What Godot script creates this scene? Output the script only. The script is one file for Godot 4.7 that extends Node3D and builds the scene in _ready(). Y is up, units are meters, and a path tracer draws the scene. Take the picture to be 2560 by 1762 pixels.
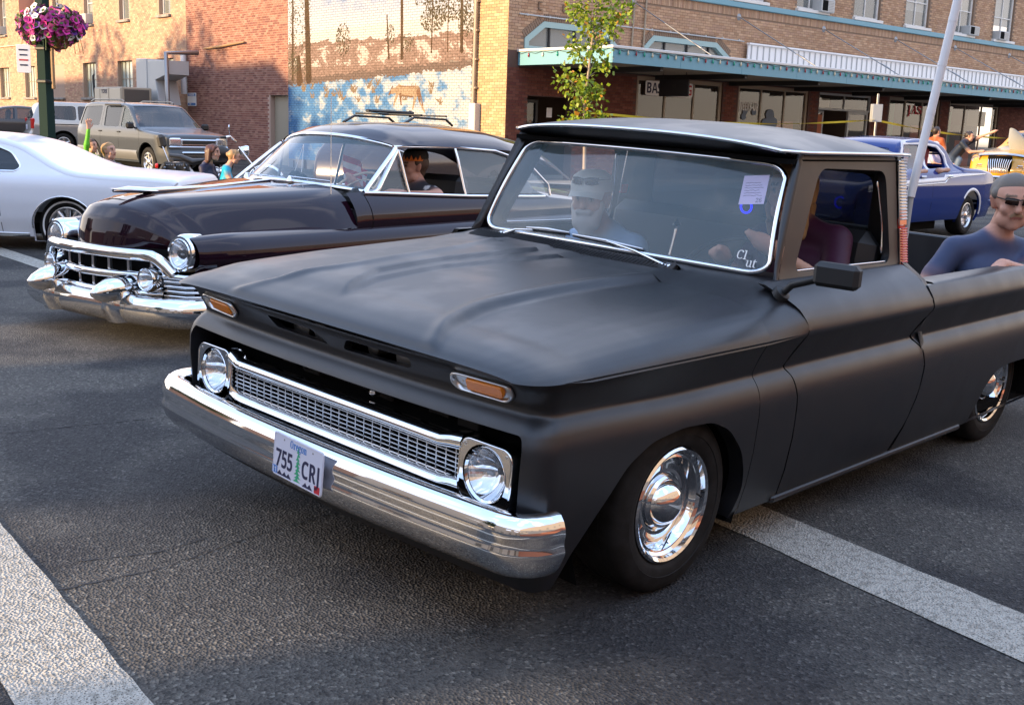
extends Node3D

var M := {}
var used := {}
var rng := RandomNumberGenerator.new()
var sg := 1

# ---------- naming ----------
func numbered(n: String) -> String:
	if not used.has(n):
		used[n] = 0
		return n
	used[n] += 1
	return "%s_%03d" % [n, used[n]]

func tag(o: Node, label: String, category: String, group := "") -> Node:
	o.set_meta("label", label)
	o.set_meta("category", category)
	if group != "":
		o.set_meta("group", group)
	return o

func thing(called: String, label: String, category: String, at := Vector3.ZERO, yaw := 0.0, group := "") -> Node3D:
	var o := Node3D.new()
	o.name = numbered(called)
	add_child(o, true)
	o.position = at
	o.rotation.y = yaw
	tag(o, label, category, group)
	return o

func obj(called: String, st, m: Material, parent: Node = null, smooth := true) -> MeshInstance3D:
	var o := MeshInstance3D.new()
	if st is SurfaceTool:
		if smooth:
			st.generate_normals()
		o.mesh = st.commit()
	else:
		o.mesh = st
	o.material_override = m
	if parent == null:
		o.name = numbered(called)
		add_child(o, true)
	else:
		o.name = called
		parent.add_child(o, true)
	return o

func struct(called: String, st, m: Material) -> MeshInstance3D:
	var o := obj(called, st, m)
	o.set_meta("kind", "structure")
	return o

# ---------- materials ----------
func lin(r: float, g: float, b: float, a := 1.0) -> Color:
	var c := Color(r, g, b, 1.0).linear_to_srgb()
	c.a = a
	return c

func mat(called: String, c: Color, rough := 0.6, metal := 0.0, spec := 0.5) -> StandardMaterial3D:
	var m := StandardMaterial3D.new()
	m.resource_name = called
	m.albedo_color = c
	m.roughness = rough
	m.metallic = metal
	m.metallic_specular = spec
	M[called] = m
	return m

func glass(called: String, c: Color, a: float, rough := 0.02) -> StandardMaterial3D:
	var m := mat(called, Color(c.r, c.g, c.b, a), rough)
	m.transparency = BaseMaterial3D.TRANSPARENCY_ALPHA
	return m

func ntex(freq: float, sd: int, c0: Color, c1: Color, size := 512, oct := 4, lo := 0.25, hi := 0.75) -> NoiseTexture2D:
	var n := FastNoiseLite.new()
	n.noise_type = FastNoiseLite.TYPE_SIMPLEX
	n.frequency = freq
	n.seed = sd
	n.fractal_octaves = oct
	var t := NoiseTexture2D.new()
	t.width = size
	t.height = size
	t.seamless = true
	t.noise = n
	var g := Gradient.new()
	g.offsets = PackedFloat32Array([lo, hi])
	g.colors = PackedColorArray([c0, c1])
	t.color_ramp = g
	return t

func nnorm(freq: float, sd: int, strength := 4.0, size := 512, oct := 3) -> NoiseTexture2D:
	var n := FastNoiseLite.new()
	n.noise_type = FastNoiseLite.TYPE_SIMPLEX
	n.frequency = freq
	n.seed = sd
	n.fractal_octaves = oct
	var t := NoiseTexture2D.new()
	t.width = size
	t.height = size
	t.seamless = true
	t.as_normal_map = true
	t.bump_strength = strength
	t.noise = n
	return t

func tri(m: StandardMaterial3D, scale: float, world := false) -> void:
	m.uv1_triplanar = true
	m.uv1_world_triplanar = world
	m.uv1_scale = Vector3.ONE * scale

# ---------- meshes ----------
func ST() -> SurfaceTool:
	var st := SurfaceTool.new()
	st.begin(Mesh.PRIMITIVE_TRIANGLES)
	return st

func group(st: SurfaceTool) -> void:
	sg += 1
	st.set_smooth_group(sg)

func flat(st: SurfaceTool) -> void:
	st.set_smooth_group(-1)

func t3(st: SurfaceTool, a: Vector3, b: Vector3, c: Vector3) -> void:
	st.add_vertex(a)
	st.add_vertex(b)
	st.add_vertex(c)

func quad(st: SurfaceTool, a: Vector3, b: Vector3, c: Vector3, d: Vector3) -> void:
	t3(st, a, b, c)
	t3(st, a, c, d)

# rows of points; new smooth group; closed joins last column to the first
func grid(st: SurfaceTool, P: Array, closed := false, same := false) -> void:
	if not same:
		group(st)
	for i in P.size() - 1:
		var A = P[i]
		var B = P[i + 1]
		var n: int = A.size()
		for j in (n if closed else n - 1):
			var k := (j + 1) % n
			t3(st, A[j], B[j], B[k])
			t3(st, A[j], B[k], A[k])

func fan(st: SurfaceTool, loop: Array, flip := false) -> void:
	var c := Vector3.ZERO
	for p in loop:
		c += p
	c /= loop.size()
	group(st)
	for i in loop.size():
		var a: Vector3 = loop[i]
		var b: Vector3 = loop[(i + 1) % loop.size()]
		if flip:
			t3(st, c, b, a)
		else:
			t3(st, c, a, b)

func tube(st: SurfaceTool, pts: Array, r, n := 8, caps := true, closed := false, squash := 1.0) -> void:
	var rows := []
	var m := pts.size()
	var up := Vector3.UP
	var prev := Vector3.ZERO
	for i in m:
		var d: Vector3
		if closed:
			d = (pts[(i + 1) % m] - pts[(i + m - 1) % m]).normalized()
		else:
			d = (pts[mini(i + 1, m - 1)] - pts[maxi(i - 1, 0)]).normalized()
		if i == 0:
			if absf(d.y) > 0.9:
				up = Vector3.RIGHT
			up = (up - d * up.dot(d)).normalized()
		else:
			up = (up - d * up.dot(d)).normalized()
		var side := d.cross(up)
		var rr: float = r[i] if r is Array else r
		var row := []
		for j in n:
			var a := TAU * j / n
			row.append(pts[i] + side * cos(a) * rr + up * sin(a) * rr * squash)
		rows.append(row)
		prev = d
	if closed:
		rows.append(rows[0])
	grid(st, rows, true)
	if caps and not closed:
		fan(st, rows[0])
		fan(st, rows[m - 1], true)

# profile of Vector2(radius, height) turned round the y axis of xf; corners over 35 degrees stay sharp
func lathe(st: SurfaceTool, prof: Array, xf := Transform3D(), n := 32, stretch := Vector2.ONE) -> void:
	var piece := []
	for i in prof.size():
		var p: Vector2 = prof[i]
		var row := []
		for j in n:
			var a := TAU * j / n
			row.append(xf * Vector3(p.x * cos(a) * stretch.x, p.y, p.x * sin(a) * stretch.y))
		piece.append(row)
		var sharp := false
		if i > 0 and i < prof.size() - 1:
			var d0: Vector2 = (p - (prof[i - 1] as Vector2)).normalized()
			var d1: Vector2 = ((prof[i + 1] as Vector2) - p).normalized()
			sharp = d0.dot(d1) < 0.8
		if sharp:
			grid(st, piece, true)
			piece = [row]
	grid(st, piece, true)

func axis_x(at: Vector3, s := 1.0) -> Transform3D: # lathe axis (y) along +-x
	return Transform3D(Basis(Vector3(0, -s, 0), Vector3(s, 0, 0), Vector3(0, 0, 1)), at)

func axis_z(at: Vector3) -> Transform3D: # lathe axis along +z
	return Transform3D(Basis(Vector3(1, 0, 0), Vector3(0, 0, 1), Vector3(0, -1, 0)), at)

# axis along dir
func axis_to(at: Vector3, dir: Vector3) -> Transform3D:
	var y := dir.normalized()
	var x := y.cross(Vector3.UP if absf(y.y) < 0.9 else Vector3.RIGHT).normalized()
	return Transform3D(Basis(x, y, x.cross(y)), at)

# box with chamfered edges
func box(st: SurfaceTool, size: Vector3, xf := Transform3D(), bev := 0.0) -> void:
	flat(st)
	var h := size * 0.5
	var b := minf(bev, minf(h.x, minf(h.y, h.z)) * 0.9)
	var V := func(ax: int, s: Vector3) -> Vector3:
		var p := Vector3(s.x * h.x, s.y * h.y, s.z * h.z)
		for k in 3:
			if k != ax:
				p[k] -= s[k] * b
		return xf * p
	for ax in 3:
		var u := (ax + 1) % 3
		var v := (ax + 2) % 3
		for sgn in [-1.0, 1.0]:
			var q := []
			for c in [[-1, -1], [-1, 1], [1, 1], [1, -1]]:
				var s := Vector3.ZERO
				s[ax] = sgn
				s[u] = c[0]
				s[v] = c[1]
				q.append(V.call(ax, s))
			if sgn > 0:
				quad(st, q[0], q[1], q[2], q[3])
			else:
				quad(st, q[3], q[2], q[1], q[0])
	if b <= 0.0:
		return
	for ax in 3:
		var u := (ax + 1) % 3
		var v := (ax + 2) % 3
		for su in [-1.0, 1.0]:
			for sv in [-1.0, 1.0]:
				var s0 := Vector3.ZERO
				s0[ax] = -1
				s0[u] = su
				s0[v] = sv
				var s1 := s0
				s1[ax] = 1
				var a: Vector3 = V.call(u, s0)
				var bb: Vector3 = V.call(v, s0)
				var c: Vector3 = V.call(v, s1)
				var d: Vector3 = V.call(u, s1)
				if su * sv > 0:
					quad(st, a, d, c, bb)
				else:
					quad(st, a, bb, c, d)
	for sx in [-1.0, 1.0]:
		for sy in [-1.0, 1.0]:
			for sz in [-1.0, 1.0]:
				var s := Vector3(sx, sy, sz)
				if sx * sy * sz > 0:
					t3(st, V.call(0, s), V.call(2, s), V.call(1, s))
				else:
					t3(st, V.call(0, s), V.call(1, s), V.call(2, s))

func at(p: Vector3, ry := 0.0, rx := 0.0, rz := 0.0) -> Transform3D:
	return Transform3D(Basis.from_euler(Vector3(rx, ry, rz)), p)

# outline in the xy plane of xf, pulled from z = 0 to depth, with the front edge (z = depth) chamfered
func prism(st: SurfaceTool, poly: PackedVector2Array, depth: float, xf := Transform3D(), bev := 0.0, both := false) -> void:
	var n := poly.size()
	if Geometry2D.is_polygon_clockwise(poly):
		poly.reverse()
	var inn := PackedVector2Array()
	for i in n:
		var e0 := (poly[i] - poly[(i + n - 1) % n]).normalized()
		var e1 := (poly[(i + 1) % n] - poly[i]).normalized()
		var nn := Vector2(-e0.y - e1.y, e0.x + e1.x)
		var l := nn.length()
		nn = nn / l if l > 0.01 else Vector2.ZERO
		inn.append(poly[i] + nn * bev / maxf(0.4, nn.dot(Vector2(-e0.y, e0.x))))
	var idx := Geometry2D.triangulate_polygon(inn if bev > 0.0 else poly)
	var P := func(v: Vector2, z: float) -> Vector3: return xf * Vector3(v.x, v.y, z)
	flat(st)
	for k in range(0, idx.size(), 3):
		var tr := [inn[idx[k]], inn[idx[k + 1]], inn[idx[k + 2]]]
		if (tr[1] - tr[0]).cross(tr[2] - tr[0]) < 0:
			tr = [tr[0], tr[2], tr[1]]
		t3(st, P.call(tr[0], depth), P.call(tr[2], depth), P.call(tr[1], depth))
		t3(st, P.call(tr[0], 0.0), P.call(tr[1], 0.0), P.call(tr[2], 0.0))
	var s := signf(depth)
	var front := []
	var edge := []
	var back := []
	for i in n:
		front.append(P.call(inn[i], depth))
		edge.append(P.call(poly[i], depth - s * bev))
		back.append(P.call(inn[i] if both else poly[i], 0.0))
	if n < 14:
		for i in n:
			var k := (i + 1) % n
			quad(st, back[i], edge[i], edge[k], back[k])
			if bev > 0.0:
				quad(st, edge[i], front[i], front[k], edge[k])
	else:
		grid(st, [back, edge], true)
		if bev > 0.0:
			grid(st, [edge, front], true, true)

func rrect(w: float, h: float, r: float, n := 5) -> PackedVector2Array:
	var o := PackedVector2Array()
	for c in [[1, 1, 0.0], [-1, 1, 0.5], [-1, -1, 1.0], [1, -1, 1.5]]:
		for i in n + 1:
			var a: float = PI * c[2] + PI * 0.5 * i / n
			o.append(Vector2(c[0] * (w / 2 - r) + r * cos(a), c[1] * (h / 2 - r) + r * sin(a)))
	return o

func ring2(r: float, n := 24, c := Vector2.ZERO, ry := -1.0) -> PackedVector2Array:
	var o := PackedVector2Array()
	for i in n:
		o.append(c + Vector2(r * cos(TAU * i / n), (ry if ry > 0 else r) * sin(TAU * i / n)))
	return o

# rounds the corners of a polygon
func soften(poly: PackedVector2Array, r: float, n := 4) -> PackedVector2Array:
	var o := PackedVector2Array()
	var m := poly.size()
	for i in m:
		var p := poly[i]
		var a := poly[(i + m - 1) % m] - p
		var b := poly[(i + 1) % m] - p
		var q := minf(r, minf(a.length(), b.length()) * 0.48)
		var p0 := p + a.normalized() * q
		var p2 := p + b.normalized() * q
		for k in n + 1:
			var t := float(k) / n
			o.append(p0.lerp(p, t).lerp(p.lerp(p2, t), t))
	return o

func V2s(a: Array) -> PackedVector2Array:
	var o := PackedVector2Array()
	for i in range(0, a.size(), 2):
		o.append(Vector2(a[i], a[i + 1]))
	return o

func lins(a: float, b: float, n: int) -> Array:
	var o := []
	for i in n + 1:
		o.append(a + (b - a) * i / n)
	return o

# a surface f(u, v), cut to an outline and with openings, in cells between the values us and vs
func panel(st: SurfaceTool, f: Callable, us: Array, vs: Array, outline := PackedVector2Array(), holes := [], flip := false, uv := false) -> void:
	group(st)
	var cache := {}
	for i in us.size() - 1:
		for j in vs.size() - 1:
			var c := PackedVector2Array([Vector2(us[i], vs[j]), Vector2(us[i + 1], vs[j]), Vector2(us[i + 1], vs[j + 1]), Vector2(us[i], vs[j + 1])])
			var polys := [c]
			if outline.size():
				polys = Geometry2D.intersect_polygons(c, outline)
			for h in holes:
				var nx := []
				for p in polys:
					for q in Geometry2D.clip_polygons(p, h):
						if not Geometry2D.is_polygon_clockwise(q):
							nx.append(q)
				polys = nx
			for p in polys:
				if p.size() < 3:
					continue
				var idx := PackedInt32Array([0, 1, 2, 0, 2, 3]) if p == c else Geometry2D.triangulate_polygon(p)
				for k in range(0, idx.size(), 3):
					var w := [p[idx[k]].snappedf(0.0001), p[idx[k + 1]].snappedf(0.0001), p[idx[k + 2]].snappedf(0.0001)]
					var area: float = (w[1] - w[0]).cross(w[2] - w[0])
					if absf(area) < 1e-9:
						continue
					if (area > 0) == flip:
						w = [w[0], w[2], w[1]]
					for q in w:
						if uv:
							st.set_uv(q)
						if not cache.has(q):
							cache[q] = f.call(q.x, q.y)
						st.add_vertex(cache[q])

# a strip along a closed (or open) row of points, moved by off
func lip(st: SurfaceTool, loop: Array, off: Vector3, closed := true) -> void:
	var b := []
	for p in loop:
		b.append(p + off)
	grid(st, [loop, b], closed)

func on_surface(f: Callable, poly: PackedVector2Array) -> Array:
	var o := []
	for p in poly:
		o.append(f.call(p.x, p.y))
	return o

# denser copy of a closed outline
func dense(poly: PackedVector2Array, step: float, closed := true) -> PackedVector2Array:
	var o := PackedVector2Array()
	var n := poly.size()
	for i in (n if closed else n - 1):
		var a := poly[i]
		var b := poly[(i + 1) % n]
		var k := maxi(1, int(ceil(a.distance_to(b) / step)))
		for j in k:
			o.append(a.lerp(b, float(j) / k))
	if not closed:
		o.append(poly[n - 1])
	return o

func look_up(tab: Array, x: float) -> float: # tab: x0, y0, x1, y1 ...
	var n := tab.size()
	if x <= tab[0]:
		return tab[1]
	for i in range(2, n, 2):
		if x <= tab[i]:
			return lerpf(tab[i - 1], tab[i + 1], (x - tab[i - 2]) / (tab[i] - tab[i - 2]))
	return tab[n - 1]

func soft_up(tab: Array, x: float, w := 0.02) -> float:
	return (look_up(tab, x - w) + look_up(tab, x - w * 0.5) + look_up(tab, x) + look_up(tab, x + w * 0.5) + look_up(tab, x + w)) / 5.0

func sst(a: float, b: float, x: float) -> float:
	return smoothstep(a, b, x)

# a profile (offsets along side and up) carried along points with given side and up directions
func sweep(st: SurfaceTool, pts: Array, prof: Array, ups: Array, sides: Array, close_prof := true) -> void:
	var rows := []
	for i in pts.size():
		var row := []
		for p in prof:
			row.append(pts[i] + sides[i] * p.x + ups[i] * p.y)
		rows.append(row)
	var piece := [0]
	var n := prof.size()
	# columns split at sharp corners of the profile
	for j in (n if close_prof else n - 1):
		var k := (j + 1) % n
		group(st)
		var a := []
		for r in rows:
			a.append([r[j], r[k]])
		var e0: Vector2 = (prof[k] - prof[j]).normalized()
		if j > 0:
			var e1: Vector2 = (prof[j] - prof[j - 1]).normalized()
			if e0.dot(e1) > 0.75:
				sg -= 1
				st.set_smooth_group(sg)
		grid(st, a, false, true)

func text(called: String, s: String, h: float, xf: Transform3D, m: Material, parent: Node, bold := true, font := "Droid Sans", depth := 0.002, wide := 0.0) -> MeshInstance3D:
	var t := TextMesh.new()
	var f := SystemFont.new()
	f.font_names = PackedStringArray([font])
	f.font_weight = 700 if bold else 400
	t.font = f
	t.text = s
	t.font_size = 32
	t.pixel_size = h / 23.0
	t.depth = depth
	t.curve_step = 2.0
	var o := MeshInstance3D.new()
	o.mesh = t
	o.material_override = m
	o.name = called
	if wide > 0.0:
		var a := t.get_aabb().size.x
		xf = xf * Transform3D(Basis.from_scale(Vector3(wide / maxf(a, 0.001), 1, 1)), Vector3.ZERO)
	o.transform = xf
	parent.add_child(o, true)
	return o

func gy(x: float, z: float) -> float:
	var f := clampf((-5.0 - z) / 5.0, 0.0, 1.0)
	var y := look_up([-7.0, 0.0, -2.2, 0.085, 3.0, -0.1155], x) * (1.0 - f)
	y += 0.03 * maxf(0.0, -29.0 - x)
	y += 0.018 * maxf(0.0, -10.0 - z) * sst(-20.0, -13.0, x)
	return y

func on_ground(x: float, z: float, up := 0.0) -> Vector3:
	return Vector3(x, gy(x, z) + up, z)

func materials() -> void:
	var m := mat("satin_black", lin(0.012, 0.012, 0.0135), 0.4, 0.0, 0.55)
	m.roughness_texture = ntex(0.012, 4, Color(0.82, 0.82, 0.82), Color(1.1, 1.1, 1.1), 256)
	tri(m, 0.7)
	m = mat("chrome", lin(0.78, 0.79, 0.8), 0.05, 1.0)
	mat("brushed", lin(0.62, 0.62, 0.62), 0.28, 1.0)
	mat("dull_metal", lin(0.3, 0.3, 0.3), 0.45, 0.9)
	m = mat("rubber", lin(0.016, 0.015, 0.014), 0.75, 0.0, 0.35)
	m.albedo_texture = ntex(0.03, 9, Color(0.75, 0.72, 0.68), Color(1, 1, 1), 256)
	tri(m, 1.5)
	mat("black_trim", lin(0.012, 0.012, 0.012), 0.55)
	mat("dark", lin(0.006, 0.006, 0.006), 0.9, 0.0, 0.2)
	mat("seat_black", lin(0.012, 0.012, 0.013), 0.5)
	mat("amber", lin(0.75, 0.22, 0.01), 0.18)
	mat("red_lens", lin(0.5, 0.015, 0.01), 0.15)
	mat("white_paint", lin(0.72, 0.74, 0.78), 0.16).clearcoat_enabled = true
	mat("white_plain", lin(0.75, 0.74, 0.72), 0.5)
	mat("cream", lin(0.6, 0.5, 0.36), 0.5)
	mat("grey_panel", lin(0.42, 0.43, 0.42), 0.45)
	mat("paper", lin(0.66, 0.55, 0.78), 0.8)
	mat("ink", lin(0.02, 0.02, 0.06), 0.7)
	mat("ink_red", lin(0.5, 0.02, 0.03), 0.7)
	mat("ink_green", lin(0.03, 0.35, 0.16), 0.7)
	mat("ink_blue", lin(0.06, 0.2, 0.5), 0.7)
	mat("plate_white", lin(0.62, 0.62, 0.7), 0.4)
	mat("bark", lin(0.3, 0.24, 0.18), 0.85)
	mat("teal_trim", lin(0.13, 0.3, 0.36), 0.5)
	mat("pale_teal", lin(0.28, 0.4, 0.38), 0.55)
	mat("frame_tan", lin(0.3, 0.24, 0.17), 0.5)
	mat("white_trim", lin(0.62, 0.6, 0.56), 0.5)
	mat("tape_yellow", lin(0.75, 0.62, 0.05), 0.4)
	m = mat("pvc", lin(0.72, 0.71, 0.7), 0.35)
	mat("wood", lin(0.25, 0.15, 0.07), 0.7)
	mat("hair_dark", lin(0.025, 0.016, 0.012), 0.55)
	mat("hair_red", lin(0.06, 0.02, 0.012), 0.5)
	mat("hair_blond", lin(0.32, 0.19, 0.08), 0.55)
	mat("hair_grey", lin(0.14, 0.12, 0.1), 0.6)
	mat("hair_white", lin(0.5, 0.48, 0.45), 0.6)
	mat("hair_brown", lin(0.09, 0.05, 0.03), 0.6)
	glass("clear_glass", Color(0.75, 0.85, 0.85), 0.06)
	glass("screen_glass", lin(0.3, 0.45, 0.5), 0.16)
	glass("tint_glass", lin(0.02, 0.025, 0.03), 0.72)
	glass("lens_glass", Color(0.95, 0.97, 1.0), 0.08)
	m = mat("skin_vc", Color.WHITE, 0.55, 0.0, 0.35)
	m.vertex_color_use_as_albedo = true
	m.subsurf_scatter_enabled = false
	m = mat("cloth_vc", Color.WHITE, 0.85, 0.0, 0.2)
	m.vertex_color_use_as_albedo = true
	# old asphalt: stones of different greys in a dark binder
	m = mat("asphalt", Color.WHITE, 0.82, 0.0, 0.35)
	var n := FastNoiseLite.new()
	n.noise_type = FastNoiseLite.TYPE_CELLULAR
	n.cellular_return_type = FastNoiseLite.RETURN_CELL_VALUE
	n.frequency = 0.16
	n.fractal_type = FastNoiseLite.FRACTAL_NONE
	n.seed = 11
	var t := NoiseTexture2D.new()
	t.width = 1024
	t.height = 1024
	t.seamless = true
	t.seamless_blend_skirt = 0.05
	t.noise = n
	var g := Gradient.new()
	g.offsets = PackedFloat32Array([0.0, 0.25, 0.6, 0.9, 1.0])
	g.colors = PackedColorArray([lin(0.036, 0.035, 0.034), lin(0.064, 0.061, 0.057), lin(0.084, 0.079, 0.073), lin(0.1, 0.095, 0.088), lin(0.2, 0.19, 0.17)])
	t.color_ramp = g
	m.albedo_texture = t
	var n2: FastNoiseLite = n.duplicate()
	n2.cellular_return_type = FastNoiseLite.RETURN_DISTANCE
	var t2 := NoiseTexture2D.new()
	t2.width = 1024
	t2.height = 1024
	t2.seamless = true
	t2.seamless_blend_skirt = 0.05
	t2.noise = n2
	t2.as_normal_map = true
	t2.bump_strength = 9.0
	m.normal_enabled = true
	m.normal_texture = t2
	m.normal_scale = 0.5
	tri(m, 0.62, true)
	m.detail_enabled = true
	m.detail_blend_mode = BaseMaterial3D.BLEND_MODE_MUL
	m.detail_uv_layer = BaseMaterial3D.DETAIL_UV_2
	m.detail_albedo = ntex(0.012, 21, Color(0.72, 0.72, 0.74), Color(1.0, 0.99, 0.97), 512, 5, 0.3, 0.62)
	m.uv2_triplanar = true
	m.uv2_world_triplanar = true
	m.uv2_scale = Vector3.ONE * 0.11
	# worn road paint: same stones under it, and bald spots
	m = mat("road_paint", Color.WHITE, 0.75, 0.0, 0.3)
	m.albedo_texture = ntex(0.055, 31, lin(0.3, 0.28, 0.24), lin(0.44, 0.415, 0.36), 512, 5, 0.22, 0.5)
	m.normal_enabled = true
	m.normal_texture = t2
	m.normal_scale = 0.6
	tri(m, 0.62, true)
	m.detail_enabled = true
	m.detail_blend_mode = BaseMaterial3D.BLEND_MODE_MUL
	m.detail_uv_layer = BaseMaterial3D.DETAIL_UV_2
	m.detail_albedo = ntex(0.16, 77, Color(0.3, 0.3, 0.3), Color(1, 1, 1), 512, 3, 0.2, 0.27)
	m.uv2_triplanar = true
	m.uv2_world_triplanar = true
	m.uv2_scale = Vector3.ONE * 1.1
	m = mat("crack_tar", lin(0.018, 0.018, 0.02), 0.7)
	m = mat("concrete", lin(0.3, 0.28, 0.25), 0.85)
	m.albedo_texture = ntex(0.02, 41, Color(0.8, 0.8, 0.8), Color(1.0, 1.0, 1.0), 256)
	tri(m, 0.4, true)

func setting() -> void:
	var st := ST()
	group(st)
	var xs := lins(-160, -34, 12) + lins(-29, 8, 74) + lins(14, 160, 14)
	var zs := lins(-180, -34, 14) + lins(-30, 8, 38) + lins(14, 120, 12)
	var rows := []
	for x in xs:
		var row := []
		for z in zs:
			row.append(on_ground(x, z))
		rows.append(row)
	grid(st, rows, false, true)
	struct("asphalt_ground", st, M.asphalt)
	# painted lines, as corners on the ground
	var strips := [
		[Vector2(-0.9, -1.28), Vector2(2.05, -0.83), Vector2(4.2, -0.5), Vector2(-0.95, -0.98), Vector2(1.99, -0.48), Vector2(4.2, -0.12)],
		[Vector2(-1.1, 1.50), Vector2(0.5, 1.71), Vector2(3.2, 2.06), Vector2(-1.2, 1.78), Vector2(0.25, 1.98), Vector2(3.2, 2.4)],
		[Vector2(-13.5, -2.47), Vector2(-10.15, -2.15), Vector2(-7.2, -1.87), Vector2(-13.5, -2.17), Vector2(-9.33, -1.83), Vector2(-7.0, -1.62)],
	]
	for s in strips:
		st = ST()
		rows = []
		for k in 2:
			var row := []
			for i in 41:
				var t := i / 20.0
				var p: Vector2 = s[k * 3].lerp(s[k * 3 + 1], t) if t <= 1.0 else s[k * 3 + 1].lerp(s[k * 3 + 2], t - 1.0)
				var w := rng.randf_range(-0.004, 0.004)
				row.append(on_ground(p.x, p.y + w, 0.004))
			rows.append(row)
		grid(st, rows)
		struct("crosswalk_line", st, M.road_paint)
	# tar-filled cracks
	for c in [[Vector2(-0.33, 1.62), Vector2(-0.28, 1.25), Vector2(-0.33, 0.9), Vector2(-0.35, 0.45)], [Vector2(-0.5, 1.45), Vector2(-0.41, 1.2), Vector2(-0.42, 1.0)], [Vector2(-2.4, 1.35), Vector2(-2.05, 1.05), Vector2(-1.88, 0.31)]]:
		st = ST()
		var a := []
		var b := []
		for i in 60:
			var t: float = i / 59.0 * (c.size() - 1)
			var k := mini(int(t), c.size() - 2)
			var p: Vector2 = c[k].lerp(c[k + 1], t - k)
			var w := rng.randf_range(0.001, 0.007) * (1.0 if rng.randf() < 0.8 else 0.15)
			p.x += rng.randf_range(-0.006, 0.006)
			a.append(on_ground(p.x - w, p.y, 0.003))
			b.append(on_ground(p.x + w, p.y, 0.003))
		grid(st, [a, b])
		struct("road_crack", st, M.crack_tar)
	# pavement along the shop front, with its kerb
	var fd := Vector3(0.094, 0, -0.9956)
	var nf := Vector3(0.9956, 0, 0.094)
	var cn := Vector3(-18.2, 0, -18.58)
	st = ST()
	for part in [[0.0, 4.6, 0.15]]:
		rows = []
		for o in [[-0.2, 0.15], [4.55, 0.15], [4.6, 0.12], [4.62, -0.3]]:
			var row := []
			for i in 30:
				var p: Vector3 = cn + fd * (-0.3 + i * 2.0) + nf * o[0]
				row.append(on_ground(p.x, p.z, o[1]))
			rows.append(row)
		grid(st, rows)
	struct("pavement", st, M.concrete)

func camera_and_light() -> void:
	var cam := Camera3D.new()
	cam.name = "camera"
	add_child(cam)
	cam.transform = Transform3D(Basis(Vector3(0.71668932, 0.03367138, -0.69657925), Vector3(-0.15911649, 0.98038337, -0.11632018), Vector3(0.67899806, 0.19420268, 0.70798797)).orthonormalized(), Vector3(3.09775, 1.53256, 3.0717))
	cam.fov = 34.74
	cam.near = 0.05
	cam.far = 800
	cam.current = true
	var we := WorldEnvironment.new()
	we.name = "world"
	add_child(we)
	var e := Environment.new()
	we.environment = e
	e.background_mode = Environment.BG_SKY
	e.tonemap_mode = Environment.TONE_MAPPER_LINEAR
	e.tonemap_exposure = 2.25
	e.sdfgi_enabled = true
	e.ssao_enabled = true
	e.ssil_enabled = true
	var sm := ProceduralSkyMaterial.new()
	sm.sky_top_color = Color(0.60, 0.70, 0.86)
	sm.sky_horizon_color = Color(0.98, 0.9, 0.8)
	sm.sky_curve = 0.2
	sm.ground_bottom_color = Color(0.2, 0.19, 0.18)
	sm.ground_horizon_color = Color(0.5, 0.45, 0.4)
	sm.sky_energy_multiplier = 1.1
	sm.sun_angle_max = 40.0
	sm.sun_curve = 0.12
	var n := FastNoiseLite.new()
	n.frequency = 0.006
	n.seed = 5
	n.fractal_octaves = 5
	var im := n.get_seamless_image(1024, 512)
	im.convert(Image.FORMAT_RGBA8)
	for y in 512:
		for x in 1024:
			var v := im.get_pixel(x, y).r
			im.set_pixel(x, y, Color(1, 0.96, 0.92, 0.35 * smoothstep(0.5, 0.75, v) * (1.0 if y < 256 else 0.0)))
	sm.sky_cover = ImageTexture.create_from_image(im)
	e.sky = Sky.new()
	e.sky.sky_material = sm
	var sun := DirectionalLight3D.new()
	sun.name = "sun"
	add_child(sun)
	# the sun stands low behind the camera's left shoulder
	var to_sun := Vector3(-0.33, 0.2, 0.93).normalized()
	sun.look_at_from_position(to_sun * 50.0, Vector3.ZERO)
	sun.light_color = Color(1.0, 0.86, 0.67)
	sun.light_energy = 1.6
	sun.light_angular_distance = 0.6
	sun.shadow_enabled = true

# ---------- the black pickup: x to its left, z forward, front axle at z = 0 ----------
const SIDE := [0.16, 0.92, 0.22, 0.945, 0.32, 0.968, 0.45, 0.985, 0.58, 0.992, 0.64, 0.99, 0.68, 0.978, 0.705, 0.962, 0.722, 0.946, 0.732, 0.943, 0.76, 0.952, 0.80, 0.968, 0.845, 0.991, 0.855, 0.998, 0.862, 1.0, 0.875, 1.0, 0.91, 0.988, 0.95, 0.962, 0.98, 0.93, 1.01, 0.885, 1.03, 0.85, 1.05, 0.815]

func side_x(y: float) -> float:
	return soft_up(SIDE, y, 0.006)

func hood_mid(z: float) -> float:
	return soft_up([-0.5, 1.014, -0.42, 1.012, -0.1, 0.995, 0.2, 0.978, 0.45, 0.957, 0.62, 0.938, 0.72, 0.92, 0.78, 0.902, 0.81, 0.885, 0.823, 0.868], z, 0.012)

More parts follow.
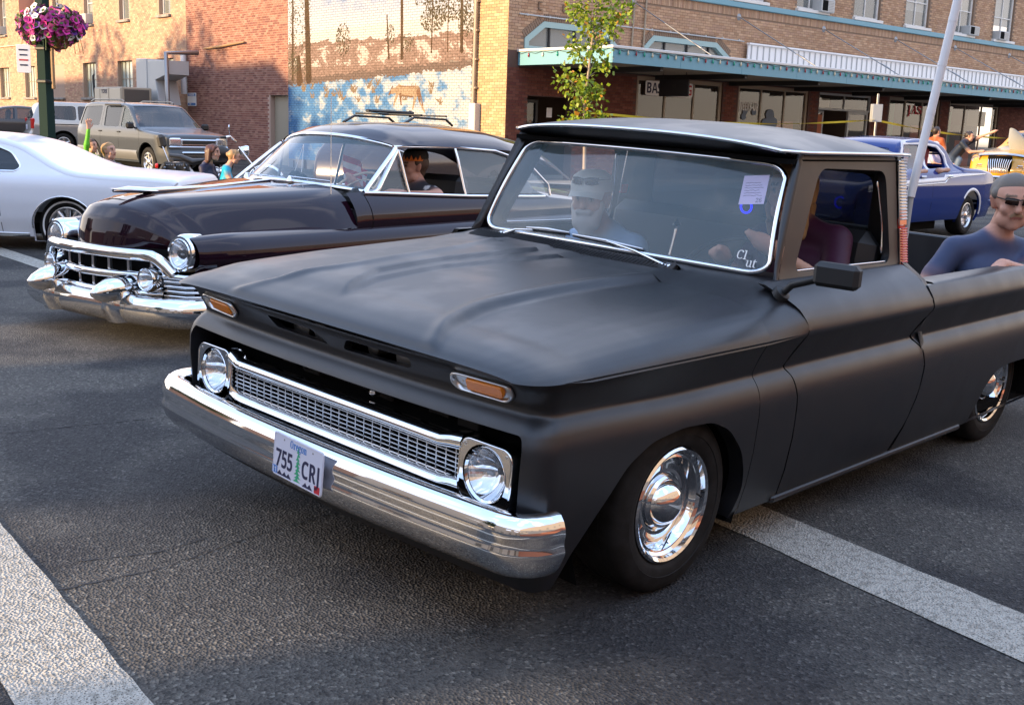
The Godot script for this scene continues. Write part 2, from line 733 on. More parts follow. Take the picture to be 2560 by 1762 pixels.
# lower body and nose: s runs round the front from one side to the other
func clip_at(s: float, y: float) -> Vector3:
	var a := absf(s)
	var sn := signf(s) if s != 0.0 else 1.0
	var w := 1.0 - sst(1.0, 1.75, a)
	var yp := y - 0.02 * w * sst(0.5, 0.72, y) * (1.0 - sst(0.83, 0.865, y))
	var inset := 1.0 - side_x(yp)
	var r := maxf(0.1 - inset * 0.5, 0.04)
	var half := 1.0 - inset - r
	var zf := 0.82 - inset * 1.25
	var zc := zf - 0.035 - r
	if a <= 0.9:
		var x := a / 0.9 * half
		return Vector3(sn * x, y, zf - 0.035 * pow(a / 0.9, 2.5))
	if a <= 1.057:
		var g := (a - 0.9) / 0.157 * PI * 0.5
		return Vector3(sn * (half + r * sin(g)), y, zc + r * cos(g))
	return Vector3(sn * (1.0 - inset), y, zc - (a - 1.057) / 1.12 * (zc + 0.40))

func clip_s(z: float, y: float) -> float:
	var inset := 1.0 - side_x(y)
	var zc := 0.82 - inset * 1.25 - 0.035 - maxf(0.1 - inset * 0.5, 0.04)
	return 1.057 + (zc - z) / (zc + 0.40) * 1.12

func hood_half(z: float) -> float:
	var d := maxf(0.0, z - 0.70)
	return 0.895 + sqrt(maxf(0.0, 0.0115 - d * d * 0.76)) - 0.003

func hood_at(u: float, z: float) -> Vector3:
	# u: -1 .. 1 across, ends at the crease
	var hw := hood_half(z)
	var a := absf(u)
	var x := u * hw
	var yc := 0.862
	var top := hood_mid(z)
	var g := look_up([0.0, 1.0, 0.35, 0.99, 0.55, 0.965, 0.7, 0.935, 0.78, 0.895, 0.85, 0.82, 0.9, 0.71, 0.94, 0.56, 0.965, 0.41, 0.985, 0.24, 1.0, 0.0], a)
	var y := yc + (top - yc) * g
	var front := 1.0 - sst(0.55, 0.82, z)
	# raised middle panel, its edges sweeping in from the nose
	var e := look_up([-0.5, 0.47, -0.37, 0.44, -0.16, 0.395, 0.04, 0.378, 0.35, 0.375, 0.46, 0.39, 0.56, 0.42, 0.66, 0.463, 0.73, 0.505, 0.78, 0.535, 0.825, 0.56], z)
	var step := 0.020 * (0.35 + 0.65 * front) * (1.0 - sst(0.79, 0.82, z))
	for sn in [-1.0, 1.0]:
		y += step * (1.0 - sst(e - 0.012, e + 0.045, sn * x)) - step * 0.5
		y += step * 0.5 * exp(-pow((sn * x - e + 0.015) / 0.03, 2.0))
	y -= 0.0
	# a slim double rib on the middle panel
	var c1 := look_up([-0.45, -0.165, 0.05, -0.245, 0.38, -0.25, 0.58, -0.145, 0.69, -0.07], z)
	var c2 := look_up([-0.45, -0.035, 0.12, -0.175, 0.45, -0.165, 0.62, -0.105, 0.69, -0.07], z)
	var k := (1.0 - sst(0.55, 0.7, z)) * 0.013
	y += k * (1.0 - sst(c1 - 0.004, c1 + 0.022, x)) + k * 0.8 * (1.0 - sst(c2 - 0.004, c2 + 0.022, x)) - k * 0.9
	return Vector3(x, y, z)

func arch_line(zc: float, yc: float, rear_flat: float) -> Array:
	# (z, y) of the front wheel opening, from the front bottom over the top to the rear bottom
	return [Vector2(0.62, 0.15), Vector2(0.563, 0.298), Vector2(0.455, 0.43), Vector2(0.345, 0.548), Vector2(0.23, 0.603), Vector2(0.06, 0.622), Vector2(-0.11, 0.612), Vector2(-0.22, 0.565), Vector2(-0.315, 0.475), Vector2(-0.37, 0.371), Vector2(-0.383, 0.279), Vector2(-0.365, 0.222), Vector2(-0.36, 0.15)]

func cab_x(y: float) -> float: # side of the cab above the belt
	return soft_up([0.98, 0.845, 1.03, 0.825, 1.06, 0.815, 1.51, 0.745], y, 0.01)

func screen_at(u: float, v: float) -> Vector3:
	var a := absf(u)
	return Vector3(u * lerpf(0.80, 0.715, v), lerpf(1.048 - 0.012 * a * a, 1.472 - 0.012 * a * a, v), lerpf(-0.645 - 0.075 * pow(a, 2.2), -0.855 - 0.06 * pow(a, 2.2), v) + 0.02 * sin(PI * v))

func roof_at(u: float, w: float) -> Vector3:
	# u across -1..1, w from the front lip (0) to the back (1)
	var z := lerpf(-0.785, -1.78, w)
	var hw := 0.775 - 0.05 * pow(1.0 - sst(0.0, 0.13, w), 2.0) - 0.02 * sst(0.85, 1.0, w)
	z -= 0.06 * pow(absf(u), 6.0) * (1.0 - w)
	var edge := 1.512
	var crown := 0.078 * pow(sin(PI * clampf(0.08 + w * 0.78, 0, 1)), 0.65)
	crown *= 1.0 - 0.75 * sst(0.86, 1.0, w)
	var a := absf(u)
	return Vector3(u * hw, edge + 0.012 * (1.0 - a * a) + crown * pow(1.0 - pow(a, 3.2), 0.8), z)

func wheel_parts(parent: Node3D, at_: Vector3, s: float, kind: String, r := 0.32, w := 0.21) -> Node3D:
	# axle along x; s = +1: outer face towards +x
	var root := Node3D.new()
	root.name = "wheel"
	parent.add_child(root, true)
	root.position = at_
	var xf := axis_x(Vector3.ZERO, s)
	var st := ST()
	var rim := r * 0.635
	lathe(st, [Vector2(rim - 0.01, -w * 0.95), Vector2(r * 0.86, -w * 1.0), Vector2(r * 0.97, -w * 0.93), Vector2(r, -w * 0.8), Vector2(r, -w * 0.13), Vector2(r * 0.985, -w * 0.05), Vector2(r * 0.95, 0.002), Vector2(r * 0.88, 0.012), Vector2(r * 0.80, 0.015), Vector2(r * 0.795, 0.012), Vector2(r * 0.73, 0.010), Vector2(r * 0.68, 0.004), Vector2(rim + 0.004, -0.012)], xf, 48)
	for i in 3:
		var g := -w * (0.28 + 0.2 * i)
		lathe(st, [Vector2(r + 0.0015, g - 0.006), Vector2(r - 0.006, g), Vector2(r + 0.0015, g + 0.006)], xf, 48)
	var tyre := obj("tyre", st, M.rubber, root)
	if kind == "whitewall" or kind == "pinstripe":
		st = ST()
		var a := 0.70 if kind == "whitewall" else 0.79
		lathe(st, [Vector2(r * a, 0.013), Vector2(r * (a + 0.015), 0.0165), Vector2(r * (a + 0.05), 0.0165), Vector2(r * (a + 0.06), 0.014)], xf, 48)
		obj("white_stripe", st, M.white_plain, tyre)
	st = ST()
	if kind == "smoothie":
		lathe(st, [Vector2(rim + 0.008, -0.012), Vector2(rim + 0.006, 0.004), Vector2(rim - 0.002, 0.010), Vector2(rim - 0.012, 0.004), Vector2(rim - 0.016, -0.012), Vector2(rim - 0.026, -0.020), Vector2(rim - 0.034, -0.017), Vector2(rim - 0.042, -0.028), Vector2(rim - 0.052, -0.048), Vector2(rim - 0.058, -0.062), Vector2(rim - 0.070, -0.058), Vector2(rim - 0.082, -0.046), Vector2(rim - 0.095, -0.046), Vector2(rim - 0.11, -0.06), Vector2(0.05, -0.06)], xf, 48)
		var rm := obj("rim", st, M.chrome, root)
		st = ST()
		lathe(st, [Vector2(0.098, -0.06), Vector2(0.098, -0.036), Vector2(0.090, -0.028), Vector2(0.083, -0.030), Vector2(0.080, -0.024), Vector2(0.068, -0.004), Vector2(0.048, 0.012), Vector2(0.024, 0.021), Vector2(0.0, 0.023)], xf, 40)
		obj("hub_cap", st, M.chrome, root)
		st = ST()
		tube(st, [xf * Vector3(0.0, -0.02, -rim + 0.03), xf * Vector3(0.0, 0.012, -rim + 0.045)], 0.004, 6)
		obj("valve_stem", st, M.black_trim, rm)
	else:
		lathe(st, [Vector2(rim + 0.006, -0.012), Vector2(rim + 0.004, 0.004), Vector2(rim - 0.006, 0.006), Vector2(rim - 0.02, -0.012), Vector2(rim - 0.035, -0.05), Vector2(rim * 0.3, -0.075)], xf, 40)
		var rm := obj("rim", st, M.get(kind + "_rim", M.brushed), root)
		var n: int = {"spoke5": 5, "wire": 28, "steel": 6}.get(kind, 10)
		for i in n:
			st = ST()
			var a := TAU * i / n
			var d := Vector3(cos(a), 0, sin(a))
			var e := Vector3(-sin(a), 0, cos(a))
			if kind == "wire":
				var o := e * (0.03 if i % 2 else -0.03)
				tube(st, [xf * (d * rim * 0.22 + Vector3(0, -0.01, 0)), xf * (d * (rim - 0.018) + o + Vector3(0, -0.02, 0))], 0.0035, 5, false)
			else:
				var wd := 0.03 if kind == "spoke5" else 0.022
				grid(st, [[xf * (d * 0.03 + e * wd + Vector3(0, -0.03, 0)), xf * (d * (rim - 0.015) + e * wd * 1.5 + Vector3(0, -0.028, 0))], [xf * (d * 0.03 + e * wd * 0.7 + Vector3(0, -0.006, 0)), xf * (d * (rim - 0.015) + e * wd + Vector3(0, -0.008, 0))], [xf * (d * 0.03 - e * wd * 0.7 + Vector3(0, -0.006, 0)), xf * (d * (rim - 0.015) - e * wd + Vector3(0, -0.008, 0))], [xf * (d * 0.03 - e * wd + Vector3(0, -0.03, 0)), xf * (d * (rim - 0.015) - e * wd * 1.5 + Vector3(0, -0.028, 0))]])
			obj("spoke", st, M.get(kind + "_rim", M.brushed), root)
		st = ST()
		lathe(st, [Vector2(rim * 0.3, -0.05), Vector2(rim * 0.3, -0.004), Vector2(rim * 0.2, 0.008), Vector2(0, 0.012)], xf, 24)
		obj("hub_cap", st, M.chrome, root)
	return root

func headlamp(parent: Node, at_: Vector3, r: float, dir := Vector3(0, 0, 1), called := "headlight") -> MeshInstance3D:
	# a sealed beam: bowl, bright ring and a fluted glass
	var xf := axis_to(at_, dir)
	var st := ST()
	lathe(st, [Vector2(0.012, -0.06), Vector2(r * 0.45, -0.05), Vector2(r * 0.8, -0.025), Vector2(r * 0.98, 0.0)], xf, 32)
	lathe(st, [Vector2(r * 1.12, -0.012), Vector2(r * 1.12, 0.004), Vector2(r * 1.06, 0.011), Vector2(r * 0.97, 0.004)], xf, 32)
	var o := obj(called, st, M.chrome, parent)
	st = ST()
	var rows := []
	for i in 9:
		var a := i / 8.0
		var row := []
		for j in 48:
			var g := TAU * j / 48
			var p := Vector2(cos(g), sin(g)) * r * 0.97 * a
			row.append(xf * Vector3(p.x, 0.006 + r * 0.22 * (1.0 - a * a) + 0.0008 * sin(p.x * 420.0), p.y))
		rows.append(row)
	grid(st, rows, true)
	obj("lens", st, M.lens_glass, o)
	st = ST()
	box(st, Vector3(0.03, 0.012, 0.012), xf * Transform3D(Basis(), Vector3(0, -0.02, 0)), 0.003)
	obj("bulb_shield", st, M.dull_metal, o)
	return o

func truck() -> void:
	var t := thing("pickup_truck", "matte black vintage pickup truck with chrome bumper and grille, lowered, nearest the camera", "pickup truck")
	t.rotation.z = -0.0385
	var st: SurfaceTool
	# hood
	st = ST()
	var zs := lins(-0.42, 0.5, 46) + lins(0.515, 0.79, 22) + [0.797, 0.803, 0.808, 0.812, 0.816, 0.819, 0.8215]
	var rows := []
	for i in 161:
		var u := -1.0 + i / 80.0
		u = signf(u) * (1.0 - pow(1.0 - absf(u), 1.25)) if absf(u) > 0.0 else 0.0
		var row := []
		for z in zs:
			row.append(hood_at(u, z))
		rows.append(row)
	grid(st, rows)
	var edge := []
	for r in rows:
		edge.append(r[zs.size() - 1])
	lip(st, edge, Vector3(0, -0.012, -0.012), false)
	obj("hood", st, M.satin_black, t)
	# nose and front wings in one sheet: openings for the wheels, the grille and the vents
	var holes := []
	var arch := arch_line(0, 0, 0)
	var loops := []
	for sn in [1.0, -1.0]:
		var p := PackedVector2Array()
		for q in arch:
			p.append(Vector2(sn * clip_s(q.x, q.y), q.y))
		var sm := soften(p, 0.04, 3)
		if Geometry2D.is_polygon_clockwise(sm):
			sm.reverse()
		holes.append(sm)
		var lp := []
		for q in soften(PackedVector2Array(arch), 0.04, 3):
			if q.y > 0.17:
				lp.append(clip_at(sn * clip_s(q.x, q.y), q.y))
		loops.append([lp, sn])
	var gr := soften(V2s([-0.915, 0.40, 0.915, 0.40, 0.925, 0.66, 0.915, 0.692, -0.915, 0.692, -0.925, 0.66]), 0.05)
	holes.append(gr)
	var slots := [soften(V2s([-0.34, 0.79, -0.02, 0.785, -0.10, 0.828, -0.38, 0.83]), 0.02), soften(V2s([0.06, 0.785, 0.42, 0.79, 0.43, 0.83, 0.10, 0.828]), 0.02)]
	holes += slots
	var turn := soften(V2s([-0.125, -0.004, -0.10, -0.03, 0.105, -0.034, 0.128, -0.014, 0.118, 0.034, -0.09, 0.036, -0.118, 0.028]), 0.018)
	st = ST()
	var ss := lins(-2.177, -1.057, 28) + lins(-1.03, -0.92, 5) + lins(-0.9, 0.9, 36) + lins(0.92, 1.03, 5) + lins(1.057, 2.177, 28)
	var f := func(s: float, y: float) -> Vector3: return clip_at(s, y)
	var ys := [0.18, 0.22, 0.27, 0.32, 0.38, 0.45, 0.52, 0.58, 0.62, 0.64, 0.66, 0.675, 0.69, 0.70, 0.71, 0.718, 0.726, 0.733, 0.74, 0.75, 0.76, 0.775, 0.79, 0.805, 0.82, 0.835, 0.845, 0.852, 0.858, 0.863]
	panel(st, f, ss, ys, PackedVector2Array(), holes)
	for l in loops:
		# rolled edge of the wheel opening
		var a := []
		var b := []
		for i in l[0].size():
			a.append(l[0][i])
			b.append(l[0][i] + Vector3(-0.012 * l[1], 0.004, 0))
		grid(st, [a, b], false)
		lip(st, b, Vector3(-0.05 * l[1], 0, 0), false)
	lip(st, on_surface(f, dense(gr, 0.06)), Vector3(0, 0, -0.10))
	for s in slots:
		lip(st, on_surface(f, s), Vector3(0, 0, -0.03))
	obj("front_clip", st, M.satin_black, t)
	st = ST() # inner wells, radiator support and underbody so that light does not leak
	for sn in [-1.0, 1.0]:
		rows = []
		for x in [0.50, 0.94]:
			var row := []
			for i in 17:
				var g := PI * (1.12 - 1.24 * i / 16.0)
				row.append(Vector3(sn * x, 0.30 + 0.37 * sin(g), 0.06 + 0.47 * cos(g)))
			rows.append(row)
		grid(st, rows)
		fan(st, rows[0])
		rows = []
		for x in [0.50, 0.92]:
			var row := []
			for i in 17:
				var g := PI * (1.05 - 1.1 * i / 16.0)
				row.append(Vector3(sn * x, 0.26 + 0.32 * sin(g), -2.93 + 0.43 * cos(g)))
			rows.append(row)
		grid(st, rows)
	box(st, Vector3(1.6, 0.34, 0.02), at(Vector3(0, 0.56, 0.60)))
	box(st, Vector3(1.0, 0.10, 1.0), at(Vector3(0, 0.25, 0.0)))
	box(st, Vector3(1.72, 0.04, 3.2), at(Vector3(0, 0.20, -1.95)))
	obj("underbody", st, M.dark, t)
	st = ST()
	for i in 9:
		box(st, Vector3(0.10, 0.05 + 0.02 * (i % 3), 0.03), at(Vector3(-0.56 + i * 0.14, 0.655, 0.63)), 0.004)
	for i in 26:
		box(st, Vector3(0.004, 0.045, 0.02), at(Vector3(-0.2 + i * 0.011, 0.65, 0.645)))
	box(st, Vector3(0.02, 0.06, 0.02), at(Vector3(-0.30, 0.655, 0.655)), 0.004)
	tube(st, [Vector3(-0.45, 0.66, 0.65), Vector3(-0.40, 0.64, 0.66), Vector3(-0.33, 0.66, 0.655)], 0.004, 5)
	box(st, Vector3(1.35, 0.02, 0.03), at(Vector3(0, 0.69, 0.66)), 0.004)
	obj("radiator_support", st, M.black_trim, t)
	st = ST()
	lathe(st, [Vector2(0, 0.0), Vector2(0.012, 0.004), Vector2(0.014, 0.03), Vector2(0.0, 0.045)], axis_z(Vector3(0.14, 0.64, 0.665)), 12)
	obj("hood_latch", st, M.brushed, t)
	st = ST()
	for q in [[-0.27, 0.05], [-0.16, 0.035], [0.14, 0.03], [0.31, 0.05], [0.38, 0.03]]:
		lathe(st, [Vector2(0, 0), Vector2(q[1], 0.0), Vector2(q[1], 0.06), Vector2(0, 0.07)], axis_z(Vector3(q[0], 0.80, 0.64)), 14)
	obj("horn", st, M.dull_metal, t)
	# grille: two bright bars, a dark eggcrate between them
	var bar := [Vector2(-0.024, -0.03), Vector2(-0.024, -0.006), Vector2(-0.018, 0.008), Vector2(-0.006, 0.016), Vector2(0.006, 0.016), Vector2(0.018, 0.008), Vector2(0.024, -0.006), Vector2(0.024, -0.03)]
	var g := Node3D.new()
	g.name = "grille"
	t.add_child(g, true)
	for k in 2:
		st = ST()
		var pts := []
		var ups := []
		var sides := []
		for i in 33:
			var x := -0.655 + 1.31 * i / 32.0
			var e := sst(0.57, 0.65, absf(x))
			pts.append(Vector3(x, (0.598 + 0.008 * e) if k == 0 else 0.456, 0.765 - 0.02 * e))
			var sc := (1.0 if k == 0 else 1.15) * (1.0 + 0.25 * e)
			ups.append(Vector3(0, 0, 1.25))
			sides.append(Vector3(0, -sc, 0))
		sweep(st, pts, bar, ups, sides)
		obj("grille_bar", st, M.chrome, g)
	var thin := ST()
	box(thin, Vector3(1.27, 0.0045, 0.02), Transform3D(), 0.001)
	thin.generate_normals()
	var thin_mesh := thin.commit()
	for i in 7:
		var o := obj("mesh_bar", thin_mesh, M.brushed, g)
		o.position = Vector3(0, 0.484 + 0.0155 * i, 0.735)
	var up_st := ST()
	box(up_st, Vector3(0.0045, 0.10, 0.018), Transform3D(), 0.001)
	up_st.generate_normals()
	var up_mesh := up_st.commit()
	for i in 28:
		var o := obj("mesh_bar", up_mesh, M.brushed, g)
		o.position = Vector3(-0.62 + i * 0.0459, 0.53, 0.737)
	st = ST()
	box(st, Vector3(1.3, 0.13, 0.01), at(Vector3(0, 0.53, 0.70)))
	obj("grille_backing", st, M.dark, g)
	# lower filler between grille and bumper
	st = ST()
	box(st, Vector3(1.9, 0.05, 0.12), at(Vector3(0, 0.40, 0.72)), 0.02)
	obj("gravel_pan", st, M.satin_black, t)
	# headlights in bright square bezels
	for sn in [1.0, -1.0]:
		st = ST()
		var rot := Transform3D(Basis(Vector3.RIGHT, -0.03), Vector3(sn * 0.762, 0.532, 0.70))
		var outer := rrect(0.232, 0.205, 0.045, 6)
		var inner := ring2(0.094, 28)
		var rows2 := []
		for q in [[1.0, 0.0], [1.0, 0.045], [0.985, 0.058], [0.95, 0.066], [0.935, 0.062], [0.915, 0.062]]:
			var row := []
			for p in outer:
				row.append(rot * Vector3(p.x * q[0], p.y * q[0], q[1]))
			rows2.append(row)
		grid(st, rows2, true)
		var face := func(x: float, y: float) -> Vector3: return rot * Vector3(x, y, 0.062)
		var sc := PackedVector2Array()
		for p in outer:
			sc.append(p * 0.915)
		panel(st, face, lins(-0.12, 0.12, 6), lins(-0.11, 0.11, 6), sc, [inner])
		lip(st, on_surface(face, inner), rot.basis * Vector3(0, 0, -0.03))
		var bz := obj("headlight_bezel", st, M.chrome, t)
		headlamp(bz, rot * Vector3(0, 0, 0.05), 0.082, rot.basis.z)
		for q in [[-0.088, 0.078], [0.088, 0.078], [0.0, -0.094]]:
			st = ST()
			lathe(st, [Vector2(0.006, 0), Vector2(0.005, 0.003), Vector2(0, 0.004)], axis_to(rot * Vector3(q[0], q[1], 0.061), rot.basis.z), 8)
			obj("screw", st, M.brushed, bz)
	# turn signals under the hood edge
	for sn in [1.0, -1.0]:
		var cpos := Vector3(sn * 0.715, 0.806, 0.0)
		var d0 := clip_at(sn * 0.715 / 0.87 * 0.9, 0.78)
		var d1 := clip_at(sn * 0.715 / 0.87 * 0.9, 0.83)
		var upv := (d1 - d0).normalized()
		var right := Vector3(1, 0, -0.09 * sn).normalized()
		var fw := right.cross(upv).normalized()
		var xf := Transform3D(Basis(right * sn, upv, fw), (d0 + d1) * 0.5 + fw * 0.002)
		if sn < 0:
			xf = Transform3D(Basis(right, upv, fw), (d0 + d1) * 0.5 + fw * 0.002)
		st = ST()
		var rr := []
		for q in [[1.0, 0.0], [1.0, 0.008], [0.95, 0.014], [0.88, 0.012], [0.84, 0.002]]:
			var row := []
			for p in turn:
				row.append(xf * Vector3(p.x * q[0], (p.y * q[0]), q[1]))
			rr.append(row)
		grid(st, rr, true)
		fan(st, rr[rr.size() - 1])
		var b := obj("turn_signal", st, M.brushed, t)
		st = ST()
		prism(st, soften(V2s([-0.055, -0.02, 0.082, -0.024, 0.094, 0.0, 0.086, 0.022, -0.055, 0.022]), 0.008), 0.014, xf, 0.004)
		obj("amber_lens", st, M.amber, b)
		st = ST()
		lathe(st, [Vector2(0.005, 0.0), Vector2(0, 0.003)], axis_to(xf * Vector3(-0.075, 0.0, 0.003), fw), 8)
		obj("screw", st, M.chrome, b)
	# front bumper
	st = ST()
	var pts := []
	var ups := []
	var sides := []
	for i in 61:
		var q := -1.0 + i / 30.0
		var a := absf(q)
		var sn := signf(q)
		var p: Vector3
		var nrm: Vector3
		if a < 0.8:
			var x := a / 0.8 * 0.90
			p = Vector3(sn * x, 0, 0.895 - 0.045 * pow(x / 0.9, 2.0))
			nrm = Vector3(sn * 0.1 * x, 0, 1).normalized()
		else:
			var g2 := (a - 0.8) / 0.2
			var th := minf(g2 * 1.35, 1.0) * PI * 0.46 + 0.09
			p = Vector3(sn * (0.90 + 0.125 * sin(th)), 0, 0.73 + 0.12 * cos(th) - 0.09 * maxf(0.0, g2 - 0.74))
			nrm = Vector3(sn * sin(th), 0, cos(th))
		pts.append(p)
		sides.append(nrm)
		ups.append(Vector3.UP)
	var bprof := [Vector2(-0.05, 0.470), Vector2(-0.028, 0.482), Vector2(-0.004, 0.486), Vector2(0.012, 0.480), Vector2(0.026, 0.462), Vector2(0.034, 0.44), Vector2(0.036, 0.422), Vector2(0.0325, 0.405), Vector2(0.033, 0.390), Vector2(0.038, 0.378), Vector2(0.039, 0.368), Vector2(0.034, 0.352), Vector2(0.020, 0.32), Vector2(0.0, 0.294), Vector2(-0.03, 0.282), Vector2(-0.05, 0.284)]
	sweep(st, pts, bprof, ups, sides, false)
	for e in [0, 60]:
		var row := []
		for p in bprof:
			row.append(pts[e] + sides[e] * p.x + ups[e] * p.y)
		fan(st, row, e == 0)
	obj("front_bumper", st, M.chrome, t)
	plate(t)
	truck_cab(t)
	truck_bed(t)
	for w in [[0.93, 0.0, 1.0], [-0.93, 0.0, -1.0], [0.86, -2.956, 1.0], [-0.86, -2.956, -1.0]]:
		wheel_parts(t, Vector3(w[0], 0.318, w[1]), w[2], "smoothie", 0.318, 0.22)

func plate(t: Node3D) -> void:
	var xf := Transform3D(Basis(Vector3(0.9985, 0, 0.055), Vector3(0.0, 0.9985, -0.055), Vector3(-0.055, 0.055, 0.997)).orthonormalized(), Vector3(0.058, 0.412, 0.938))
	var st := ST()
	prism(st, rrect(0.305, 0.152, 0.012, 4), 0.003, xf, 0.001)
	var p := obj("license_plate", st, M.plate_white, t)
	st = ST()
	tube(st, on_surface(func(x: float, y: float) -> Vector3: return xf * Vector3(x, y, 0.003), rrect(0.297, 0.144, 0.011, 4)), 0.0018, 5, false, true)
	obj("plate_rim", st, M.plate_white, p)
	for s in [["755", -0.081, -0.012, 0.062, 0.104], ["CRJ", 0.081, -0.012, 0.062, 0.104]]:
		text("plate_number", s[0], s[3], xf * Transform3D(Basis(), Vector3(s[1], s[2], 0.0035)), M.ink, p, true, "Droid Sans", 0.001, s[4])
	text("state_name", "Oregon", 0.025, xf * Transform3D(Basis(), Vector3(0.0, 0.053, 0.0035)), M.ink_blue, p, true, "Droid Serif", 0.001, 0.10)
	st = ST()
	for k in 9:
		var y := -0.066 + k * 0.0125
		var w := 0.022 - k * 0.0018
		prism(st, PackedVector2Array([Vector2(-w, y), Vector2(w, y + 0.002), Vector2(w * 0.3, y + 0.007), Vector2(0.0, y + 0.02), Vector2(-w * 0.4, y + 0.008)]), 0.0008, xf * Transform3D(Basis(), Vector3(0.004 + (0.002 if k % 2 else -0.002), 0, 0.0031 + k * 0.0001)))
	obj("fir_tree_print", st, M.ink_green, p)
	st = ST()
	for k in 5:
		var x: float = [-0.105, -0.075, -0.05, 0.055, 0.08][k]
		prism(st, PackedVector2Array([Vector2(x - 0.02, -0.069), Vector2(x + 0.02, -0.069), Vector2(x + 0.006, -0.058), Vector2(x, -0.052), Vector2(x - 0.008, -0.06)]), 0.0006, xf * Transform3D(Basis(), Vector3(0, 0, 0.0031)))
	obj("hill_print", st, M.ink, p)
	for s in [[-0.137, -0.056, "ink_blue", "11"], [0.125, -0.058, "ink_red", ""]]:
		st = ST()
		prism(st, rrect(0.032, 0.026, 0.002, 2), 0.0006, xf * Transform3D(Basis(), Vector3(s[0], s[1], 0.0034)))
		var o := obj("sticker", st, M[s[2]], p)
		if s[3]:
			text("sticker_number", s[3], 0.018, xf * Transform3D(Basis(), Vector3(s[0], s[1], 0.0046)), M.plate_white, o, true, "Droid Sans", 0.0006)
	for q in [-0.088, 0.088]:
		st = ST()
		lathe(st, [Vector2(0.004, 0.0), Vector2(0, 0.003)], axis_to(xf * Vector3(q, 0.058, 0.003), xf.basis.z), 8)
		obj("plate_bolt", st, M.dull_metal, p)

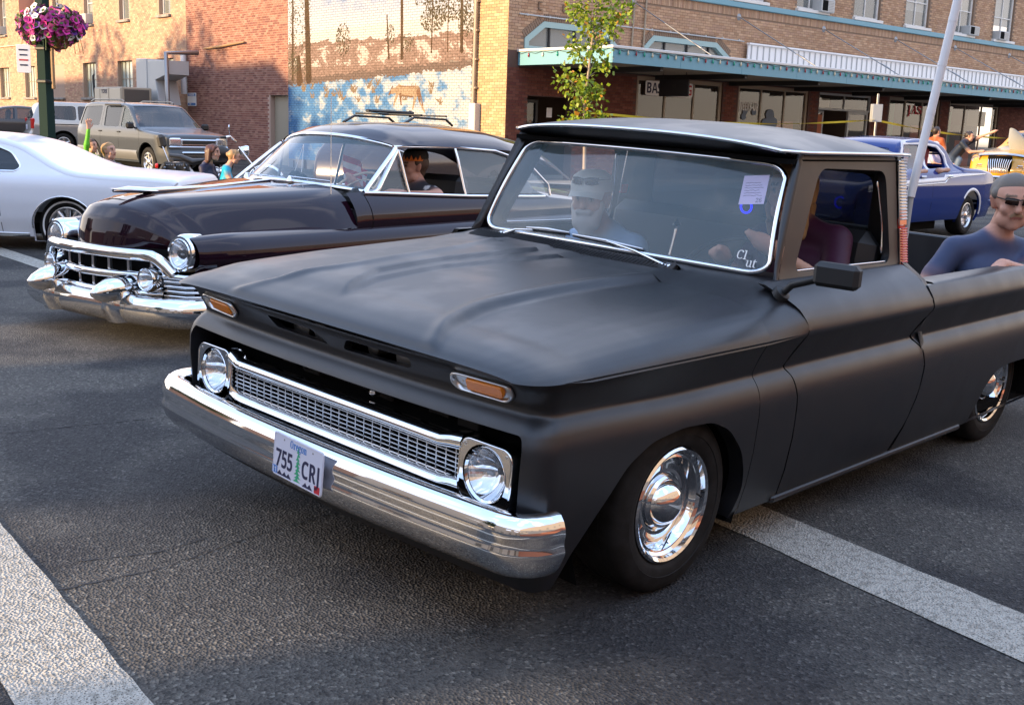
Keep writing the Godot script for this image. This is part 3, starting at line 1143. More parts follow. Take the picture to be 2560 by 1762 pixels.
func truck_cab(t: Node3D) -> void:
	var st: SurfaceTool
	var ys := [0.19, 0.22, 0.27, 0.32, 0.38, 0.45, 0.52, 0.58, 0.62, 0.65, 0.675, 0.69, 0.70, 0.71, 0.718, 0.726, 0.733, 0.74, 0.75, 0.765, 0.785, 0.81, 0.83, 0.845, 0.853, 0.859, 0.865, 0.875, 0.89, 0.905, 0.92, 0.935, 0.95, 0.965, 0.98, 0.995, 1.01, 1.025, 1.035]
	for sn in [1.0, -1.0]:
		var f := func(z: float, y: float) -> Vector3: return Vector3(sn * side_x(y), y, z)
		# sheet between hood and door
		st = ST()
		var cowl := V2s([-0.404, 0.19, -0.404, 0.864, -0.672, 0.864, -0.61, 0.735, -0.64, 0.70, -0.66, 0.62, -0.668, 0.5, -0.668, 0.19])
		var cw := PackedVector2Array()
		for p in cowl:
			cw.append(p)
		panel(st, f, lins(-0.70, -0.1, 12), ys, cw, [], sn > 0)
		obj("cowl_panel", st, M.satin_black, t)
		# door below the belt; its rear edge leans with the crease
		st = ST()
		var door := soften(V2s([-0.678, 0.215, -0.676, 0.5, -0.668, 0.62, -0.648, 0.70, -0.618, 0.735, -0.68, 0.86, -0.676, 0.90, -0.656, 0.95, -0.608, 1.0, -0.575, 1.035, -1.735, 1.035, -1.735, 0.95, -1.752, 0.88, -1.752, 0.845, -1.668, 0.735, -1.735, 0.68, -1.758, 0.60, -1.752, 0.50, -1.70, 0.36, -1.60, 0.215]), 0.012, 2)
		panel(st, f, lins(-1.76, -0.56, 24), ys, door, [], sn > 0)
		lip(st, on_surface(f, door), Vector3(-0.03 * sn, 0, 0))
		# door frame above the belt, with the window opening
		var fu := func(z: float, y: float) -> Vector3: return Vector3(sn * cab_x(y), y, z)
		var op := soften(V2s([-0.835, 1.055, -1.655, 1.045, -1.625, 1.44, -1.06, 1.452]), 0.06, 5)
		var fr := soften(V2s([-0.715, 1.026, -1.735, 1.026, -1.72, 1.50, -0.925, 1.50]), 0.02, 2)
		panel(st, fu, lins(-1.76, -0.70, 22), lins(1.02, 1.51, 14), fr, [op], sn > 0)
		lip(st, on_surface(fu, dense(op, 0.08)), Vector3(-0.035 * sn, 0, 0))
		# belt shelf between the two sheets
		var a := []
		var b := []
		for i in 12:
			var z := -0.60 - 1.13 * i / 11.0
			a.append(f.call(z, 1.035))
			b.append(fu.call(z, 1.03))
		grid(st, [a, b])
		obj("door", st, M.satin_black, t)
		st = ST()
		tube(st, on_surface(func(z: float, y: float) -> Vector3: return Vector3(sn * (cab_x(y) - 0.012), y, z), dense(PackedVector2Array([Vector2(-0.84, 1.058), Vector2(-1.64, 1.05)]), 0.1, false)), 0.005, 6)
		tube(st, on_surface(func(z: float, y: float) -> Vector3: return Vector3(sn * (cab_x(y) - 0.03), y, z), soften(V2s([-1.63, 1.06, -1.645, 1.2, -1.60, 1.42]), 0.05)), 0.004, 6)
		obj("window_moulding", st, M.chrome, t)
		# windscreen pillar
		st = ST()
		var r0 := []
		var r1 := []
		var r2 := []
		for i in 13:
			var v := i / 12.0
			var y := lerpf(1.03, 1.505, v)
			var e := screen_at(sn * 1.0, (y - 1.04) / 0.43)
			var dz := lerpf(-0.712, -0.935, v)
			r0.append(Vector3(sn * cab_x(y), y, dz))
			r1.append(Vector3(sn * (cab_x(y) + 0.004), y, dz + 0.045))
			r2.append(Vector3(e.x + sn * 0.004, y, e.z + 0.01))
		grid(st, [r0, r1, r2])
		obj("windscreen_pillar", st, M.satin_black, t)
		# rear corner of the cab
		st = ST()
		var rows := []
		for q in [[0.0, -1.738], [-0.004, -1.785], [-0.02, -1.80], [-0.06, -1.80]]:
			var row := []
			for i in 13:
				var y := lerpf(0.6, 1.505, i / 12.0)
				var x := side_x(y) if y < 0.98 else cab_x(y)
				row.append(Vector3(sn * (x + q[0]), y, q[1]))
			rows.append(row)
		grid(st, rows)
		obj("cab_corner", st, M.satin_black, t)
		# ribbed bright trim behind the door: white ribs above, red below
		var tr := Node3D.new()
		tr.name = "cab_trim"
		t.add_child(tr, true)
		for part in [[1.225, 1.495, 20, "white_plain"], [1.015, 1.195, 16, "red_lens"]]:
			st = ST()
			prism(st, PackedVector2Array([Vector2(-0.034, part[0] - 0.008), Vector2(0.034, part[0] - 0.008), Vector2(0.034, part[1] + 0.008), Vector2(-0.034, part[1] + 0.008)]), 0.006, Transform3D(Basis(Vector3(0, 0, -sn), Vector3(-0.155 * sn, 0.988, 0).normalized(), Vector3(sn, 0.155, 0).normalized()), Vector3(sn * (0.985 - 0.001), 0, -1.772)), 0.002)
			var bd := obj("trim_plate", st, M.chrome, tr)
			for i in part[2]:
				var y: float = lerpf(part[0], part[1], (i + 0.5) / part[2])
				st = ST()
				var x := 0.985 - 0.157 * y + 0.010
				box(st, Vector3(0.008, (part[1] - part[0]) / part[2] * 0.66, 0.056), at(Vector3(sn * x, y, -1.772)), 0.003)
				obj("rib", st, M[part[3]], bd)
		st = ST()
		box(st, Vector3(0.012, 0.05, 0.06), at(Vector3(sn * 0.79, 1.21, -1.772), 0, 0, 0.15 * sn), 0.004)
		obj("trim_badge", st, M.red_lens, tr)
		st = ST()
		box(st, Vector3(0.014, 0.02, 0.072), at(Vector3(sn * 0.828, 0.996, -1.772)), 0.004)
		obj("trim_foot", st, M.chrome, tr)
		# rocker
		st = ST()
		box(st, Vector3(0.05, 0.03, 1.75), at(Vector3(sn * 0.925, 0.195, -1.52), 0, 0, 0.2 * sn), 0.01)
		obj("rocker_panel", st, M.satin_black, t)
	# cowl top with its long louvred intake
	st = ST()
	var ct := func(u: float, w: float) -> Vector3:
		var a := absf(u)
		var sn := signf(u)
		var h := hood_at(u, -0.417)
		var d := Vector3(u / 0.82 * 0.80, 1.047 - 0.012 * a * a, -0.655 - 0.075 * pow(minf(a / 0.82, 1.0), 2.2))
		if a > 0.82:
			var q := (a - 0.82) / 0.18
			var y := lerpf(1.033, 0.862, q)
			d = Vector3(sn * side_x(y), y, lerpf(-0.735, -0.672, q))
		return h.lerp(d, w)
	panel(st, ct, lins(-1, -0.82, 10) + lins(-0.8, 0.8, 32) + lins(0.82, 1, 10), lins(0, 1, 8), PackedVector2Array(), [soften(V2s([-0.72, 0.42, 0.44, 0.42, 0.48, 0.62, 0.42, 0.80, -0.74, 0.80, -0.78, 0.62]), 0.06)], true)
	obj("cowl_top", st, M.satin_black, t)
	st = ST()
	box(st, Vector3(1.2, 0.01, 0.2), at(Vector3(-0.12, 0.985, -0.56)))
	obj("cowl_intake", st, M.dark, t)
	var fin := ST()
	box(fin, Vector3(0.006, 0.03, 0.10), at(Vector3.ZERO, 0.25, 0.18, 0.5), 0.001)
	fin.generate_normals()
	var fin_mesh := fin.commit()
	for i in 62:
		var o := obj("louvre", fin_mesh, M.satin_black, t)
		var u := -0.74 + i * 0.0192
		o.position = ct.call(u, 0.61) + Vector3(0, -0.008, 0)
	# roof
	st = ST()
	var rows := []
	for i in 41:
		var u := -1.0 + i / 20.0
		var row := []
		for j in 41:
			row.append(roof_at(u, pow(j / 40.0, 1.4)))
		rows.append(row)
	grid(st, rows)
	# visor underside back to the glass, drip gutter underside
	var lipa := []
	var lipb := []
	for i in 41:
		var u := -1.0 + i / 20.0
		lipa.append(roof_at(u, 0.0) + Vector3(0, -0.008, 0.003))
		var e := screen_at(clampf(u, -1, 1), 1.0)
		lipb.append(Vector3(e.x, e.y + 0.02, e.z - 0.01))
	grid(st, [lipb, lipa])
	obj("roof", st, M.satin_black, t)
	st = ST()
	rows = []
	for i in 21:
		var u := -1.0 + i / 10.0
		rows.append([Vector3(u * 0.76, 1.50, -1.77), Vector3(u * 0.77, 1.35, -1.795), Vector3(u * 0.80, 1.12, -1.80), Vector3(u * 0.83, 1.04, -1.80), Vector3(u * 0.85, 0.55, -1.80)])
	var back := func(x: float, y: float) -> Vector3: return Vector3(x, y, -1.80)
	panel(st, back, lins(-0.84, 0.84, 12), lins(0.55, 1.53, 10), V2s([-0.84, 0.55, 0.84, 0.55, 0.83, 1.0, 0.745, 1.5, -0.745, 1.5, -0.83, 1.0]), [rrect(1.24, 0.28, 0.06, 5) * Transform2D(0.0, Vector2(0, -1.27))])
	obj("cab_back", st, M.satin_black, t)
	st = ST()
	box(st, Vector3(1.24, 0.28, 0.006), at(Vector3(0, 1.27, -1.797)))
	obj("rear_window", st, M.tint_glass, t)
	# bright moulding round the roof edge
	st = ST()
	var path := []
	for i in 12:
		path.append(Vector3(-0.785, 1.512, -1.76 + 0.86 * i / 11.0) + Vector3(0, 0, 0))
	for i in 33:
		var u := -0.97 + 1.94 * i / 32.0
		path.append(roof_at(u, 0.0) + Vector3(0, -0.004, 0.005))
	for i in 12:
		path.append(Vector3(0.785, 1.512, -0.90 - 0.86 * i / 11.0))
	path.append(Vector3(0.772, 1.508, -1.80))
	tube(st, path, 0.0085, 6)
	obj("drip_moulding", st, M.chrome, t)
	# windscreen: glass, bright surround
	var ol := PackedVector2Array()
	for p in rrect(1.955, 0.97, 0.13, 8):
		var sc := Vector2(p.x, p.y + 0.5)
		ol.append(sc)
	st = ST()
	var sf := func(u: float, v: float) -> Vector3: return screen_at(u, v)
	panel(st, sf, lins(-1, 1, 24), lins(0, 1, 10), ol)
	obj("windscreen", st, M.screen_glass, t)
	st = ST()
	tube(st, on_surface(func(u: float, v: float) -> Vector3: return screen_at(u, v) + Vector3(0, 0.002, 0.004), dense(ol, 0.09)), 0.0105, 8, false, true)
	obj("windscreen_surround", st, M.chrome, t)
	# sun strip of dark headliner behind the glass, dash, seat, wheel
	st = ST()
	box(st, Vector3(1.5, 0.02, 0.92), at(Vector3(0, 1.475, -1.32)), 0.0)
	obj("headliner", st, M.dark, t)
	st = ST()
	rows = []
	for q in [[-0.70, 1.035], [-0.80, 1.045], [-0.90, 1.03], [-0.93, 0.99], [-0.92, 0.80], [-0.90, 0.7]]:
		var row := []
		for i in 9:
			var u := -1.0 + i / 4.0
			row.append(Vector3(u * 0.79, q[1], q[0]))
		rows.append(row)
	grid(st, rows)
	var dash := obj("dashboard", st, M.black_trim, t)
	st = ST()
	box(st, Vector3(1.5, 0.2, 0.5), at(Vector3(0, 0.62, -1.36)), 0.06)
	box(st, Vector3(1.5, 0.58, 0.16), at(Vector3(0, 0.88, -1.63), 0, -0.15), 0.06)
	obj("bench_seat", st, M.seat_black, t)
	st = ST()
	var wh := Transform3D(Basis(Vector3.RIGHT, -0.95), Vector3(0.36, 1.0, -1.04))
	tube(st, on_surface(func(x: float, y: float) -> Vector3: return wh * Vector3(x, y, 0), ring2(0.19, 40)), 0.011, 8, false, true)
	for k in 3:
		var a := PI * 0.5 + TAU * k / 3
		tube(st, [wh * Vector3(0, 0, -0.03), wh * Vector3(0.185 * cos(a), 0.185 * sin(a), 0)], 0.007, 6)
	tube(st, [wh * Vector3(0, 0, -0.01), Vector3(0.36, 0.86, -0.75)], 0.022, 8)
	obj("steering_wheel", st, M.seat_black, t)
	st = ST()
	tube(st, [Vector3(-0.08, 0.62, -1.15), Vector3(-0.06, 1.10, -1.26)], 0.008, 8)
	lathe(st, [Vector2(0, -0.02), Vector2(0.022, 0), Vector2(0, 0.03)], axis_to(Vector3(-0.06, 1.12, -1.26), Vector3.UP), 12)
	obj("gear_lever", st, M.chrome, t)
	st = ST()
	tube(st, on_surface(func(x: float, y: float) -> Vector3: return Vector3(0.24 + x, 1.235 + y, -1.36), ring2(0.028, 20)), 0.005, 6, false, true)
	var em := mat("blue_glow", lin(0.02, 0.03, 0.4), 0.4)
	em.emission_enabled = true
	em.emission = Color(0.05, 0.05, 1.0)
	em.emission_energy_multiplier = 0.9
	obj("blue_light_ring", st, em, t)
	# wipers
	for w in [[Vector3(0.40, 1.03, -0.585), Vector3(0.03, 1.085, -0.64), Vector3(-0.17, 1.088, -0.648), Vector3(0.22, 1.075, -0.648)], [Vector3(-0.62, 1.03, -0.665), Vector3(-0.42, 1.075, -0.662), Vector3(-0.46, 1.082, -0.664), Vector3(-0.19, 1.092, -0.648)]]:
		st = ST()
		tube(st, [w[0], w[0].lerp(w[1], 0.5) + Vector3(0, 0.012, 0.012), w[1]], [0.008, 0.006, 0.0045], 7)
		lathe(st, [Vector2(0.015, -0.02), Vector2(0.015, 0.008), Vector2(0.008, 0.016), Vector2(0, 0.017)], axis_to(w[0], Vector3(0, 1, 0.4)), 12)
		var arm := obj("wiper", st, M.chrome, t)
		st = ST()
		tube(st, [w[2], w[2].lerp(w[3], 0.5) + Vector3(0, 0.004, 0.006), w[3]], [0.004, 0.008, 0.004], 6)
		obj("wiper_blade", st, M.brushed, arm)
		st = ST()
		tube(st, [w[2] + Vector3(0, -0.008, -0.004), w[3] + Vector3(0, -0.008, -0.004)], 0.004, 5)
		obj("wiper_rubber", st, M.black_trim, arm)
	# side mirror
	st = ST()
	box(st, Vector3(0.168, 0.088, 0.06), at(Vector3(1.125, 1.105, -0.60), 0.12), 0.016)
	var mi := obj("side_mirror", st, M.black_trim, t)
	st = ST()
	tube(st, [Vector3(0.90, 1.0, -0.62), Vector3(0.95, 1.045, -0.60), Vector3(1.06, 1.085, -0.60)], 0.014, 7)
	lathe(st, [Vector2(0.035, -0.01), Vector2(0.032, 0.015), Vector2(0.015, 0.022), Vector2(0, 0.022)], axis_to(Vector3(0.895, 1.0, -0.62), Vector3(0.7, 0.7, 0)), 14)
	obj("mirror_arm", st, M.black_trim, mi)
	# lettering on the glass, by the pillar
	text("window_lettering", "Cl", 0.034, Transform3D(Basis(Vector3(0.995, 0.0, -0.1), Vector3(0.0, 0.9, -0.43), Vector3(0.09, 0.43, 0.9)).orthonormalized(), Vector3(0.67, 1.112, -0.684)), M.white_plain, t, false, "Droid Serif")
	text("window_lettering", "ut", 0.034, Transform3D(Basis(Vector3(0.995, 0.0, -0.1), Vector3(0.0, 0.9, -0.43), Vector3(0.09, 0.43, 0.9)).orthonormalized(), Vector3(0.712, 1.085, -0.688)), M.white_plain, t, false, "Droid Serif")

func truck_bed(t: Node3D) -> void:
	var st: SurfaceTool
	var ys := [0.19, 0.22, 0.27, 0.32, 0.38, 0.45, 0.52, 0.58, 0.62, 0.65, 0.675, 0.69, 0.70, 0.71, 0.718, 0.726, 0.733, 0.74, 0.75, 0.765, 0.785, 0.81, 0.83, 0.845, 0.853, 0.859, 0.865, 0.875, 0.89, 0.905, 0.92, 0.935, 0.95, 0.958]
	var a2 := [Vector2(-2.47, 0.15), Vector2(-2.505, 0.28), Vector2(-2.56, 0.385), Vector2(-2.66, 0.46), Vector2(-2.82, 0.478), Vector2(-3.06, 0.476), Vector2(-3.25, 0.455), Vector2(-3.36, 0.385), Vector2(-3.42, 0.28), Vector2(-3.46, 0.15)]
	var ar := soften(PackedVector2Array(a2), 0.05, 3)
	for sn in [1.0, -1.0]:
		var f := func(z: float, y: float) -> Vector3: return Vector3(sn * side_x(y), y, z)
		var ol := soften(V2s([-1.618, 0.175, -1.712, 0.36, -1.765, 0.50, -1.772, 0.60, -1.75, 0.68, -1.684, 0.735, -1.766, 0.845, -1.766, 0.88, -1.76, 0.957, -4.05, 0.957, -4.05, 0.3, -3.9, 0.24]), 0.012, 2)
		st = ST()
		var hole := PackedVector2Array(ar)
		if Geometry2D.is_polygon_clockwise(hole):
			hole.reverse()
		panel(st, f, lins(-4.06, -1.6, 44), ys, ol, [hole], sn > 0)
		lip(st, on_surface(f, ol), Vector3(-0.02 * sn, 0, 0))
		var lp := []
		for q in ar:
			if q.y > 0.2:
				lp.append(f.call(q.x, q.y))
		lip(st, lp, Vector3(-0.05 * sn, 0, 0), false)
		# rounded rail and inner wall
		var rows := []
		for q in [[side_x(0.957), 0.957], [side_x(0.957) - 0.012, 0.964], [0.90, 0.966], [0.855, 0.966], [0.845, 0.96], [0.843, 0.94], [0.86, 0.92], [0.86, 0.56]]:
			rows.append([Vector3(sn * q[0], q[1], -1.83), Vector3(sn * q[0], q[1], -4.04)])
		grid(st, rows)
		obj("bed_side", st, M.satin_black, t)
	st = ST()
	box(st, Vector3(1.72, 0.02, 2.24), at(Vector3(0, 0.56, -2.94)))
	for i in 8:
		box(st, Vector3(0.09, 0.012, 2.2), at(Vector3(-0.74 + i * 0.21, 0.575, -2.94)), 0.004)
	obj("bed_floor", st, M.black_trim, t)
	st = ST()
	box(st, Vector3(1.70, 0.40, 0.03), at(Vector3(0, 0.76, -1.84)), 0.01)
	obj("bed_front", st, M.satin_black, t)
	st = ST()
	box(st, Vector3(1.72, 0.40, 0.04), at(Vector3(0, 0.76, -4.03)), 0.01)
	obj("tailgate", st, M.satin_black, t)

# ---------- buildings ----------
const CN := Vector3(-18.2, 0, -18.58)
const FD := Vector3(0.0940, 0, -0.99557)
const NF := Vector3(0.99557, 0, 0.0940)

func face_front() -> Transform3D: # x along the shop front, z out to the street
	return Transform3D(Basis(FD, Vector3.UP, NF), CN)

func face_side() -> Transform3D: # x towards the corner (negative x runs left), z out to the side street
	return Transform3D(Basis(NF, Vector3.UP, -FD), CN)

func in_any(rs: Array, x: float, y: float) -> bool:
	for r in rs:
		if r is Rect2:
			if r.has_point(Vector2(x, y)):
				return true
		elif Geometry2D.is_point_in_polygon(Vector2(x, y), r):
			return true
	return false

# lays bricks on the wall part: the nearest ones singly, the others together
func bricks(wall: Node3D, glob: Transform3D, x0: float, x1: float, y0: float, y1: float, holes: Array, L: float, H: float, tones: Array, single := 300, ymin := 0.0, image_rect := Rect2(), pm: Material = null) -> void:
	var joint := 0.011
	var lay := []
	var rows := int((y1 - y0) / H)
	var eye := Vector3(3.1, 1.53, 3.07)
	for j in rows:
		var y := y0 + (j + 0.5) * H
		var off := 0.5 * L * (j % 2)
		var n := int(ceil((x1 - x0) / L)) + 1
		for i in n:
			var a := x0 + i * L - off
			var b := a + L
			a = maxf(a, x0)
			b = minf(b, x1)
			if b - a < 0.05:
				continue
			var c := (a + b) / 2
			if in_any(holes, c, y) or in_any(holes, a + 0.01, y) or in_any(holes, b - 0.01, y):
				continue
			lay.append([c, y, b - a - joint, glob * Vector3(c, y, 0)])
	var order := []
	for q in lay:
		var d: Vector3 = q[3] - eye
		var hid: bool = q[1] < ymin
		order.append([d.length_squared() + (100000.0 if hid else 0.0), q])
	order.sort_custom(func(u, v): return u[0] < v[0])
	var bm := ST()
	box(bm, Vector3(1, 1, 1), Transform3D(), 0.0)
	bm.generate_normals()
	var unit := bm.commit()
	var mats := []
	for k in tones.size():
		var m := StandardMaterial3D.new()
		m.resource_name = "brick_%d" % k
		m.albedo_color = (tones[k] as Color).linear_to_srgb()
		m.roughness = 0.85
		m.metallic_specular = 0.25
		mats.append(m)
	var vc := StandardMaterial3D.new()
	vc.resource_name = "bricks"
	vc.vertex_color_use_as_albedo = true
	vc.roughness = 0.85
	vc.metallic_specular = 0.25
	var n1 := mini(single, order.size())
	var thick := 0.02
	var mm := MultiMesh.new()
	mm.transform_format = MultiMesh.TRANSFORM_3D
	mm.use_colors = true
	mm.mesh = unit
	mm.instance_count = maxi(0, order.size() - n1)
	var st := ST()
	flat(st)
	for i in order.size():
		var q = order[i][1]
		var k := rng.randi() % tones.size()
		var prd := rng.randf_range(0.004, 0.008)
		var xf := Transform3D(Basis.from_scale(Vector3(q[2], H - joint, thick)), Vector3(q[0], q[1], prd - thick / 2))
		if pm:
			# painted brick: the wall picture goes on over it
			var h := (H - joint) / 2
			var w: float = q[2] / 2
			var s2 := ST() if i < n1 else st
			if i < n1:
				flat(s2)
			var P := []
			for c in [[-1, -1], [1, -1], [1, 1], [-1, 1]]:
				P.append([Vector3(q[0] + c[0] * w, q[1] + c[1] * h, prd), Vector3(q[0] + c[0] * w, q[1] + c[1] * h, -0.01)])
			var put := func(v: Vector3) -> void:
				s2.set_uv(Vector2((v.x - image_rect.position.x) / image_rect.size.x, 1.0 - (v.y - image_rect.position.y) / image_rect.size.y))
				s2.add_vertex(v)
			for v in [P[0][0], P[2][0], P[1][0], P[0][0], P[3][0], P[2][0]]:
				put.call(v)
			for e in 4:
				var g := (e + 1) % 4
				for v in [P[e][0], P[g][0], P[g][1], P[e][0], P[g][1], P[e][1]]:
					put.call(v)
			if i < n1:
				obj("brick", s2, pm, wall)
			continue
		if i < n1:
			var o := MeshInstance3D.new()
			o.mesh = unit
			o.material_override = mats[k]
			o.name = "brick"
			o.transform = xf
			wall.add_child(o, true)
		else:
			mm.set_instance_transform(i - n1, xf)
			var c: Color = tones[k]
			mm.set_instance_color(i - n1, c * rng.randf_range(0.86, 1.12))
	if pm:
		var o := obj("brickwork", st, pm, wall)
		o.set_meta("kind", "stuff")
	elif mm.instance_count:
		var mi := MultiMeshInstance3D.new()
		mi.name = "brickwork"
		mi.multimesh = mm
		mi.material_override = vc
		mi.set_meta("kind", "stuff")
		wall.add_child(mi, true)

func wall_sheet(called: String, parent: Node3D, x0: float, x1: float, y0: float, y1: float, holes: Array, m: Material, depth := 0.25) -> MeshInstance3D:
	var st := ST()
	var f := func(x: float, y: float) -> Vector3: return Vector3(x, y, 0)
	var hp := []
	for h in holes:
		if h is Rect2:
			hp.append(PackedVector2Array([h.position, h.position + Vector2(h.size.x, 0), h.end, h.position + Vector2(0, h.size.y)]))
		else:
			hp.append(h)
	panel(st, f, lins(x0, x1, int(ceil((x1 - x0) / 2.0))), lins(y0, y1, 4), PackedVector2Array(), hp)
	for h in hp:
		flat(st)
		for i in h.size():
			var a: Vector2 = h[i]
			var b: Vector2 = h[(i + 1) % h.size()]
			quad(st, Vector3(a.x, a.y, 0), Vector3(b.x, b.y, 0), Vector3(b.x, b.y, -depth), Vector3(a.x, a.y, -depth))
	return obj(called, st, m, parent)

func win(parent: Node3D, r: Rect2, z: float, cols: int, rows: Array, fm: Material, gm: Material, fw := 0.06, sill: Material = null, called := "window") -> Node3D:
	var w := Node3D.new()
	w.name = called
	parent.add_child(w, true)
	var st := ST()
	var c := r.get_center()
	box(st, Vector3(fw, r.size.y, 0.08), at(Vector3(r.position.x + fw / 2, c.y, z)), 0.006)
	box(st, Vector3(fw, r.size.y, 0.08), at(Vector3(r.end.x - fw / 2, c.y, z)), 0.006)
	box(st, Vector3(r.size.x - 2 * fw, fw, 0.08), at(Vector3(c.x, r.end.y - fw / 2, z)), 0.006)
	box(st, Vector3(r.size.x - 2 * fw, fw, 0.08), at(Vector3(c.x, r.position.y + fw / 2, z)), 0.006)
	obj("frame", st, fm, w)
	for i in range(1, cols):
		st = ST()
		box(st, Vector3(fw * 0.6, r.size.y - 2 * fw, 0.05), at(Vector3(r.position.x + r.size.x * i / cols, c.y, z)), 0.004)
		obj("glazing_bar", st, fm, w)
	for q in rows:
		st = ST()
		box(st, Vector3(r.size.x - 2 * fw, fw * 0.6, 0.045), at(Vector3(c.x, r.position.y + r.size.y * q, z)), 0.004)
		obj("glazing_bar", st, fm, w)
	var ry := [0.0] + rows + [1.0]
	for i in cols:
		for k in ry.size() - 1:
			st = ST()
			var x0 := r.position.x + r.size.x * i / cols
			var y0: float = r.position.y + r.size.y * ry[k]
			var hh: float = r.size.y * (ry[k + 1] - ry[k])
			var px := at(Vector3(x0 + r.size.x / cols / 2, y0 + hh / 2, z - 0.01), rng.randf_range(-0.004, 0.004), rng.randf_range(-0.004, 0.004))
			var wx := r.size.x / cols / 2 - 0.01
			var hy := hh / 2 - 0.01
			flat(st)
			quad(st, px * Vector3(-wx, -hy, 0), px * Vector3(-wx, hy, 0), px * Vector3(wx, hy, 0), px * Vector3(wx, -hy, 0))
			obj("pane", st, gm, w)
	if sill:
		st = ST()
		box(st, Vector3(r.size.x + 0.16, 0.1, 0.2), at(Vector3(c.x, r.position.y - 0.05, 0.03)), 0.012)
		obj("sill", st, sill, w)
	return w

func ac_unit(glob: Transform3D, p: Vector3, label: String, w := 0.62, h := 0.4) -> void:
	var o := thing("air_conditioner", label, "air conditioner", Vector3.ZERO, 0.0, "window air conditioners")
	o.transform = glob * Transform3D(Basis(), p)
	var st := ST()
	box(st, Vector3(w, h, 0.5), Transform3D(), 0.02)
	obj("case", st, M.grey_panel, o)
	for k in 7:
		st = ST()
		box(st, Vector3(w * 0.42, 0.012, 0.01), at(Vector3(w * 0.2, h * (0.36 - k * 0.12), 0.255)), 0.002)
		obj("slat", st, M.dull_metal, o)
	st = ST()
	box(st, Vector3(w * 0.4, h * 0.8, 0.008), at(Vector3(-w * 0.24, 0, 0.253)), 0.002)
	obj("side_grille", st, M.dark, o)

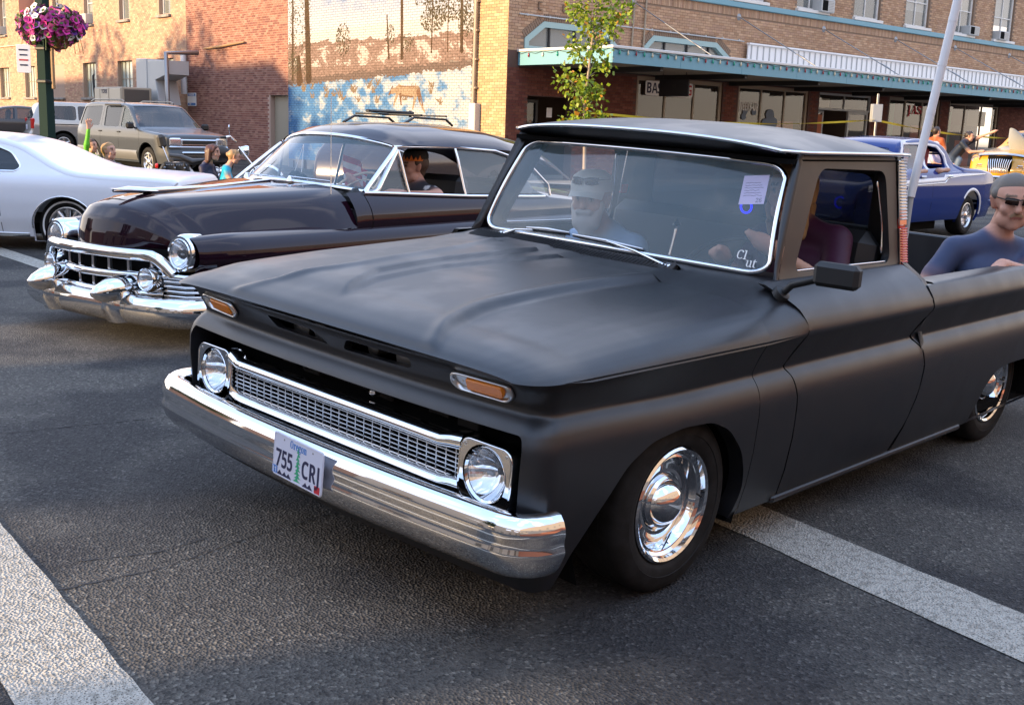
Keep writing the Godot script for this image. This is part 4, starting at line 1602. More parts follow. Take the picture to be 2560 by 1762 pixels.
func corner_building() -> void:
	var b := thing("brick_shop_building", "tan brick corner building with teal canopy, shops and a painted side wall", "building")
	b.transform = face_front()
	var g := b.transform
	mat("mortar_tan", lin(0.2, 0.135, 0.09), 0.9)
	mat("mortar_red", lin(0.1, 0.05, 0.04), 0.9)
	mat("shop_inside", lin(0.1, 0.055, 0.035), 0.9)
	glass("shop_glass", lin(0.05, 0.06, 0.06), 0.22)
	glass("room_glass", lin(0.25, 0.27, 0.26), 0.55)
	var tan := [Color(0.42, 0.265, 0.165), Color(0.38, 0.235, 0.145), Color(0.46, 0.3, 0.19), Color(0.40, 0.25, 0.165), Color(0.36, 0.215, 0.13), Color(0.44, 0.28, 0.17)]
	var red := [Color(0.17, 0.065, 0.045), Color(0.15, 0.055, 0.04), Color(0.19, 0.075, 0.055), Color(0.14, 0.05, 0.04)]
	var E := 30.0
	var arch1 := V2s([0.56, 3.57, 0.56, 3.91, 1.22, 4.38, 3.45, 4.38, 4.05, 3.95, 4.05, 3.57])
	var arch2 := V2s([5.12, 3.57, 5.12, 4.01, 5.52, 4.35, 8.37, 4.35, 9.02, 3.97, 9.02, 3.57])
	var ups := []
	for k in 8:
		ups.append(Rect2(5.75 + 3.28 * k, 5.74, 1.62, 1.9))
	var upper_holes: Array = [arch1, arch2] + ups
	var w := wall_sheet("upper_wall", b, 0, E, 3.57, 8.4, upper_holes, M.mortar_tan)
	bricks(w, g, 0, E, 3.57, 5.22, [arch1, arch2], 0.214, 0.0765, tan, 300, 3.6)
	var w2 := wall_sheet("top_wall", b, 0, E, 5.63, 5.64, [], M.mortar_tan)
	bricks(w2, g, 0, E, 5.64, 8.4, ups, 0.214, 0.0765, tan, 0)
	# upright course under the band
	var mm := MultiMesh.new()
	mm.transform_format = MultiMesh.TRANSFORM_3D
	mm.use_colors = true
	var bs := ST()
	box(bs, Vector3(0.064, 0.24, 0.03))
	bs.generate_normals()
	mm.mesh = bs.commit()
	mm.instance_count = 394
	for i in 394:
		mm.set_instance_transform(i, at(Vector3(0.04 + i * 0.076, 5.345, rng.randf_range(0.0, 0.004))))
		mm.set_instance_color(i, tan[i % 6] * rng.randf_range(0.8, 1.05))
	var mi := MultiMeshInstance3D.new()
	mi.name = "soldier_course"
	mi.multimesh = mm
	var vc := StandardMaterial3D.new()
	vc.resource_name = "soldier_bricks"
	vc.vertex_color_use_as_albedo = true
	vc.roughness = 0.85
	mi.material_override = vc
	mi.set_meta("kind", "stuff")
	b.add_child(mi, true)
	var st := ST()
	box(st, Vector3(E + 0.1, 0.16, 0.14), at(Vector3(E / 2, 5.55, 0.05)), 0.015)
	obj("teal_band", st, M.teal_trim, b)
	# arched windows over the canopy
	for a in [[arch1, [1.5, 2.45, 3.3]], [arch2, [6.1, 7.1, 8.1]]]:
		var an := Node3D.new()
		an.name = "arched_window"
		b.add_child(an, true)
		st = ST()
		var inn := Geometry2D.offset_polygon(a[0], -0.15)[0]
		var f := func(x: float, y: float) -> Vector3: return Vector3(x, y, 0.03)
		panel(st, f, lins(0, 10, 12), lins(3.4, 4.5, 3), a[0], [inn])
		lip(st, on_surface(f, inn), Vector3(0, 0, -0.16))
		lip(st, on_surface(f, a[0]), Vector3(0, 0, -0.05))
		obj("frame", st, M.pale_teal, an)
		st = ST()
		var f2 := func(x: float, y: float) -> Vector3: return Vector3(x, y, -0.1)
		panel(st, f2, lins(0, 10, 2), lins(3.4, 4.5, 2), a[0])
		obj("pane", st, M.room_glass, an)
		for x in a[1]:
			st = ST()
			box(st, Vector3(0.06, 0.8, 0.05), at(Vector3(x, 3.85, -0.07)), 0.005)
			obj("glazing_bar", st, M.black_trim, an)
		st = ST()
		box(st, Vector3(3.4, 1.0, 0.02), at(Vector3(a[1][1], 3.95, -0.6)))
		obj("room_back", st, M.grey_panel, an)
		# bricks set on edge round the arch
		st = ST()
		var poly: PackedVector2Array = a[0]
		for e in [1, 2, 3]:
			var p0: Vector2 = poly[e]
			var p1: Vector2 = poly[e + 1]
			var d := (p1 - p0).normalized()
			var nn := Vector2(-d.y, d.x)
			for i in int(p0.distance_to(p1) / 0.08):
				var c := p0 + d * (0.04 + i * 0.08) + nn * 0.1
				box(st, Vector3(0.066, 0.19, 0.03), Transform3D(Basis(Vector3(0, 0, 1), d.angle()), Vector3(c.x, c.y, 0.004)))
		var ab := obj("arch_bricks", st, M.mortar_tan, an)
		ab.set_meta("kind", "stuff")
	var pick := 0
	for r in ups:
		win(b, r, -0.12, 2, [0.46], M.white_trim, M.room_glass, 0.07, M.white_trim)
		st = ST()
		box(st, Vector3(r.size.x, r.size.y * 0.6, 0.01), at(Vector3(r.get_center().x, r.position.y + r.size.y * (0.75 if pick % 2 else 0.6), -0.2)))
		obj("blind", st, M.cream if pick % 2 else M.grey_panel, b)
		pick += 1
	st = ST()
	box(st, Vector3(E, 8.0, 0.05), at(Vector3(E / 2, 4.2, -2.6)))
	box(st, Vector3(E, 0.05, 2.6), at(Vector3(E / 2, 3.45, -1.32)))
	obj("inner_wall", st, M.shop_inside, b)
	st = ST()
	box(st, Vector3(E, 0.3, 12), at(Vector3(E / 2, 8.5, -6.0)))
	box(st, Vector3(0.3, 8.4, 9), at(Vector3(E - 0.15, 4.2, -7.5)))
	obj("roof", st, M.concrete, b)
	# canopy
	var can := Node3D.new()
	can.name = "canopy"
	b.add_child(can, true)
	st = ST()
	box(st, Vector3(E - 0.4, 0.06, 3.42), at(Vector3(E / 2 + 0.2, 3.255, 1.73)))
	obj("soffit", st, M.grey_panel if false else mat("soffit", lin(0.16, 0.135, 0.1), 0.7), can)
	var fx := lins(0.36, E, 12)
	for i in 12:
		st = ST()
		box(st, Vector3(fx[i + 1] - fx[i] - 0.006, 0.34, 0.05), at(Vector3((fx[i] + fx[i + 1]) / 2, 3.36, 3.475)), 0.004)
		obj("fascia_panel", st, M.teal_trim, can)
	st = ST()
	box(st, Vector3(0.05, 0.34, 3.44), at(Vector3(0.385, 3.36, 1.73)), 0.004)
	obj("fascia_panel", st, M.teal_trim, can)
	st = ST()
	box(st, Vector3(E - 0.3, 0.07, 3.56), at(Vector3(E / 2 + 0.17, 3.566, 1.75)), 0.012)
	obj("canopy_cap", st, M.white_trim, can)
	for k in 9:
		st = ST()
		box(st, Vector3(0.12, 0.14, 3.3), at(Vector3(2.3 + k * 3.4, 3.16, 1.7)), 0.01)
		obj("beam", st, M.black_trim, can)
	st = ST()
	box(st, Vector3(E - 0.5, 0.25, 0.1), at(Vector3(E / 2 + 0.25, 3.33, 0.06)), 0.01)
	obj("ledger", st, M.black_trim, can)
	for s in [4.63, 9.37, 13.9, 18.37, 22.62, 27.0]:
		var rod := Node3D.new()
		rod.name = "tie_rod"
		can.add_child(rod, true)
		st = ST()
		tube(st, [Vector3(s, 5.2, 0.02), Vector3(s - 0.1, 3.62, 3.1)], 0.016, 6)
		tube(st, on_surface(func(x: float, y: float) -> Vector3: return Vector3(s - 0.085 + x, 3.62 + 0.3 + y, 3.1 - 0.55 - y * 1.9), ring2(0.035, 14, Vector2.ZERO, 0.09)), 0.013, 5, false, true)
		lathe(st, [Vector2(0.0, 0.06), Vector2(0.05, 0.05), Vector2(0.11, 0.0)], axis_z(Vector3(s, 5.2, 0.01)), 14)
		obj("rod", st, M.dull_metal, rod)
	# white ribbed sign band standing on the canopy
	var sb := Node3D.new()
	sb.name = "ribbed_band"
	b.add_child(sb, true)
	st = ST()
	box(st, Vector3(E - 9.7, 0.8, 0.05), at(Vector3(9.75 + (E - 9.7) / 2, 4.0, 0.14)), 0.004)
	obj("backing", st, M.white_plain, sb)
	st = ST()
	box(st, Vector3(E - 9.65, 0.05, 0.14), at(Vector3(9.75 + (E - 9.7) / 2, 4.42, 0.17)), 0.006)
	obj("cap_strip", st, M.white_plain, sb)
	var rib := ST()
	box(rib, Vector3(0.045, 0.74, 0.03), Transform3D(), 0.008)
	rib.generate_normals()
	var rib_mesh := rib.commit()
	for i in 65:
		var o := obj("batten", rib_mesh, M.grey_panel, sb)
		o.position = Vector3(9.9 + i * 0.31, 4.0, 0.18)
	st = ST()
	tube(st, [Vector3(0.33, 4.5, 0.05), Vector3(9.65, 4.48, 0.05)], 0.02, 6)
	for k in 12:
		box(st, Vector3(0.03, 0.06, 0.06), at(Vector3(0.6 + k * 0.8, 4.5, 0.04)))
	obj("conduit", st, M.grey_panel, b)
	for s in [4.62, 5.1]:
		st = ST()
		tube(st, [Vector3(s, 5.3, 0.06), Vector3(s - 0.05, 3.6, 0.06)], 0.03, 6)
		obj("standpipe", st, M.frame_tan, b)
	for q in [[1.07, 4.76], [1.95, 4.77]]:
		st = ST()
		for e in [[-0.06, 0.0, 0.02, 0.2], [0, 0.09, 0.14, 0.02], [0, -0.09, 0.14, 0.02]]:
			box(st, Vector3(e[2], e[3], 0.04), at(Vector3(q[0] + e[0], q[1] + e[1], 0.03)), 0.003)
		obj("wall_bracket", st, M.mortar_tan, b)
	# shop level
	var shops := [Rect2(4.95, 0.55, 3.9, 2.63), Rect2(9.62, 0.55, 3.77, 2.63), Rect2(14.0, 0.15, 3.2, 2.98), Rect2(18.38, 0.55, 3.62, 2.63), Rect2(22.7, 0.55, 4.0, 2.63), Rect2(0.74, 0.15, 1.7, 2.28)]
	var lw := wall_sheet("shop_wall", b, 0, E, 0, 3.57, shops, M.mortar_red, 0.3)
	bricks(lw, g, 0, E, 0, 3.2, shops, 0.214, 0.0765, red, 300, 1.6)
	win(b, shops[0], -0.08, 3, [], M.frame_tan, M.shop_glass, 0.12, null, "shop_window")
	win(b, shops[1], -0.08, 3, [], M.frame_tan, M.shop_glass, 0.12, null, "shop_window")
	win(b, shops[3], -0.08, 3, [], M.frame_tan, M.shop_glass, 0.12, null, "shop_window")
	win(b, shops[4], -0.08, 3, [], M.frame_tan, M.shop_glass, 0.12, null, "shop_window")
	win(b, Rect2(14.0, 2.55, 3.2, 0.58), -0.08, 2, [], M.grey_panel, M.shop_glass, 0.07, null, "transom")
	win(b, Rect2(14.05, 0.15, 1.1, 2.4), -0.6, 1, [], M.grey_panel, M.shop_glass, 0.09, null, "shop_door")
	win(b, Rect2(15.9, 0.15, 1.25, 2.4), -0.1, 1, [], M.grey_panel, M.shop_glass, 0.09, null, "shop_door")
	win(b, Rect2(0.80, 0.15, 0.75, 2.2), -0.5, 1, [], M.black_trim, M.shop_glass, 0.09, null, "shop_door")
	# things standing in the shop windows, print on their glass
	var inks := [mat("print_orange", lin(0.42, 0.13, 0.06), 0.8), mat("print_green", lin(0.07, 0.16, 0.09), 0.8), mat("print_cream", lin(0.45, 0.38, 0.28), 0.8), mat("print_blue", lin(0.16, 0.2, 0.26), 0.8), mat("print_plum", lin(0.1, 0.02, 0.03), 0.8)]
	for q in [[6.75, 0.75, 1.9, 1.2, 0], [9.75, 0.6, 1.15, 1.4, 0], [10.95, 0.6, 1.1, 1.3, 0], [12.15, 0.6, 1.1, 1.5, 0], [18.5, 0.6, 1.1, 0.9, 0], [20.8, 0.6, 1.1, 1.6, 0], [24.2, 0.6, 1.2, 1.1, 0], [14.25, 0.9, 0.7, 1.5, 0], [14.5, 2.62, 0.8, 0.35, 2], [18.55, 1.4, 1.0, 1.6, 1], [23.0, 1.6, 0.75, 1.2, 1], [23.8, 2.3, 0.8, 0.6, 4], [25.0, 2.3, 1.5, 0.6, 2]]:
		st = ST()
		box(st, Vector3(q[2], q[3], 0.03), at(Vector3(q[0] + q[2] / 2, q[1] + q[3] / 2, -0.45 - 0.07 * rng.randf())), 0.004)
		obj("window_display", st, inks[q[4]], b)
	for q in [[10.95, 1.75, 1.0, 0.75], [9.85, 2.05, 0.9, 0.4], [19.6, 1.2, 1.2, 0.5], [12.2, 1.2, 0.9, 0.5]]:
		st = ST()
		for k in 5:
			var c := Vector2(q[0] + q[2] * rng.randf_range(0.2, 0.8), q[1] + q[3] * rng.randf_range(0.25, 0.75))
			prism(st, ring2(q[3] * 0.3, 10, c, q[3] * 0.24), 0.003, Transform3D(Basis(), Vector3(0, 0, -0.065 + k * 0.0006)))
		obj("window_painting", st, inks[3] if q[0] < 11.5 else inks[2], b)
	text("window_lettering", "WEEKS-UP", 0.26, Transform3D(Basis(), Vector3(10.25, 2.5, -0.06)), M.white_trim, b, true, "Droid Sans", 0.003, 1.0)
	text("window_lettering", "JAS", 0.3, Transform3D(Basis(), Vector3(20.3, 2.75, -0.06)), M.ink_red, b, true, "Droid Serif", 0.003, 1.0)
	for q in [[1.0, 1.75, 0.22, 0.5], [1.95, 2.02, 0.2, 0.26], [1.9, 1.35, 0.24, 0.36]]:
		st = ST()
		box(st, Vector3(q[2], q[3], 0.006), at(Vector3(q[0], q[1], -0.44)))
		obj("door_notice", st, M.white_plain, b)
	# side wall with the wall painting
	var sw := Node3D.new()
	sw.name = "side_wall"
	b.add_child(sw, true)
	sw.transform = g.affine_inverse() * face_side()
	var shift := mat("wall_painting", lin(0.42, 0.42, 0.43), 0.8, 0.0, 0.25)
	shift.albedo_texture = ImageTexture.create_from_image(mural_image())
	st = ST()
	flat(st)
	for v in [Vector3(-11.45, 0, 0), Vector3(-1.45, 8.4, 0), Vector3(-1.45, 0, 0), Vector3(-11.45, 0, 0), Vector3(-11.45, 8.4, 0), Vector3(-1.45, 8.4, 0)]:
		st.set_uv(Vector2((v.x + 11.45) / 10.0, 1.0 - (v.y - 0.3) / 7.5))
		st.add_vertex(v)
	var dk := mat("wall_painting_joint", lin(0.2, 0.19, 0.18), 0.85)
	dk.albedo_texture = shift.albedo_texture
	obj("painted_wall", st, dk, sw)
	bricks(sw, face_side(), -11.45, -1.46, 0.3, 7.4, [], 0.214, 0.0765, [Color.WHITE], 150, 1.5, Rect2(-11.45, 0.3, 10.0, 7.5), shift)
	st = ST()
	flat(st)
	quad(st, Vector3(-1.45, 0, 0), Vector3(-1.45, 8.4, 0), Vector3(0, 8.4, 0), Vector3(0, 0, 0))
	obj("corner_wall", st, M.mortar_tan, sw)
	bricks(sw, face_side(), -1.45, 0.0, 0.3, 8.4, [], 0.214, 0.0765, [Color(0.46, 0.3, 0.16), Color(0.42, 0.265, 0.14), Color(0.5, 0.34, 0.19), Color(0.44, 0.26, 0.15)], 150, 1.5)
	st = ST()
	tube(st, [Vector3(-1.2, 8.3, 0.09), Vector3(-1.28, 2.2, 0.09)], 0.05, 8)
	for k in 8:
		box(st, Vector3(0.16, 0.05, 0.12), at(Vector3(-1.26, 2.6 + k * 0.75, 0.05)), 0.005)
	obj("downpipe", st, M.frame_tan, sw)
	st = ST()
	box(st, Vector3(0.28, 0.78, 0.2), at(Vector3(-1.2, 1.8, 0.1)), 0.015)
	obj("meter_box", st, M.grey_panel, sw)

func mural_image() -> Image:
	# winter river landscape with pines and a big cat walking over snow
	var W := 1000
	var H := 750
	var im := Image.create(W, H, false, Image.FORMAT_RGB8)
	var n := FastNoiseLite.new()
	n.frequency = 0.012
	n.seed = 3
	n.fractal_octaves = 4
	var n2 := FastNoiseLite.new()
	n2.frequency = 0.05
	n2.seed = 8
	n2.fractal_octaves = 3
	var snow := Color(0.97, 0.96, 0.94)
	for j in H:
		var y := 7.8 - j * 0.01
		for i in W:
			var t := 11.45 - i * 0.01
			var a := n.get_noise_2d(i, j * 1.6)
			var d := n2.get_noise_2d(i, j * 2.0)
			var c: Color
			var ridge := 4.62 - 0.02 * t + 0.08 * a
			var b0 := 4.08 + 0.05 * d + 0.12 * a
			var b1 := 2.95 + 0.045 * (6.0 - t) + 0.10 * d + 0.08 * a
			if y > ridge:
				c = Color(0.93, 0.95, 0.98).lerp(Color(0.33, 0.52, 0.85), clampf(smoothstep(0.0, 1.6, y - ridge) * (0.55 + 0.9 * a) * smoothstep(11.0, 7.5, t), 0, 1))
			elif y > b0:
				c = snow
			elif y > b1:
				c = Color(0.78, 0.66, 0.60).lerp(Color(0.62, 0.52, 0.46), clampf(0.5 + d * 0.9, 0, 1))
				if a + 0.6 * d > 0.2 and y > 3.3 and y < 3.95:
					c = Color(0.95, 0.9, 0.85)
				if y < b1 + 0.22:
					c = c.lerp(Color(0.48, 0.42, 0.38), 0.6)
			else:
				var w := smoothstep(-0.35, 0.35, a * 0.9 + 0.09 * (6.2 - t) + 0.18 * d)
				c = Color(0.40, 0.63, 0.86).lerp(snow, clampf(w, 0, 1))
				if d > 0.38:
					c = c.lerp(Color(0.5, 0.66, 0.82), 0.4)
			im.set_pixel(i, j, c)
	var r := RandomNumberGenerator.new()
	r.seed = 77
	var P := func(t: float, y: float) -> Vector2i: return Vector2i(int((11.45 - t) * 100), int((7.8 - y) * 100))
	var dot := func(t: float, y: float, rad: float, c: Color) -> void:
		var p: Vector2i = P.call(t, y)
		var q := maxi(1, int(rad * 100))
		for dy in range(-q, q + 1):
			for dx in range(-q, q + 1):
				if dx * dx + dy * dy <= q * q and p.x + dx >= 0 and p.x + dx < W and p.y + dy >= 0 and p.y + dy < H:
					im.set_pixel(p.x + dx, p.y + dy, c)
	var stroke := func(t0: float, y0: float, t1: float, y1: float, r0: float, r1: float, c: Color) -> void:
		for k in 61:
			var f := k / 60.0
			dot.call(lerpf(t0, t1, f), lerpf(y0, y1, f), lerpf(r0, r1, f), c.lerp(Color(0.2, 0.16, 0.12), r.randf() * 0.25))
	var bark := Color(0.46, 0.36, 0.26)
	for k in [[4.9, 7.7, 4.79, 3.5, 0.05, 0.085], [5.59, 4.7, 5.47, 3.5, 0.03, 0.05], [10.35, 7.7, 10.1, 2.95, 0.1, 0.19], [11.1, 7.7, 11.15, 2.95, 0.05, 0.08], [2.0, 5.4, 1.95, 3.6, 0.06, 0.08], [3.3, 5.4, 3.35, 3.6, 0.03, 0.04], [2.6, 5.0, 2.6, 3.6, 0.02, 0.03], [8.0, 4.5, 8.0, 3.2, 0.012, 0.02], [10.75, 3.6, 10.7, 2.9, 0.1, 0.2]]:
		stroke.call(k[0], k[1], k[2], k[3], k[4], k[5], bark)
	# needles and leaves: t, y, spread, height, count
	for k in [[10.35, 5.2, 0.45, 2.2, 420], [11.1, 5.0, 0.3, 2.2, 300], [2.6, 4.95, 1.1, 0.55, 900], [3.3, 4.5, 0.6, 0.35, 300], [1.8, 4.35, 0.35, 0.4, 220], [8.0, 4.1, 0.42, 0.5, 260], [5.4, 4.15, 0.25, 0.3, 90], [4.5, 3.9, 0.3, 0.3, 90], [11.1, 3.4, 0.35, 0.4, 200], [3.9, 5.15, 0.3, 0.3, 80], [2.4, 5.9, 1.3, 0.7, 700]]:
		for q in k[4]:
			var a := r.randf() * TAU
			var m := sqrt(r.randf())
			var c := Color(0.52, 0.46, 0.34).lerp(Color(0.34, 0.31, 0.24), r.randf())
			dot.call(k[0] + cos(a) * m * k[2], k[1] + sin(a) * m * k[3], r.randf_range(0.012, 0.035), c)
	for k in 26: # dry grass in the snow
		var t := r.randf_range(6.0, 10.5) if k < 20 else r.randf_range(2.0, 5.0)
		var y := r.randf_range(2.15, 2.75)
		for q in 9:
			stroke.call(t + r.randf_range(-0.1, 0.1), y, t + r.randf_range(-0.2, 0.2), y + r.randf_range(0.08, 0.22), 0.012, 0.01, Color(0.72, 0.62, 0.50))
	var fur := Color(0.90, 0.78, 0.64)
	var dark := Color(0.68, 0.52, 0.40)
	stroke.call(5.0, 2.55, 4.0, 2.52, 0.13, 0.15, fur)
	stroke.call(4.9, 2.6, 4.3, 2.45, 0.12, 0.12, fur)
	stroke.call(5.3, 2.52, 5.05, 2.56, 0.085, 0.09, fur)
	stroke.call(5.42, 2.44, 5.36, 2.5, 0.04, 0.05, dark)
	stroke.call(5.3, 2.62, 5.26, 2.66, 0.03, 0.02, dark)
	stroke.call(5.0, 2.45, 5.18, 2.12, 0.07, 0.035, fur)
	stroke.call(4.85, 2.42, 4.8, 2.14, 0.06, 0.03, dark)
	stroke.call(4.05, 2.48, 4.2, 2.03, 0.09, 0.035, fur)
	stroke.call(3.95, 2.5, 3.85, 2.2, 0.09, 0.04, dark)
	stroke.call(3.85, 2.2, 3.62, 1.95, 0.04, 0.035, fur)
	stroke.call(3.9, 2.6, 3.7, 2.1, 0.03, 0.028, dark)
	stroke.call(4.9, 2.66, 4.1, 2.64, 0.015, 0.02, dark)
	stroke.call(4.8, 2.4, 4.2, 2.36, 0.02, 0.02, dark)
	return im

func side_buildings() -> void:
	# red brick next to the painted wall; x runs negative to the left
	var g := face_side()
	mat("mortar_pale", lin(0.40, 0.29, 0.23), 0.9)
	mat("mortar_sand", lin(0.36, 0.25, 0.18), 0.9)
	var rb := thing("red_brick_building", "red brick wall with pale joints and a plain door beside the painted wall", "building")
	rb.transform = g
	var door := Rect2(-12.72, 0.0, 1.24, 2.41)
	var w := wall_sheet("wall", rb, -19.3, -11.46, 0, 8.6, [door], M.mortar_pale, 0.25)
	bricks(w, g, -19.3, -11.46, 0, 8.6, [door], 0.21, 0.078, [Color(0.25, 0.12, 0.09), Color(0.22, 0.1, 0.075), Color(0.28, 0.14, 0.105), Color(0.19, 0.085, 0.07), Color(0.3, 0.16, 0.12)], 300, 1.2)
	var st := ST()
	box(st, Vector3(1.22, 2.4, 0.06), at(Vector3(-12.1, 1.2, -0.2)), 0.01)
	var dr := obj("door", st, mat("door_tan", lin(0.27, 0.24, 0.18), 0.6), rb)
	st = ST()
	lathe(st, [Vector2(0.03, 0), Vector2(0.03, 0.03), Vector2(0, 0.05)], axis_z(Vector3(-11.65, 1.05, -0.17)), 12)
	obj("door_knob", st, M.dull_metal, dr)
	st = ST()
	box(st, Vector3(0.5, 8.6, 8.0), at(Vector3(-19.0, 4.3, -4.3)))
	box(st, Vector3(7.8, 0.3, 8.0), at(Vector3(-15.4, 8.6, -4.3)))
	obj("back_wall", st, M.mortar_pale, rb)
	st = ST()
	tube(st, [Vector3(-17.6, 4.12, 0.1), Vector3(-16.4, 4.14, 0.1), Vector3(-15.6, 4.19, 0.1), Vector3(-14.4, 4.24, 0.1)], [0.04, 0.05, 0.05, 0.03], 7)
	obj("wall_pole", st, M.wood, rb)
	st = ST()
	tube(st, [Vector3(-19.38, 2.45, 0.1), Vector3(-19.38, 4.0, 0.1)], 0.14, 4)
	obj("downpipe", st, M.white_plain, rb)
	var sg2 := thing("parking_sign", "white notice sign with dark top and bottom bars on the red brick wall", "sign", g * Vector3(-18.86, 2.25, 0.03))
	sg2.basis = g.basis
	st = ST()
	prism(st, rrect(0.74, 0.5, 0.03, 3), 0.02, Transform3D(), 0.003)
	obj("sign_board", st, M.white_plain, sg2)
	for q in [[0.17, 0.1], [-0.18, 0.09]]:
		st = ST()
		box(st, Vector3(0.66, q[1], 0.004), at(Vector3(0, q[0], 0.022)))
		obj("sign_bar", st, M.ink_blue, sg2)
	text("sign_text", "PARKING", 0.085, Transform3D(Basis(), Vector3(0, 0.17, 0.026)), M.white_plain, sg2, true, "Droid Sans", 0.002, 0.5)
	text("sign_text", "NO", 0.07, Transform3D(Basis(), Vector3(-0.12, -0.18, 0.026)), M.white_plain, sg2)
	# long tan building on the left
	var tb := thing("tan_brick_building", "long sunlit tan brick building with barred lower windows, at left behind the cars", "building")
	tb.transform = g
	var lows := []
	var upr := []
	for k in 8:
		lows.append(Rect2(-22.15 - 4.12 * k, 2.3, 1.6, 1.57))
		upr.append(Rect2(-21.8 - 4.1 * k, 5.53, 1.08, 1.9))
	var tw := wall_sheet("wall", tb, -56, -19.32, 0, 9.0, lows + upr, M.mortar_sand, 0.3)
	bricks(tw, g, -56, -19.32, 1.2, 9.0, lows + upr, 0.21, 0.078, [Color(0.44, 0.27, 0.18), Color(0.40, 0.24, 0.16), Color(0.48, 0.31, 0.21), Color(0.38, 0.21, 0.15), Color(0.43, 0.29, 0.19)], 300, 2.2)
	glass("frosted_pane", lin(0.42, 0.48, 0.44), 0.9, 0.2)
	for r in lows:
		win(tb, r, -0.2, 4, [0.52], M.frame_tan, M.frosted_pane, 0.05, M.concrete)
	for k in upr.size():
		win(tb, upr[k], -0.2, 1, [0.5], M.white_trim, M.room_glass, 0.07, M.concrete)
		st = ST()
		box(st, Vector3(1.0, 0.95 if k % 2 else 1.3, 0.01), at(Vector3(upr[k].get_center().x, upr[k].end.y - (0.5 if k % 2 else 0.66), -0.27)))
		obj("blind", st, M.white_plain if k % 3 else M.cream, tb)
	st = ST()
	box(st, Vector3(36.5, 9.0, 0.1), at(Vector3(-37.7, 4.5, -1.2)))
	box(st, Vector3(36.5, 0.3, 9.0), at(Vector3(-37.7, 9.0, -4.4)))
	obj("inner_wall", st, M.shop_inside, tb)
	st = ST()
	tube(st, [Vector3(-56, 4.94, 0.05), Vector3(-36.5, 4.94, 0.05)], 0.03, 6)
	obj("conduit", st, M.cream, tb)
	st = ST()
	tube(st, [Vector3(-28.75, 3.3, 0.12), Vector3(-28.65, 3.25, 0.2), Vector3(-28.6, 2.75, 0.2), Vector3(-28.45, 2.2, 0.2)], 0.05, 6)
	obj("vent_pipe", st, M.black_trim, tb)
	ac_unit(g, Vector3(-29.45, 5.76, 0.05), "window air conditioner in the tan building, right of the flower basket", 0.8, 0.42)
	ac_unit(g, Vector3(-42.0, 5.76, 0.05), "window air conditioner in the tan building at the left edge of the photo", 0.8, 0.42)
	ac_unit(face_front(), Vector3(13.72, 5.92, 0.0), "window air conditioner leftmost over the teal canopy, above the ribbed band", 0.75, 0.42)
	ac_unit(face_front(), Vector3(23.55, 5.9, 0.0), "window air conditioner over the teal canopy just right of the white pole", 0.75, 0.34)
	ac_unit(face_front(), Vector3(25.95, 5.9, 0.0), "window air conditioner furthest right over the teal canopy", 0.75, 0.34)
	# rooftop machine and its sheet metal duct, on a lean-to in front of the tan wall
	var hv := thing("heating_unit", "beige boxy heating and cooling unit standing behind the parked SUV", "air conditioner", g * Vector3(-19.65, 1.0, 2.45))
	hv.basis = g.basis
	st = ST()
	box(st, Vector3(2.65, 1.58, 1.15), at(Vector3(0, 0.79, 0.0)), 0.03)
	obj("case", st, mat("unit_beige", lin(0.36, 0.3, 0.22), 0.55), hv)
	for q in [[-1.02, 0.5], [-0.3, 0.8], [0.72, 1.05]]:
		st = ST()
		box(st, Vector3(q[1], 0.95, 0.02), at(Vector3(q[0], 1.05, 0.585)), 0.01)
		obj("door_panel", st, M.cream, hv)
	st = ST()
	box(st, Vector3(0.02, 0.8, 0.95), at(Vector3(1.335, 1.1, 0.0)), 0.01)
	obj("coil_grille", st, mat("coil", lin(0.09, 0.075, 0.06), 0.7), hv)
	text("maker_plate", "YORK", 0.16, Transform3D(Basis(), Vector3(-0.28, 1.42, 0.6)), M.ink, hv)
	var du := thing("air_duct", "bent sheet metal duct rising behind the heating unit to the wall", "duct", g * Vector3(-18.9, 0, 0))
	du.basis = g.basis
	st = ST()
	prism(st, V2s([-1.5, 2.0, -0.5, 2.0, -0.5, 3.7, -1.5, 3.72]), 0.9, Transform3D(Basis(), Vector3(0, 0, 0.7)), 0.02)
	prism(st, V2s([-0.5, 2.0, 0.55, 2.0, 0.2, 2.9, 1.3, 3.1, 1.3, 3.6, -0.5, 3.66]), 0.85, Transform3D(Basis(), Vector3(0, 0, 0.72)), 0.02)
	obj("duct_body", st, M.grey_panel, du)
	st = ST()
	tube(st, [Vector3(1.35, 2.0, 1.6), Vector3(1.3, 3.85, 1.6), Vector3(1.2, 3.95, 0.3)], 0.09, 8)
	obj("vent_stack", st, M.dull_metal, du)

func far_tree(p: Vector3, h: float, r: float, label: String, n := 700) -> void:
	var o := thing("street_tree", label, "tree", p, 0.0, "trees across the side street")
	var st := ST()
	tube(st, [Vector3.ZERO, Vector3(0.1, h * 0.4, 0), Vector3(-0.1, h * 0.8, 0.1)], [0.3, 0.22, 0.08], 8)
	obj("trunk", st, M.bark, o)
	st = ST()
	flat(st)
	for i in n:
		var d := Vector3(rng.randfn(), rng.randfn() * 0.8, rng.randfn()).normalized() * pow(rng.randf(), 0.45) * r
		var c := Vector3(0, h * 0.72, 0) + d * Vector3(1, 1.0, 1)
		var u := Vector3(rng.randfn(), rng.randfn(), rng.randfn()).normalized() * 0.28
		var v := u.cross(Vector3(rng.randfn(), rng.randfn(), rng.randfn())).normalized() * 0.24
		quad(st, c - u, c + v, c + u, c - v)
	var l := obj("crown", st, mat("far_leaves", lin(0.05, 0.08, 0.025), 0.7), o)
	l.set_meta("kind", "stuff")

